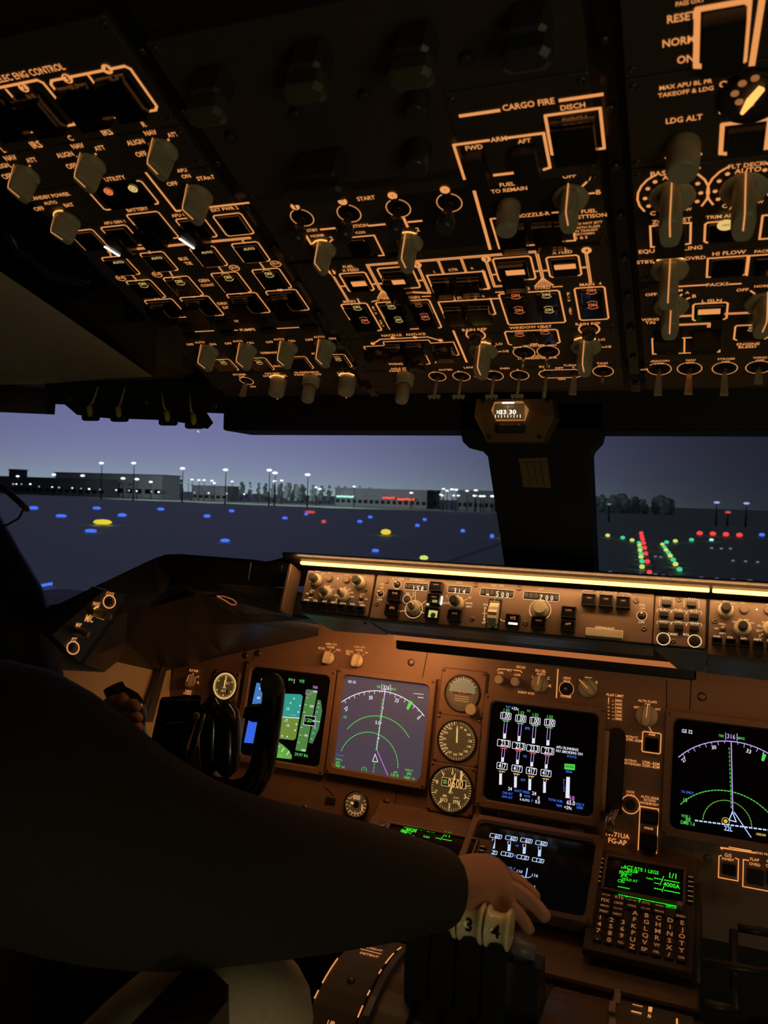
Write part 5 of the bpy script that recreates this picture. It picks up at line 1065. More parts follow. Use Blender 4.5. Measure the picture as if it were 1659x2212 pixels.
def navdisp(p, right):
    if not right:
        crop('M3'); W0='W'; c = p.q(1118,935); r,_ = A2(p,c,1197,410); _,aL = A2(p,c,872,520); _,aR = A2(p,c,1496,606); hd = A2(p,c,1199,408)[1]
    else:
        crop('M5'); W0='Lv'; c = p.q(1348,1350); r,_ = A2(p,c,1335,695); _,aL = A2(p,c,872,830); aR = 48; hd = A2(p,c,1335,695)[1]
    p.poly(arcpts(p,c,r,aL,aR), 1.5, W0, .0006)
    a = hd-45
    while a < aR:
        if a > aL: k = (a-hd+45); big = abs((k+4.5) % 10-5) < .1 or int(round((a-hd)/5)) % 2 == 0; p.Tick(c,a,r*1000-(6 if big else 3.4),r*1000,1.0,W0,.0006)
        a += 5
    if not right:
        for t,x,y,rt in [('27',895,545,38),('30',1085,458,12),('33',1288,480,-12),('0',1459,615,-40)]: p.T(t,x,y,30 if len(t)>1 else 17,'W',rot=rt,n=.0006,h=1.2)
        p.T('GS 32',938,335,62,'W'); p.T('TRK',1148,375,36,'G',h=1.3); p.T('316',1206,380,50,'W',h=1.3); p.T('MAG',1263,392,38,'G',h=1.3); p.Ln([(1172,352),(1172,402)],1.,'W',hv=False); p.Ln([(1240,358),(1240,408)],1.,'W',hv=False)
        p.T('-------',1458,425,76,'W'); p.T('---',1475,452,42,'W'); p.Pg([(1388,478),(1415,493),(1378,555),(1362,545)],'G',.0007)
        dash(p, arcpts(p,*[ (lambda q:(q[0],q[1]))(p.q(1118,935)) ], A2(p,p.q(1118,935),1085,602)[0], *(A2(p,p.q(1118,935),867,632)[1]-3, A2(p,p.q(1118,935),1478,720)[1]), 34), 1.5,'G',.62,step=.0062)
        c2 = p.q(1062,985); r2 = A2(p,c2,1062,727)[0]; dash(p, arcpts(p,c2,r2,-72,88,30),1.5,'G',.62)
        q0,q1,q2 = p.q(1197,408),p.q(1132,860),p.q(1222,1070); p.poly([q0,q1],1.1,'W',.0007); dash(p,[p.q(1178,470),p.q(1125,880)],1.2,'G',.55,.0008); p.poly([q1,q2],1.3,'Mg',.0007)
        p.Ln([(1120,897),(1100,955),(1141,958),(1120,897)],1.2,'W',.0007,hv=False); dash(p,[p.q(1117,968),p.q(1103,1050)],1.2,'G',.6); p.T('2.5',1138,652,36,'W'); p.Dot(1176,412,1.4,'Mg',n=.0009)
        for x,y in [(1183,540),(1165,655),(1150,775)]: p.Dot(x,y,1.0,'W',n=.0009)
        for t,x,y,w,m in [('TA ONLY',845,907,68,'B'),('VOR L',838,940,58,'G'),('JFK',830,966,38,'G'),('DME 1.6',840,992,84,'G'),('VOR R',1383,1024,64,'G'),('JFK',1385,1052,40,'G'),('DME 1.6',1386,1084,86,'G'),('APP',1278,1040,34,'G'),('10.0',1272,1065,58,'G')]: p.T(t,x,y,w,m)
        p.T('10',885,610,22,'G'); p.T('T',1033,1022,12,'G'); p.Arc(1033,1022,5,0,360,.9,'G'); p.Ln([(1197,405),(1190,392),(1208,392),(1197,405)],1.,'W',.0008,hv=False)
    else:
        for t,x,y,rt in [('27',922,858,44),('30',1185,747,12),('33',1490,782,-14)]: p.T(t,x,y,42,'W',rot=rt,n=.0006,h=1.1)
        for t,x,y,w,m in [('GS 32',950,608,95,'W'),('TRK',1250,647,50,'G'),('316',1336,653,72,'Lv'),('MAG',1425,669,58,'G'),('TA ONLY',953,1142,110,'B'),('VOR L',940,1352,85,'G'),('JFK',960,1384,55,'G'),('DME 1.6',956,1412,125,'G'),('10',935,1210,34,'G'),('22L',1312,1460,75,'Wb'),('ABEAM',1595,1512,85,'Y')]: p.T(t,x,y,w,m,h=1.2)
        p.Ln([(1288,620),(1288,680)],1.1,'Lv',hv=False); p.Ln([(1388,628),(1388,690)],1.1,'Lv',hv=False); p.Pg([(1612,795),(1645,815),(1622,872),(1600,862)],'G',.0007)
        p.poly([p.q(1336,695),p.q(1350,1305)],1.5,'Lv',.0007); dash(p,[p.q(1318,750),p.q(1338,1295)],1.1,'G',.55)
        c2 = p.q(1285,1650); r2 = A2(p,c2,1275,1126)[0]; dash(p, arcpts(p,c2,r2,A2(p,c2,898,1250)[1],44,30),1.5,'G',.62,step=.0075)
        c3 = p.q(1300,1420); r3 = A2(p,c3,1290,1212)[0]; dash(p, arcpts(p,c3,r3,-88,92,26),1.4,'gh',.62,step=.0068)
        p.Ln([(1347,1312),(1318,1385),(1380,1400),(1347,1312)],1.5,'Wb',.0008,hv=False); dash(p,[p.q(1022,1388),p.q(1700,1478)],2.2,'Wb',.55); p.Ln([(1362,1315),(1510,1535)],1.4,'Wb',.0008,hv=False)
        p.Arc(1288,1395,5.5,0,360,.9,'Y'); p.Dot(1288,1395,3,'Y')
    p.done()
navdisp(display('navigation_display','left navigation screen with grey raster, white compass arc and magenta track',(745,1458),(909,1688),bg='ndbg',bez='mpanel',depth=.010), False)
navdisp(display('navigation_display','right navigation screen, black with lavender compass arc, cut by the frame edge',(1455,1551),(1690,1830)), True)

# --- engine display
p = display('engine_display','upper centre screen with four columns of engine readings and APU RUNNING',(1062,1514),(1281,1767)); crop('M4')
for t,x,y,w,m in [('TAT',780,503,44,'B'),('+33c',840,516,62,'W'),('TO',955,536,30,'G'),('1.52',768,533,50,'G'),('1.52',893,553,50,'G'),('1.52',1015,571,50,'G'),('1.52',1138,588,50,'G'),('EPR',947,685,42,'B'),('N1',925,923,28,'B'),('EGT',910,1125,40,'B'),
  ('APU RUNNING',1285,856,192,'W'),('NO SMOKING ON',1302,890,228,'W'),('STATUS',1323,926,84,'B'),('GEAR',1300,1055,58,'B'),('TOTAL FUEL',1185,1300,128,'B'),('65.0',1316,1320,72,'W'),('KGS X',1397,1334,68,'B'),('1000',1392,1362,54,'B'),('TEMP',1216,1345,54,'B'),('+29c',1291,1362,68,'W'),
  ('24',797,1200,34,'W'),('DUCT PRESS',900,1224,130,'B'),('24',1003,1240,36,'W'),('CAB ALT',775,1238,90,'B'),('0',888,1255,16,'W'),('RATE',943,1264,50,'B'),('0',1041,1280,18,'W'),('LDG ALT',773,1270,92,'B'),('0 AUTO',922,1296,85,'W'),('P',986,1305,14,'B'),('0.0',1032,1312,42,'W'),('10',1328,1282,38,'Mg'),('DOWN',1306,1012,70,'screen')]: p.T(t,x,y,w,m,h=1.15,n=.0009 if t=='DOWN' else .0005)
p.Pg([(1262,985),(1352,992),(1350,1042),(1260,1033)],'G',.0004); p.Pg([(1278,1098),(1308,1100),(1304,1282),(1270,1278)],'W')
for i,t in enumerate('FLAPS'): p.T(t,1258,1128+22*i,12,'B')
for (bx,by,tx,ty) in [(763,579,0,0),(890,601,0,0),(1012,621,0,0),(1137,637,0,0)]:
    p.T('1.00',bx,by,66,'W',h=1.5); p.Fr(bx-43,by-33,bx+40,by+34,1.05,'W',r=.001)
def bar(p, xt, yt, xb, yb, fill, w=12, top='G'):
    p.Ln([(xt-w,yt),(xb-w,yb-fill)],.9,'Lv',hv=False); p.Ln([(xt+w,yt),(xb+w,yb-fill)],.9,'Lv',hv=False)
    p.Pg([(xb-w-1,yb-fill),(xb+w,yb-fill),(xb+w-2,yb),(xb-w-3,yb)],'W'); p.Ln([(xt-w-14,yt),(xt+w+14,yt+4)],1.6,top,.0007)
for xt,yt,xb,yb in [(762,618,752,772),(885,640,876,794),(1008,658,999,813),(1131,675,1122,830)]: bar(p,xt,yt,xb,yb,44)
for xt,yt,xb,yb in [(744,852,735,970),(870,873,862,990),(992,893,984,1010),(1116,912,1107,1030)]: bar(p,xt,yt,xb,yb,38,11,'R')
for xt,yt,xb,yb in [(728,1048,718,1165),(852,1070,845,1190),(977,1090,967,1212),(1102,1112,1093,1235)]: bar(p,xt,yt,xb,yb,95,11,'Y')
for bx,by in [(746,812),(872,835),(994,856),(1118,876)]: p.T('23.3',bx+8,by,72,'W',h=1.5); p.Fr(bx-53,by-35,bx+51,by+36,1.05,'W',r=.001)
for bx,by in [(730,1006),(857,1028),(980,1048),(1104,1067)]: p.T('417',bx,by,62,'W',h=1.5); p.Fr(bx-42,by-33,bx+41,by+34,1.05,'W',r=.001)
p.done()

# --- source selectors
p = Panel(MP,'source_selector_panel','panel with two small selector knobs above the left screens','control panel',(680,1383),(814,1447),m='mpanel',n=.001,thick=.006); crop('M3')
for t,x,y,w in [('INBD CRT',778,42,90),('NORM',772,65,58),('EICAS',702,73,52),('PFD',832,88,36),('LWR CRT',999,65,86),('NORM',994,88,56),('EICAS',920,97,56),('PRI',907,117,30),('ND',1053,108,26)]: p.T(t,x,y,w)
for x,y in [(757,148),(980,170)]: p.Sel(x,y,12,.024,.018); p.Ln([(x-28,y-55),(x-20,y-45)],1.,hv=False); p.Ln([(x+14,y-66),(x+13,y-54)],1.,hv=False); p.Ln([(x+40,y-42),(x+52,y-52)],1.,hv=False)
p.done()
# --- gauges
def gauge(name, label, crp, x, y, rmm, sq=None, n=.0, face='gd', rim='blackg', frame='mpanel'):
    crop('F'); ox, oy, s_ = CROPS[crp]; X, Y = ox+x*s_, oy+y*s_
    p = Panel(MP, name, label, 'gauge', (X-5,Y-5), (X+5,Y+5), plate=False, n=n); crop(crp); r = rmm/1000
    if sq:
        b = MB(); b.box((0,0,-.003),(sq*2/1000,sq*2/1000,.010),.005); b.build('case', M[frame], p.e)
        for i in (-1,1):
            for j in (-1,1): q = MB(); q.lathe([(.0028,0),(.0028,.001),(.001,.0013)],(i*(sq/1000-.006),j*(sq/1000-.006),.002),8); q.build('screw', M['screw'], p.e)
    b = MB(); b.lathe([(r*1.10,.000),(r*1.10,.004),(r*1.06,.0048),(r*1.0,.0045),(r*.985,.0028)],n=36); b.build('rim', M[rim], p.e)
    b = MB(); b.lathe([(r*.995,.0010),(r*.995,.0029)],n=36,smooth=False); b.build('dial', M[face], p.e); p.n0 = .0034
    return p
def ticks(p, r, a0, a1, k, l, w=.7, m='gw'):
    for i in range(k+1): p.Tick((0,0), a0+(a1-a0)*i/k, r-l, r, w, m, .0034)
def nums(p, r, L_, w=5., m='gw'):
    for a, t in L_: p.TU(t, r/1000*math.sin(R(a)), r/1000*math.cos(R(a)), (w if len(t)>2 else w*.66 if len(t)>1 else w*.33)/1000, m, 1.1, .0034)
def needle(p, ang, r, m='gw', name='needle', tail=3, w=.9, z=.0044):
    b = MB(); c, s_ = math.cos(R(ang)), math.sin(R(ang))
    pts = [(-w,-tail),(w,-tail),(w,r*.75),(0,r),(-w,r*.75)]; P = [((a*c+b_*s_)/1000, (-a*s_+b_*c)/1000) for a, b_ in pts]
    b.loft([[(*q,z-.0005) for q in P],[(*q,z) for q in P]], smooth=False); b.build(name, M[m], p.e)
M['cream'] = mat('cream lit dial', (.3,.26,.16), .5, emit=srgb(150,118,66))
p = gauge('clock','round cream lit clock dial left of the left screen','M2',886,272,27.5,32,face='gd')
p.Arc(0,0,25,-180,180,3.4,'cream2' if 'cream2' in M else 'gw',uv=(0,0),n=.0031); ticks(p,22.5,0,354,59,2.2,.5); nums(p,18.5,[(0,'60'),(60,'10'),(120,'20'),(180,'30'),(240,'40'),(300,'50')],6); needle(p,4,21,w=1.2); needle(p,-2,13,w=1.0,z=.005)
p.TU('CHR',0,-.0035,.009,'gw',1,.0034); b = MB(); b.box((0,-.0105,.0033),(.018,.006,.0008)); b.build('date_window',M['recess'],p.e); p.TU('1971',-.001,-.0105,.012,'gw',1,.0040); p.TU('E T',.007,.006,.008,'gw',1,.0034)
p.done()
p = gauge('brake_pressure_gauge','small round brake gauge with red arc and dark centre under the left screens','M3',975,1290,22,None,face='gd')
ticks(p,20,60,300,12,3.2,.9); p.Arc(0,0,15.5,95,225,1.3,'R2' if 'R2' in M else 'LR',uv=(0,0),n=.0034); p.Arc(0,0,15.5,-60,-30,1.3,'LR',uv=(0,0),n=.0034); p.Dot(0,0,6.5,'recess',uv=(0,0),n=.0036,k=20); p.TU('BRAKE',0,.0105,.014,'gw',1,.0034); p.TU('PRESS',0,.0145,.014,'gw',1,.0034); needle(p,-78,12,tail=-5,w=2.0); nums(p,12.5,[(100,'1'),(180,'2'),(250,'3')],5)
p.done()
p = gauge('standby_attitude_indicator','small square standby horizon gauge, topmost of three beside the centre screen','M4',392,385,31,44)
b = MB(); P = [( .025*math.cos(R(i*15)), .0015+.025*math.sin(R(i*15)) ) for i in range(13)]; b.loft([[(*q,.0030) for q in P],[(*q,.0034) for q in P]],smooth=False); b.build('sky_field', mat('dull teal sky field',(.16,.20,.17),.5,emit=srgb(70,82,68)), p.e)
b = MB(); P = [( .025*math.cos(R(180+i*15)), .0005+.025*math.sin(R(180+i*15)) ) for i in range(13)]; b.loft([[(*q,.0030) for q in P],[(*q,.0034) for q in P]],smooth=False); b.build('ground_field', mat('dull brown ground field',(.10,.07,.04),.5,emit=srgb(52,42,24)), p.e)
p.poly([(-.020,.001),(.020,.001)],1.5,'R',.0038)
for i,y in enumerate([-.006,-.010,-.014]): p.poly([(-.013,y),(.013,y)],.7,'gw',.0038)
for a in (-60,-45,-30,-20,-10,0,10,20,30,45,60): p.Tick((0,0),a,24.5,30 if a in(0,-30,30,-60,60) else 28,1.,'gw',.0038)
b = MB(); b.box((0,.0005,.0050),(.004,.002,.001)); b.box((-.012,.0005,.0050),(.012,.0016,.001)); b.box((.012,.0005,.0050),(.012,.0016,.001)); b.build('aircraft_symbol', M['knobd'], p.e)
q = p.q(475,525); b = MB(); b.lathe([(.0105,.002),(.0108,.012),(.0095,.014)],(q[0],q[1],0),24,flute=.05,nf=1); b.build('cage_knob', M['knob'], p.e); p.done()
p = gauge('standby_airspeed_indicator','standby airspeed dial numbered 60 to 400, middle of three gauges','M4',348,788,34,44)
ticks(p,33,8,352,43,3,.6); ticks(p,33,215,345,13,5.5,1.5); nums(p,24.5,[(14,'60'),(34,'80'),(58,'100'),(85,'120'),(108,'140'),(132,'160'),(157,'180'),(182,'200'),(207,'220'),(230,'240'),(246,'260'),(270,'300'),(297,'350'),(322,'400')],7.2); needle(p,-4,27,w=1.5,tail=4); p.done()
p = gauge('standby_altimeter','standby altimeter with digit window, lowest of the three gauges','M4',297,1202,38,44)
ticks(p,36.5,0,352.8,49,3.4,.6); ticks(p,36.5,0,324,9,6,1.4); nums(p,28,[(0,'0'),(36,'1'),(72,'2'),(108,'3'),(144,'4'),(180,'5'),(216,'6'),(252,'7'),(288,'8'),(324,'9')],12)
b = MB(); b.box((.004,.011,.0034),(.044,.014,.001)); b.build('drum_window',M['recess'],p.e); p.poly([(-.018,.004),(.026,.004),(.026,.018),(-.018,.018)],.9,'gw',.0042,True); b = MB(); b.box((-.012,.011,.0040),(.007,.008,.001)); b.build('green_flag',mat('green flag',(.1,.3,.08),.5,emit=srgb(75,110,45)),p.e)
p.TU('0',-.0035,.011,.006,'gw',1.5,.0042); p.TU('5',.004,.011,.006,'gw',1.5,.0042); p.TU('00',.015,.011,.013,'gw',1.5,.0042); p.TU('ALT',0,-.006,.009,'gw',1,.0036)
p.TU('1013',-.011,-.020,.013,'gw',1.2,.0036); p.TU('2993',.012,-.020,.013,'gw',1.2,.0036); p.TU('MB',-.010,-.013,.007,'gw',1,.0036); p.TU('IN.HG',.011,-.013,.009,'gw',1,.0036); needle(p,12,30,w=1.5,tail=6); p.done()
# --- left selector beside the clock
p = Panel(MP,'flight_director_panel','narrow panel with one grey selector knob left of the clock','control panel',(383,1447),(452,1510),m='mpanel',n=.001,thick=.006,screws=False); crop('M2')
for t,x,y,w in [('FLT DIR',660,162,64),('C',690,205,12),('R',691,248,12),('NAV',622,310,44),('SOURCE',612,326,56)]: p.T(t,x,y,w,'L')
p.Sel(640,236,8,.024,.014,'knobl'); p.Ln([(655,178),(657,192)],1.,hv=False); p.Ln([(668,212),(680,206)],1.,hv=False); p.done()
# --- EICAS controls
p = Panel(MP,'engine_display_controls','dark brown strip above the centre screen marked EICAS and EVENT RCD','control panel',(1064,1433),(1299,1506),m='panel',n=.001,thick=.006); crop('M4')
for t,x,y,w in [('EICAS',890,162,76),('BRT',795,188,46),('UPR',717,211,50),('LWR',860,229,56),('EIU SEL',1060,194,92),('AUTO',1060,221,76),('L',992,244,14),('C',1126,258,22),('R',1141,322,20),('EVENT RCD',935,382,140),('HDG',1283,256,62),('TRUE',1280,284,62),('NORM',1272,412,88),('FMC',1467,258,62),('L',1393,273,12),('R',1538,293,20)]: p.T(t,x,y,w)
p.Ln([(690,190),(700,178),(765,182)],1.6,hv=False); p.Ln([(828,187),(888,194),(898,210)],1.6,hv=False); p.Ln([(1206,180),(1192,422)],2.,hv=False)
p.Rnd(712,270,.017,.014,'knob',nf=14); p.Rnd(849,288,.017,.014,'knob',nf=14); p.Rnd(935,336,.008,.003,'knobd',nf=0,name='event_button')
p.Sel(1050,305,6,.029,.020); p.Ln([(1000,250),(1012,265)],1.2,hv=False); p.Ln([(1100,275),(1112,264)],1.2,hv=False); p.Ln([(1112,322),(1128,323)],1.2); p.Tog(1278,348,'bat',L_=.015,ring=12.5,m='knob'); p.Sel(1460,338,-48,.031,.016); p.Ln([(1502,312),(1520,298)],2.,hv=False)
p.done()
# --- landing gear panel
p = Panel(MP,'landing_gear_panel','tall brown panel with flap limit placard, lever slot and registration letters','control panel',(1305,1497),(1424,1845),m='mpanel',n=.001,thick=.006,screws=False); crop('M5')
p.T('FLAP LIMIT',320,293,152)
for i,(a_,t) in enumerate([('1','280K'),('5','260K'),('10','240K'),('20','230K'),('25','205K'),('30','180K')]): y = 333+i*32; p.T(a_,262,y,16 if len(a_)>1 else 8); p.T('-',300,y+2,12); p.T(t,350,y+6,68)
for t,x,y,w in [('ALTN FLAPS',603,345,165),('OFF',603,373,50),('RET',508,397,46),('EXT',695,415,46),('ARM',640,636,60),('RETRACT',465,657,110),('270K-.82M',482,685,142),('EXTEND',456,864,105),('EXTENDED',474,894,144),('270K-.82M',632,886,152),('320K-.82M',632,914,152),
  ('LOCK',455,1138,72),('OVRD',455,1168,78),('ALTN GEAR',624,1188,162),('EXTEND',624,1214,106),('NOSE/BODY',620,1242,166),('WING',612,1458,80),('N171UA',342,1516,208),('FG-AP',340,1574,162)]: p.T(t,x,y,w,'LR' if t == 'OVRD' else 'L')
p.Sel(597,472,4,.034,.018,ring=False); p.Ln([(600,392),(600,405)],1.2); p.Ln([(535,405),(548,418)],1.4,hv=False); p.Ln([(648,435),(664,424)],1.6,hv=False); p.Ln([(600,540),(640,612)],1.4,hv=False)
p.Fr(562,607,715,806,1.8); p.Btn(582,655,700,795,h=.004); p.Ln([(700,1690),(520,1660),(533,1262),(700,1290),(690,1690)],1.7,hv=True)
p.Btn(545,1285,700,1430,h=.004,m='blackg'); p.Btn(540,1495,690,1655,h=.004,m='blackg'); p.Grd(545,1285,700,1430,.012); p.Grd(540,1495,690,1655,.012)
p.Arc(453,1248,14.5,0,360,1.5); p.Rnd(453,1248,.018,.004,'blackg',nf=0,name='lock_override_button')
a,c,d,g_ = p.rc(262,565,378,1340); b = MB(); r_ = (c-a)/2; P = [(a+r_+r_*math.cos(R(t)), g_-r_+r_*math.sin(R(t))) for t in range(0,181,20)]+[(a,d),(c,d)]; b.loft([[(*q,.0002) for q in P],[(*q,.0008) for q in P]],smooth=False); b.build('lever_slot',M['recess'],p.e)
q0,q1 = p.q(295,1395), p.q(330,1260); b = MB(); b.tube([(q1[0],q1[1],-.002),(q0[0]*.5+q1[0]*.5,q0[1]*.5+q1[1]*.5,.03),(q0[0],q0[1],.045)],[.006,.006,.005],8); lv = b.build('gear_lever',M['metal'],p.e)
b = MB(); t_ = MB(); t_.lathe([(.012,-.007),(.015,-.005),(.015,.005),(.012,.007)],n=20); b.add([(q0[0]+z,q0[1]+y,.045+x) for x,y,z in t_.v],t_.f,True); b.build('wheel_knob',M['clear'],lv)
b = MB(); a,c,d,g_ = p.rc(190,595,232,1310); b.box(((a+c)/2,(d+g_)/2,.002),(c-a,g_-d,.004),.001); b.build('edge_strip',mat('tan strip paint',(.30,.20,.13),.45),p.e)
p.done()
# --- ground proximity panel
p = Panel(MP,'ground_proximity_panel','dark panel with lit frames marked G/S INHIBIT at the right edge','control panel',(1512,1822),(1800,1936),m='panel',n=.001,thick=.006,screws=False); crop('M7')
p.Scr(1106,240,.005); p.Ln([(1235,145),(1225,132),(1540,180)],2.4,hv=False); p.Ln([(1300,122),(1500,158)],2.0,'LB',hv=False)
for t,x,y,w in [('G/S',1291,203,66),('INHIBIT',1292,240,112),('FLAP',1536,243,84),('OVRD',1536,287,104),('GND PROX',1625,190,165),('GEAR',1690,262,90),('OVRD',1690,305,104)]: p.T(t,x,y,w)
p.Ln([(1228,205),(1208,210),(1215,408),(1382,440),(1390,240),(1358,228)],1.7); p.Ln([(1480,250),(1432,245),(1432,490),(1850,560)],1.7); p.Btn(1235,270,1365,400,h=.003); p.Btn(1470,320,1620,490,h=.003); p.Btn(1650,340,1800,510,h=.003)
p.done()
o = quad3('panel_lip', [(1537,1927,1.34),(1800,1958,1.34),(1800,1975,1.36),(1540,1940,1.36)], .006, 'liner', 'thin khaki metal lip under the ground proximity panel', 'trim')
# ================================================================== FORWARD PEDESTAL
PD = pl(R(19.0), -0.96, 1)
crop('F')
M['pedm'] = mat('pedestal brown paint', (.11,.07,.042), .38, noise=.12, nscale=60)
c0 = PD.uv(1038,1775); 
e = empty('pedestal_forward', mw=PD.mw(.02, (c0[1]+PD.uv(1298,2075)[1])/2, 0)); tag(e, 'brown sloping forward pedestal holding the lower screen and the keypads', 'pedestal')
b = MB(); b.box((-.26,0,-.055),(.55,c0[1]-PD.uv(1298,2075)[1]+.06,.08),.004); b.build('housing', M['pedm'], e)
p = display('lower_engine_display','lower centre screen with blue white engine readings, partly behind the hand',(1036,1776),(1262,1987),plane=PD,n=.004); crop('M6')
for x,y in [(868,230),(984,246),(1096,263),(1208,284)]: p.T('60',x+12,y,42,'Wb',h=1.4); p.Fr(x-38,y-22,x+38,y+22,1.1,'Wb',r=.001)
for x,y in [(852,265),(968,284),(1081,304),(1195,324)]: p.Pg([(x-10,y+8),(x+12,y+8),(x+8,y+58),(x-14,y+56)],'Wb'); p.Ln([(x-10,y-16),(x-10,y+10)],.9,'Wb',hv=False); p.Ln([(x+10,y-16),(x+10,y+10)],.9,'Wb',hv=False); p.Ln([(x-4,y-10),(x+4,y-9)],1.2,'R',hv=False)
for x,y in [(832,348),(950,365),(1068,388),(1182,410)]: p.T('1.0',x+10,y,46,'Wb',h=1.3); p.Fr(x-38,y-21,x+40,y+22,1.1,'Wb',r=.001)
for t,x,y,w,m in [('N2',1027,300,24,'C'),('FF',1006,376,26,'C'),('122',808,455,42,'Wb'),('114',920,474,44,'Wb'),('110',1045,492,44,'Wb'),('116',1160,522,46,'Wb'),('OIL P',985,467,58,'C'),('OIL T',965,547,58,'C'),('105',1028,575,38,'Wb'),('106',1142,605,46,'Wb'),('18',910,600,30,'Wb'),('OIL Q',950,640,58,'C'),('VIB',940,720,40,'C')]: p.T(t,x,y,w,m,h=1.2)
for x,y in [(868,470),(1100,510),(1085,590),(860,560)]: p.Ln([(x+3,y-38),(x-8,y+25)],1.6,'Wb',.0007,hv=False); p.Ln([(x-42,y+12),(x-18,y+28),(x+12,y+30),(x+30,y+22)],1.2,'Wb',hv=False); p.Dot(x-10,y+44,1.6,'Y')
for i in (0,1,2): p.T('0.5',820+116*i,800+12*i,40,'Wb')
p.done()

def cdu(name, label, tl, br, right):
    crop('F'); p = Panel(PD, name, label, 'keypad unit', tl, br, m='panel', screws=True, thick=.012, n=.006, plate_name='faceplate')
    w, h = p.w, p.h
    def P_(fx, fy): return (-w/2+w*fx, h/2-h*fy)
    b = MB(); cx_, cy_ = P_(.485,.225); b.box((cx_,cy_,.0004),(w*.74,h*.345,.0012)); b.build('screen', M['screen'], p.e)
    b = MB(); ww, hh, f = w*.74, h*.345, .004
    for (x,y,a,c) in ((0,hh/2+f/2,ww+2*f,f),(0,-hh/2-f/2,ww+2*f,f),(-ww/2-f/2,0,f,hh),(ww/2+f/2,0,f,hh)): b.box((cx_+x,cy_+y,.002),(a,c,.005),.001)
    b.build('bezel', M['mpanel'], p.e)
    for i in range(6):
        for s_, fx in ((0,.055),(1,.925)):
            x, y = P_(fx, .10+.05*i+(.02 if s_ else 0)); b = MB(); b.box((x,y,.002),(.010,.0062,.004),.0008); k = b.build('line_select_key', M['blackg'], p.e); q = MB(); q.box((x,y,.0044),(.007,.0008,.0006)); q.build('key_mark', M['LD'], k)
    return p, P_
def keyrow(p, P_, keys, m='LD'):
    for t, fx, fy, w_, h_ in keys:
        x, y = P_(fx, fy); b = MB(); b.box((x,y,.0018),(w_,h_,.0042),.0008); k = b.build('key', M['blackg'], p.e)
        vs, fs, tw = glyphs(t); sc_ = min((w_*.72)/tw, h_*.95); q = MB(); q.add([(x+a*sc_, y+c*sc_, .0042) for a, c in vs], fs); q.build('legend', M[m], k)
p, P_ = cdu('keypad_unit','lit green text keypad unit on the right of the lower screen',(1291,1838),(1508,2106),True); crop('M7')
for t,x,y,w in [('ACT RTE 1 LEGS',488,335,330),('1/1',782,392,66),('DAT',330,318,50),('JFK08',408,348,105),('INTC',342,345,0.1),('JFK',335,385,70),('HOLD AT',385,430,145),('CRI',305,440,62),('(INTC)',345,362,118),('---/------',725,425,235),('TURN',566,418,62),('---/ 4000A',728,472,240),('---/------',728,520,240),('-----',330,492,112),('-----------------------',560,612,575),('<RTE 2 LEGS',402,605,262),('RTE DATA>',738,668,222)]:
    if w > 1: p.T(t,x,y,w,'GB',h=1.4,n=.0012)
kw, kh = .0165, .0105
rows_a = [['INIT','RTE','DEP','ATC','VNAV'],['FIX','LEGS','HOLD','FMC','PROG'],['MENU','RAD']]
ks = []
for r_, row in enumerate([['INIT REF','RTE','DEP ARR','ATC','VNAV'],['FIX','LEGS','HOLD','FMC COMM','PROG'],['MENU','NAV RAD'],['PREV','NEXT']]):
    for c_, t in enumerate(row): ks.append((t, .15+.125*c_+.0*r_ , .475+.055*r_, kw, kh))
ks.append(('EXEC',.845,.535,kw,kh*.8))
for r_, row in enumerate(['123','456','789','.0+']):
    for c_, t in enumerate(row): ks.append((t if t != '+' else '+/-', .125+.105*c_, .705+.062*r_, .0115, .0115))
for r_, row in enumerate([['A','B','C','D','E'],['F','G','H','I','J'],['K','L','M','N','O'],['P','Q','R','S','T'],['U','V','W','X','Y'],['Z','SP','DEL','/','CLR']]):
    for c_, t in enumerate(row): ks.append((t, .435+.106*c_, .595+.062*r_, .0115, .0115))
keyrow(p, P_, ks)
x, y = P_(.83,.445); b = MB(); b.lathe([(.0048,0),(.0046,.008),(.004,.010)],(x,y,0),16); b.build('brightness_knob', M['knob'], p.e)
p.done()
p, P_ = cdu('keypad_unit','bright green text keypad unit showing above the sleeve',(822,1769),(1006,2010),False); crop('M6')
for t,x,y,w in [('ACT RTE 1 LEGS',310,175,235),('1/1',505,215,50),('DAT',205,160,45),('JFK08',235,182,90),('(INTC)',200,192,90),('JFK',185,205,60),('---/------',480,248,130),('TURN',348,234,52),('316',300,198,0.1),('HOLD AT',215,225,90),('CRI',175,222,48)]:
    if w > 1: p.T(t,x,y,w,'GB',h=1.4,n=.0012)
keyrow(p, P_, ks[:12]); p.done()

# quadrant body: gently arched box between the seats
M['quad'] = mat('worn brown quadrant paint', (.10,.062,.036), .30, noise=.2, nscale=40)
def arch(x0, x1, Yc, Zc, Rr, a0, a1, th, n=16):
    b = MB(); ring = []
    for s_ in (0,1):
        pts = [(Yc+Rr*math.sin(R(a0+(a1-a0)*i/n)), Zc+Rr*math.cos(R(a0+(a1-a0)*i/n))) for i in range(n+1)]
        ring.append([((x0,x1)[s_], y, z) for y, z in pts]+[((x0,x1)[s_], y, z-th) for y, z in reversed([(Yc+(Rr-th)*math.sin(R(a0+(a1-a0)*i/n)), Zc+th+(Rr-th)*math.cos(R(a0+(a1-a0)*i/n))) for i in range(n+1)])])
    b.loft(ring, smooth=False); return b
YC, ZC, RQ = .955, .575, .215
e = empty('throttle_quadrant', (0, YC, ZC)); tag(e, 'arched brown centre pedestal with slots for the thrust levers', 'pedestal')
def tob(b, c=(0,YC,ZC)): b.v = [(v[0]-c[0], v[1]-c[1], v[2]-c[2]) for v in b.v]; return b
tob(arch(-.175,.285,YC,ZC,RQ,-75,58,.03)).build('cover', M['quad'], e)
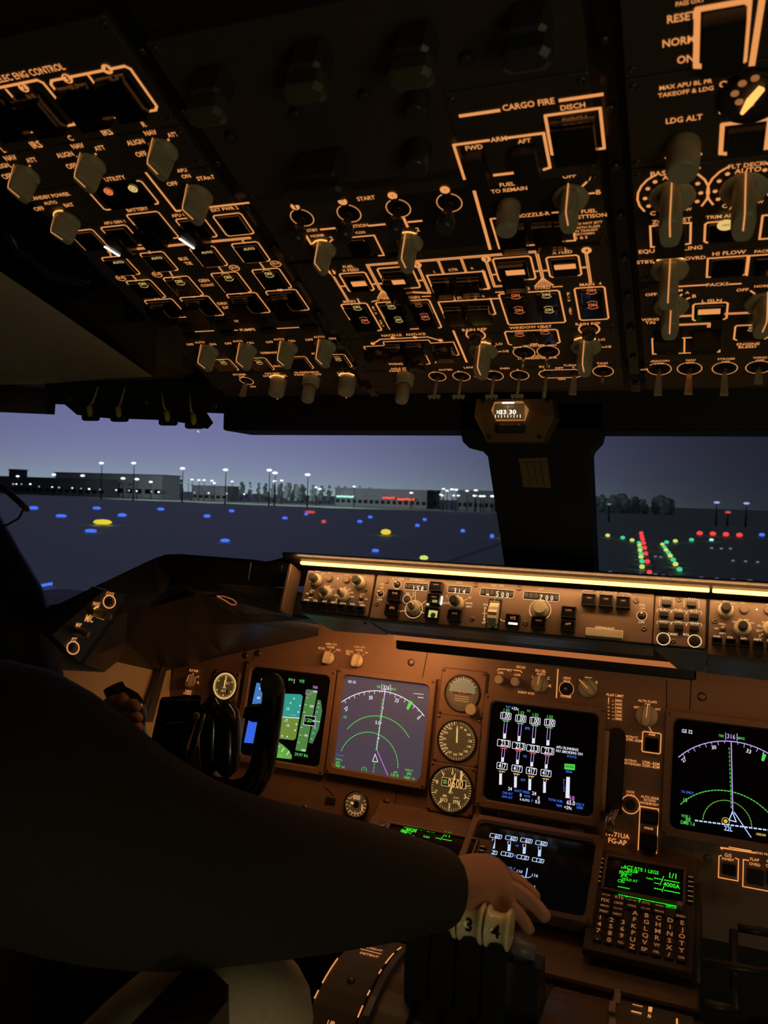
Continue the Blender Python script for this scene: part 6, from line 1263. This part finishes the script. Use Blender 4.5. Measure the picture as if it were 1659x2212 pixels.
b = MB(); b.box((.055,-.02,-.29),(.45,.32,.56)); b.build('body', M['linerd'], e)
for x in (-.052,-.016,.020,.056,.088): tob(arch(x-.004,x+.004,YC,ZC,RQ+.0012,-40,40,.004)).build('lever_slot', M['recess'], e)
# speedbrake plate
q = arch(-.172,-.112,YC,ZC,RQ+.006,-62,46,.006); q = tob(q, (-.14,YC,ZC)); e2 = empty('speedbrake_quadrant', (-.14,YC,ZC)); tag(e2,'curved brown plate lettered FLIGHT DETENT and UP with lit edges','control panel')
q.build('faceplate', M['panel'], e2)
def onarc(b, txt, xc, ang, w, m, xo=-.14, rr=RQ+.0068, asp=1.):
    vs, fs, tw = glyphs(txt); k = w/tw; b.add([(xc-xo+a*k, rr*math.sin(R(ang)+c*k*asp/rr), rr*math.cos(R(ang)+c*k*asp/rr)) for a, c in vs], fs)
b = MB(); onarc(b,'FLIGHT',-.140,9.5,.026,'L'); onarc(b,'DETENT',-.138,4.5,.026,'L'); onarc(b,'UP',-.140,-26,.009,'L')
def arcbar(b, xc, ang, w, h, xo=-.14, rr=RQ+.0068):
    d = h/2/rr; b.add([(xc-xo-w/2, rr*math.sin(R(ang)-d), rr*math.cos(R(ang)-d)),(xc-xo+w/2, rr*math.sin(R(ang)-d), rr*math.cos(R(ang)-d)),(xc-xo+w/2, rr*math.sin(R(ang)+d), rr*math.cos(R(ang)+d)),(xc-xo-w/2, rr*math.sin(R(ang)+d), rr*math.cos(R(ang)+d))],[(0,1,2,3)])
arcbar(b,-.140,7,.030,.0018); arcbar(b,-.147,-29,.024,.0055); b.build('backlit_legend', M['L'], e2)
for s_, x in (('a',-.1725),('b',-.1115)):
    for (a0_,a1_) in ([(16,20),(7,11),(-14,-2),(-20,-17),(-30,-26)] if s_=='a' else [(14,18),(2,10),(-4,-2),(-14,-12),(-22,-18)]):
        q = MB(); q.tube([(x+.14,(RQ+.0066)*math.sin(R(a)),(RQ+.0066)*math.cos(R(a))) for a in [a0_+(a1_-a0_)*i/4 for i in range(5)]],.0009,6); q.build('edge_glow', M['L'], e2)
q = MB(); aa = R(-10); q.lathe([(.005,0),(.005,.002),(.0015,.003)],n=10,m=Matrix.Translation((0,(RQ+.006)*math.sin(aa),(RQ+.006)*math.cos(aa))) @ Matrix.Rotation(-aa,4,'X')); q.build('screw', M['screw'], e2)
q = tob(arch(-.106,-.098,YC,ZC,RQ+.010,-62,46,.010)); tag(q.build('rail','knobd', None),'curved metal guide rail right of the speedbrake plate','rail').location = (0,YC,ZC)
# flap quadrant
e3 = empty('flap_quadrant', (.215,YC,ZC)); tag(e3, 'narrow flap gate plate with lit marks and a notched metal slot', 'control panel')
tob(arch(.165,.262,YC,ZC,RQ+.004,-60,46,.004),(.215,YC,ZC)).build('faceplate', M['panel'], e3)
b = MB()
for t, ang in (('1',21),('5',13),('10',-5),('20',-18)): onarc(b,t,.212,ang-.5,.0045*len(t),'L',.215,RQ+.0048,1.2); arcbar(b,.197,ang,.012,.0045,.215,RQ+.0048)
b.build('backlit_legend', M['L'], e3)
b = MB(); b.tube([(.243-.215,(RQ+.0048)*math.sin(R(a)),(RQ+.0048)*math.cos(R(a))) for a in range(-34,17,5)],.0011,6); b.build('edge_glow', M['L'], e3)
for i, a in enumerate((30,20,10,0,-10,-20)):
    b = MB(); b.box((.170-.215+(i%2)*.003,(RQ+.006)*math.sin(R(a)),(RQ+.006)*math.cos(R(a))),(.008,.022,.007),.001); b.build('gate_block', M['metal'], e3)

# thrust levers
M['cream_k'] = mat('glossy cream plastic', (.80,.74,.42), .22, coat=.4)
crop('F')
def spool(m, w=.031, r=.0225):
    b = MB(); pr = [(r*.80,-w/2),(r*1.04,-w/2+.0015),(r*1.04,-w/2+.004),(r*.80,-w/4),(r*.72,0),(r*.80,w/4),(r*1.04,w/2-.004),(r*1.04,w/2-.0015),(r*.80,w/2)]
    b.lathe(pr, n=28); b.v = [(v[2], v[0], v[1]) for v in b.v]; return b
K = [at(1021,1990,.935), at(1074,2003,.935)]
dx = K[1]-K[0]; step = Vector((.0322, 0, -.0005))
for i in range(4):
    pos = K[0]+step*(i-2); e = empty('thrust_lever', tuple(pos))
    tag(e, ['black thrust lever hidden under the sleeve, leftmost','black thrust lever whose cream knob just shows past the sleeve','thrust lever with cream knob numbered 3','thrust lever with cream knob numbered 4, beside the little finger'][i], 'lever')
    spool('c').build('knob', M['cream_k'], e)
    vs, fs, tw = glyphs('1234'[i]); b = MB(); s_ = .021; rr = .0178
    b.add([(a*s_, -rr*math.cos((c*s_)/rr+R(12))*1.0-.0006, rr*math.sin((c*s_)/rr+R(12))) for a, c in vs], fs); b.build('number', M['recess'], e)
    b = MB(); piv = Vector((0, YC-pos.y, ZC-pos.z+.06)); d = Vector((0,.004,-.015))
    r0 = []
    for f, w_, t_ in ((0,.026,.028),(.16,.030,.048),(.45,.026,.060),(.75,.020,.055),(1.,.018,.050)):
        c_ = d.lerp(piv, f); r0.append([(c_.x-w_/2,c_.y-t_/2,c_.z),(c_.x+w_/2,c_.y-t_/2,c_.z),(c_.x+w_/2,c_.y+t_/2,c_.z),(c_.x-w_/2,c_.y+t_/2,c_.z)])
    b.loft(r0, smooth=False); b.build('arm', M['blackg'], e)
pos = at(1128,2062,.955); e = empty('side_lever', tuple(pos)); tag(e,'black lever with a short grey roller end, right of knob 4','lever')
b = MB(); b.tube([(-.024,0,.010),(.016,0,.006)],.0095,16); b.build('roller', M['under'], e)
b = MB(); r0 = []
for f, w_, t_ in ((0,.050,.030),(.3,.048,.055),(1,.036,.050)):
    c_ = Vector((0,.0,-.004)).lerp(Vector((.0,.02,-.17)), f); r0.append([(c_.x-w_/2,c_.y-t_/2,c_.z),(c_.x+w_/2,c_.y-t_/2,c_.z),(c_.x+w_/2,c_.y+t_/2,c_.z),(c_.x-w_/2,c_.y+t_/2,c_.z)])
b.loft(r0, smooth=False); b.build('arm', M['blackg'], e)

# ================================================================== HEADER, COMPASS, VISOR RAIL
crop('F')
pc_ = at(1108,905,1.18); e = empty('standby_compass', tuple(pc_)); tag(e,'small lit standby compass in a brown housing on top of the central post','compass')
def L_(x,y,Y): return at(x,y,Y)-pc_
b = MB(); r0 = [L_(1030,862,1.155),L_(1192,862,1.155),L_(1198,900,1.150),L_(1172,955,1.165),L_(1052,955,1.165),L_(1024,900,1.150)]; b.loft([[q for q in r0],[q+Vector((0,.06,0)) for q in r0]], smooth=False); b.build('housing', mat('dark tan compass housing',(.26,.15,.06),.5), e)
b = MB(); r0 = [L_(1062+6,868,1.146),L_(1128,866,1.146),L_(1141,884,1.146),L_(1133,908,1.147),L_(1071,909,1.147),L_(1061,886,1.146)]; b.loft([r0,[q+Vector((0,.006,0)) for q in r0]], smooth=False); b.build('window_rim', emi('glowing compass rim', srgb(150,100,50)), e)
cc = L_(1101,889,1.142); b = MB(); b.tube([cc+Vector((-.021,0,0)),cc+Vector((.021,0,0))],.0115,20); b.build('compass_card', mat('lit compass card',(.1,.07,.04),.5,emit=srgb(150,110,60),es=.22), e)
b = MB(); cp = Plane((1,0,0),(0,0,1),pc_); 
vs, fs, tw = glyphs('33 30'); b.add([(cc.x+a*.024/tw*1.0, cc.y-.0122, cc.z-.002+c*.0085) for a, c in vs], fs)
vs, fs, tw = glyphs('N'); b.add([(cc.x-.014+a*.006, cc.y-.0122, cc.z-.002+c*.0075) for a, c in vs], fs)
for i in range(9): b.box((cc.x-.018+i*.0045, cc.y-.0118, cc.z-.008),(.0006,.0006,.003 if i%2 else .0045))
b.build('card_marking', M['LW'], e)
b = MB(); b.box((cc.x,cc.y-.0125,cc.z+.011),(.018,.004,.0022),.001); b.build('lit_strip', M['LW'], e)
b = MB(); b.box((cc.x,cc.y-.0135,cc.z),(.0006,.0006,.016)); b.build('lubber_line', M['LR'], e)
crop('F')
for x,y in [(1045,868),(1183,866),(1058,945),(1165,944)]: q = L_(x,y,1.148 if y<900 else 1.160); b = MB(); b.ball(tuple(q),.0032,8,5); b.build('screw', M['screw'], e)
q = L_(1101,925,1.150); b = MB(); b.box((q.x,q.y+.004,q.z),(.044,.010,.014),.004); b.build('adjuster_cover', M['knobd'], e)
for x in (1084,1122): q = L_(x,918,1.142); b = MB(); b.ball(tuple(q),.0022,8,5); b.build('adjuster_screw', M['metal'], e)
# placard on the post
A_ = at(1122,990,1.196); b = MB(); P = [at(*q,1.197)-A_ for q in [(1120,990),(1182,988),(1190,1054),(1130,1052)]]; b.loft([P,[q+Vector((0,.002,0)) for q in P]], smooth=False); o = b.build('placard', mat('dull paper placard',(.30,.19,.09),.8)); o.location = A_; tag(o,'small dull paper card with columns on the central window post','placard')
for i in range(3): b = MB(); f = .28+.24*i; q0 = P[0].lerp(P[1],f)+Vector((0,-.0004,-.004)); q1 = P[3].lerp(P[2],f)+Vector((0,-.0004,.005)); b.tube([q0,q1],.0003,4); b.build('column_line', M['recess'], o)
b = MB(); b.tube([P[0].lerp(P[3],.15)+Vector((.002,-.0004,0)),P[1].lerp(P[2],.15)+Vector((-.002,-.0004,0))],.0003,4); b.build('column_line', M['recess'], o)
# visor rail with four cable lamps
e = empty('visor_rail', tuple(at(300,880,1.12))); Vz = e.location.copy(); tag(e,'black bracket plate holding four cable connectors above the left windshield','bracket')
def V2(x,y,Y=1.12): return at(x,y,Y)-Vz
def vplate(pts, Y, th, name, m):
    P = [V2(*q,Y) for q in pts]; c = sum(P,Vector())/len(P); b = MB(); n_ = len(P)
    b.v = [tuple(q) for q in P]+[tuple(q+Vector((0,th,0))) for q in P]+[tuple(c),tuple(c+Vector((0,th,0)))]
    b.f = [((i+1)%n_,i,2*n_) for i in range(n_)]+[(n_+i,n_+(i+1)%n_,2*n_+1) for i in range(n_)]+[(i,(i+1)%n_,n_+(i+1)%n_,n_+i) for i in range(n_)]; b.sm=[False]*len(b.f); return b.build(name, M[m], e)
vplate([(95,820),(102,871),(138,872),(166,896),(222,902),(345,906),(400,914),(440,925),(452,912),(438,890),(484,892),(486,835),(300,815)],1.12,.012,'plate','black')
for i,(x,y,sx_,sy_) in enumerate([(196,907,212,840),(258,909,270,842),(363,917,350,850),(420,924,410,855)]):
    q = V2(x,y,1.108); b = MB(); b.box((q.x,q.y,q.z+.004),(.032,.014,.011),.003); o = b.build('lamp_mount', M['blackg'], e)
    for s_ in (-1,1): z = MB(); z.ball((q.x+s_*.011,q.y-.007,q.z+.004),.0026,8,5); z.build('screw', M['screw'], o)
    b = MB(); cz = V2(x-3,y-24,1.100); b.tube([V2(x,y-6,1.102),V2(x-1,y-14,1.102),V2(x-3,y-29,1.102)],[.0035,.0048,.0055],10); b.build('connector', mat('dull yellow connector',(.80,.62,.20),.6), o)
    b = MB(); b.tube([V2(x-3,y-29,1.102),V2((x+sx_)/2-3,(y+sy_)/2-6,1.10),V2(sx_,sy_-4,1.108)],[.0022,.0020,.0020],8); b.build('cable', mat('dull yellow cable',(.60,.47,.24),.6), o)
for x,y in [(148,862),(313,868),(462,876)]: q = V2(x,y,1.118); b = MB(); b.lathe([(.008,0),(.008,.002),(.004,.003)],n=14,m=Matrix.Translation(q) @ Matrix.Rotation(R(90),4,'X')); b.build('bolt', M['screw'], e)
o = vplate([(-60,830),(-60,886),(100,893),(104,838)],1.10,.02,'x','linerd'); o.parent = None; o.location = Vz; o.name = 'sun_visor'; tag(o,'dark brown flat visor edge at the left end above the windshield','visor')
# slim arm at the left edge of the windshield
b = MB(); b.tube([at(-30,1028,.92),at(20,1065,.92),at(50,1092,.92)],.0045,10); o = b.build('sight_arm', M['blackg']); tag(o,'thin black arm with a copper tip poking in at the left frame edge','bracket')
b = MB(); b.tube([at(46,1089,.919),at(60,1102,.919)],[.0052,.0035],10); b.build('tip', mat('copper tip',(.35,.14,.06),.4,.6), o)
b = MB(); b.tube([at(52,1098,.92),at(40,1120,.92),at(15,1134,.92),at(-30,1136,.92)],.0016,6); b.build('cord', M['blackg'], o)
b = MB(); P = [at(*q,.80) for q in [(186,640),(240,612),(262,640),(268,698),(205,698),(186,680)]]; c_ = P[0]; b.loft([[q-c_ for q in P],[q-c_+Vector((0,.04,.01)) for q in P]], smooth=False); o = b.build('bracket_block', M['blackg']); o.location = c_; tag(o,'dark block against the olive liner left of the console','bracket')
# grab handle above the side window
b = MB(); b.tube([at(18,498,.70),at(40,540,.72),at(110,590,.76),at(190,612,.80),at(200,590,.80)],.006,10); tag(b.build('grab_handle', M['blackg']),'curved black grab handle on the dark side liner at the left edge','handle')

# ================================================================== CONTROL YOKE
Yo = at(440,1600,.98); e = empty('control_yoke', tuple(Yo)); tag(e,"black control yoke in front of the left screen with checklist hub and upright horns",'yoke')
def Q(x,y,Y): return at(x,y,Y)-Yo
def hull(name, front, Yf, Yb, m, sh=(0,0), par=None):
    F = [Q(x,y,Yf) for x,y in front]; B = [Q(x+sh[0],y+sh[1],Yb) for x,y in front]; b = MB(); b.loft([F,B], smooth=False)
    return b.build(name, M[m], par or e)
crop('M2')
M['yoke'] = mat('glossy black yoke enamel', (.014,.012,.013), .22, coat=.5); M['ycap'] = mat('olive grey thumb cap', (.06,.055,.04), .5)
hub = hull('hub_clip', [(418,372),(432,352),(690,335),(712,352),(690,480),(610,700),(590,890),(350,890),(345,700)], .955, .99, 'blackg')
b = MB(); P0_, P1_ = Q(450,540,.951), Q(590,528,.951); b.tube([P0_,P1_],.0012,5); b.build('placard_line', M['knob'], hub)
for (x0,y0,x1,y1,w_) in [(425,400,690,372,.0008),(452,548,590,536,.0014),(430,600,640,585,.0005),(425,640,625,628,.0005),(420,680,610,670,.0005),(415,720,600,712,.0005),(412,760,590,754,.0005)]:
    b = MB(); b.tube([Q(x0,y0,.951),Q(x1,y1,.951)],w_,5); b.build('placard_line', mat('faint placard ink',(.13,.12,.08),.5), hub)
b = MB(); b.tube([Q(424,388,.950),Q(640,378,.950)],.004,8); b.build('clip_roller', M['knobd'], hub)
b = MB(); b.tube([Q(738,470,.940),Q(680,680,.940),Q(604,885,.940)],.0019,8); b.build('chrome_strip', M['metal'], e)
b = MB(); b.ball(Q(678,487,.935),.0055,14,8,(1,.7,1)); b.build('button', M['knobl'], e)
b = MB(); b.loft([[Q(x,y,.955) for x,y in [(690,350),(735,480),(600,900),(580,880),(690,480)]],[Q(x+8,y,.99) for x,y in [(690,350),(735,480),(600,900),(580,880),(690,480)]]],smooth=False); b.build('hub_edge', M['blackg'], e)
for nm,(cx_,y0,y1,w0,w1) in dict(a=(795,335,915,98,84),b=(888,375,935,108,96)).items():
    b = MB(); rr_ = []
    for i in range(9):
        f = i/8; y = y0+(y1-y0)*f; w_ = (w0+(w1-w0)*f)*math.sqrt(max(.04,1-(2*f-1)**6)); xc = cx_-(25*f if nm=='a' else -15*math.sin(f*3))
        c_ = Q(xc,y,1.0); r_ = w_*CUR[2]*1.1/FPX; rr_.append([c_+Vector((r_*math.cos(2*math.pi*k/14), r_*math.sin(2*math.pi*k/14)*.9, 0)) for k in range(14)])
    b.loft(rr_); b.build('hub_housing', M['yoke'], e)
crop('F')
def hornR(pts, rs, name, Y):
    b = MB(); P = [Q(x,y,Y+dy) for x,y,dy in pts]; PP = []; RR = []
    for i in range(len(P)-1):
        for k in range(4): f = k/4; PP.append(P[i].lerp(P[i+1], f)); RR.append(rs[i]+(rs[i+1]-rs[i])*f)
    PP.append(P[-1]); RR.append(rs[-1])
    for _ in range(2): PP = [PP[0]]+[(PP[i-1]+PP[i]*2+PP[i+1])/4 for i in range(1,len(PP)-1)]+[PP[-1]]
    b.tube(PP, RR, 14); return b.build(name, M['yoke'], e)
hr = hornR([(592,1482,0),(590,1515,0),(582,1560,0),(574,1610,0),(566,1660,.005),(545,1700,.01),(500,1712,.02),(430,1690,.02)], [.0155,.0155,.0165,.0175,.0175,.0175,.016,.015], 'right_horn', .96)
b = MB(); c_ = Q(590,1480,.945); b.lathe([(.0165,0),(.0165,.006),(.014,.008)],n=20,m=Matrix.Translation(c_) @ Matrix.Rotation(R(80),4,'X')); b.build('thumb_cap', M['ycap'], hr)
b = MB(); P = [Q(x,y,.952) for x,y in [(529,1528),(560,1526),(575,1508),(590,1510),(585,1560),(545,1560),(524,1550)]]; b.loft([P,[q+Vector((0,.02,0)) for q in P]],smooth=False); b.build('trigger_tab', M['yoke'], hr)
hornR([(244,1482,0),(252,1500,.0),(278,1518,.0),(296,1535,.005),(290,1570,.01),(310,1640,.02),(360,1690,.03)], [.016,.017,.020,.017,.015,.015,.015], 'left_horn', 1.02)
b = MB(); b.tube([Q(430,1640,1.03),Q(430,1640,1.03)+Vector((0,.16,-.40))],[.035,.045],16); b.build('column', M['blackg'], e)

# ================================================================== LIT SIDE LINER, FOOTWELLS
crop('F')
A_, B_ = at(374,1428,1.412), at(374,1700,1.37); 
b = MB(); P = [at(376,1425,1.43), at(376,1720,1.37), at(60,1900,1.02), at(60,1400,1.05)]; b.loft([P,[q+Vector((-.03,.01,0)) for q in P]],smooth=False); struct('wall_left_liner', b, 'liner')
b = MB(); P = [at(352,1432,1.36), at(364,1432,1.38), at(330,1560,1.30), at(310,1560,1.28)]; b.loft([P,[q+Vector((-.008,.008,0)) for q in P]],smooth=False); tag(b.build('liner_rib','knobd'),'dark vertical rib on the lit beige side liner left of the clock','trim')
b = MB(); b.box((-.50,1.43,.38),(1.2,.04,.76)); b.box((.75,1.43,.38),(1.0,.04,.76)); struct('wall_footwell', b, 'linerd')
crop('M7')
for pts, l in [([(1010,480,1.22),(1010,1400,1.10)],'dark upright frame bar right of the keypad unit'),([(1340,900,1.22),(1360,1640,1.12)],'faint upright bar in the dark right footwell'),([(1060,1185,1.15),(1700,1290,1.15)],'faint horizontal cross bar in the dark right footwell'),([(1080,1570,1.10),(1330,1620,1.10)],'lowest faint cross bar in the dark right footwell'),([(1380,870,1.25),(1700,925,1.25)],'uppermost faint cross bar in the dark right footwell')]:
    P = [at(*q) for q in pts]; c_ = P[0]; b = MB(); b.tube([P[0]-c_, P[1]-c_], .006, 8); o = b.build('footwell_bar', mat('dark olive bar paint',(.028,.028,.014),.45)); o.location = c_; tag(o, l, 'bar')

# ================================================================== THE PILOT
def skin(name, pts, edges, m, parent=None, sub=2, root=0):
    me = bpy.data.meshes.new(name); me.from_pydata([tuple(q[0]) for q in pts], edges, []); o = bpy.data.objects.new(name, me); COL.objects.link(o)
    md = o.modifiers.new('s','SKIN'); md.use_smooth_shade = True
    for i, q in enumerate(pts): me.skin_vertices[0].data[i].radius = (q[1], q[2] if len(q) > 2 else q[1]); me.skin_vertices[0].data[i].use_root = (i == root)
    sb = o.modifiers.new('b','SUBSURF'); sb.levels = sub; sb.render_levels = sub
    dg = bpy.context.evaluated_depsgraph_get(); m2 = bpy.data.meshes.new_from_object(o.evaluated_get(dg)); bpy.data.objects.remove(o)
    m2.materials.clear(); m2.materials.append(M[m]); m2.name = name
    for f in m2.polygons: f.use_smooth = True
    o2 = bpy.data.objects.new(name, m2); COL.objects.link(o2)
    if parent: o2.parent = parent
    return o2
crop('F')
PE = empty('person', (-.55,.30,.45)); tag(PE,'pilot in a black jacket reaching across to the thrust levers, head outside the frame','person')
O_ = PE.location
def w(x,y,Y): return at(x,y,Y)-O_
sh = w(20,1690,.46); el = w(470,1900,.64); wr = w(985,1912,.935); fa = w(760,1915,.80)
pel = Vector((0,.0,.12)); ch = Vector((.03,.10,.50)); nk = Vector((.0,.12,.78)); hd = Vector((-.02,.17,.92)); ht = Vector((-.02,.18,1.02))
shl = Vector((-.20,.10,.66)); ell = Vector((-.22,.34,.48)); wrl = w(252,1562,1.0)
hand = w(1045,1905,.975); kn = w(1105,1925,.985)
body = [(pel,.12,.09),(ch,.15,.11),(nk,.055),(hd,.075,.085),(ht,.06,.07),(sh,.055),(el,.045),(fa,.038),(wr,.029,.023),(hand,.030,.020),
        (shl,.06),(ell,.045),(wrl,.03),
        (pel+Vector((.09,.0,-.03)),.060),(w(455,2190,.66),.040),(w(540,2230,.80),.035),(pel+Vector((-.09,0,-.02)),.085),(Vector((-.12,.45,.02)),.065),(Vector((-.12,.60,-.28)),.05)]
bo = skin('body', body, [(0,1),(1,2),(2,3),(3,4),(1,5),(5,6),(6,7),(7,8),(8,9),(1,10),(10,11),(11,12),(0,13),(13,14),(14,15),(0,16),(16,17),(17,18)], 'skin', PE)
# right hand: back of the hand over the levers and five fingers, each a curved chain
fingers = dict(
 index=[(1055,1885,.990),(1103,1893,1.015),(1134,1915,1.020),(1150,1940,1.015)],
 middle=[(1062,1892,.988),(1112,1903,1.008),(1146,1926,1.010),(1166,1948,1.004)],
 ring=[(1060,1908,.980),(1110,1920,.992),(1155,1953,.992),(1187,1991,.985)],
 little=[(1050,1926,.970),(1098,1950,.978),(1128,1982,.978),(1150,2020,.972)],
 thumb=[(1010,1925,.945),(1022,1962,.950),(1030,1978,.965),(1040,1985,.985)])
for nm, F in fingers.items():
    rs_ = dict(little=(.0125,.0098,.0088,.0072),ring=(.0135,.0112,.0100,.0080),middle=(.0132,.0104,.0092,.0078),index=(.0130,.0100,.0090,.0076),thumb=(.015,.0125,.0110,.009))[nm]
    P = [w(*q) for q in F]; skin('finger' if nm != 'thumb' else 'thumb', [(P[i], rs_[i]) for i in range(4)], [(0,1),(1,2),(2,3)], 'skin', PE)
# palm: a lofted slab joining wrist and knuckles
b = MB(); rings = []
for (x,y,Y,rx,ry) in [(970,1908,.925,.030,.024),(1005,1906,.950,.033,.025),(1040,1907,.972,.037,.024),(1070,1912,.985,.038,.021),(1095,1920,.992,.033,.016),(1106,1926,.995,.024,.010)]:
    c_ = w(x,y,Y); ax = (w(1112,1934,.984)-w(975,1925,.915)).normalized(); side = (w(1050,1970,.950)-w(1050,1880,.985)); side = (side-ax*side.dot(ax)).normalized(); up_ = ax.cross(side)
    rings.append([c_+side*rx*math.cos(2*math.pi*k/16)+up_*ry*math.sin(2*math.pi*k/16) for k in range(16)])
b.loft(rings); hp = b.build('palm', M['skin'], PE); sb = hp.modifiers.new('s','SUBSURF'); sb.levels = sb.render_levels = 1
# left hand on the yoke horn
for k, (x0,y0,x1,y1) in enumerate([(262,1500,318,1528),(262,1520,322,1552),(264,1542,322,1572),(268,1562,312,1585)]):
    P = [w(x0-6,y0+18,1.0), w((x0+x1)/2,(y0+y1)/2+10,.985), w(x1-14,y1+6,.995)]; skin('finger', [(P[0],.011),(P[1],.0098),(P[2],.008)], [(0,1),(1,2)], 'skin', PE)
skin('thumb', [(w(240,1530,.99),.013),(w(262,1512,.985),.0115),(w(276,1500,.99),.009)], [(0,1),(1,2)], 'skin', PE)
b = MB(); b.ball(w(250,1556,.998), .036, 16, 10, (.9,.6,1.1)); b.build('left_palm', M['skin'], PE)
# jacket over torso and arms
jk = [(pel+Vector((0,0,.06)),.17,.14),(ch,.185,.15),(nk+Vector((0,-.01,-.07)),.085),(w(-25,1620,.46),.122),(w(255,1865,.53),.092),(w(520,1897,.665),.079),(w(700,1902,.765),.073),(w(860,1912,.855),.061),(w(955,1918,.912),.048),(w(985,1918,.925),.046),(shl,.085),(ell,.065),(w(225,1580,.98),.045)]
skin('jacket', jk, [(0,1),(1,2),(1,3),(3,4),(4,5),(5,6),(6,7),(7,8),(8,9),(1,10),(10,11),(11,12)], 'cloth', PE)
tr = [(pel,.16,.13),(pel+Vector((.09,.03,-.03)),.095),(w(465,2185,.66),.088),(w(575,2185,.80),.066),(Vector((.14,.56,-.32)),.055),(pel+Vector((-.09,.03,-.03)),.095),(Vector((-.12,.45,.02)),.078),(Vector((-.12,.58,-.32)),.055)]
skin('trousers', tr, [(0,1),(1,2),(2,3),(3,4),(0,5),(5,6),(6,7)], 'trous', PE)
# seat
e = empty('pilot_seat', (-.55,.18,.40)); tag(e,'dark seat with armrest under the pilot at the lower left','seat')
b = MB(); b.box((0,.05,.02),(.46,.46,.12),.04); b.build('seat_cushion', M['cloth'], e); b = MB(); b.box((0,-.22,.34),(.44,.10,.62),.04); b.build('backrest', M['cloth'], e); b = MB(); b.box((0,.05,-.20),(.30,.36,.36),.02); b.build('base', M['linerd'], e)
A4 = [at(*q_)-e.location for q_ in [(270,2225,.50),(404,2088,.60),(460,2096,.60),(494,2128,.60),(492,2160,.585),(440,2225,.50)]]; b = MB(); b.loft([A4,[q_+Vector((-.01,.02,-.05)) for q_ in A4]], smooth=False); b.build('armrest', mat('dark brown armrest vinyl',(.05,.035,.02),.45), e)
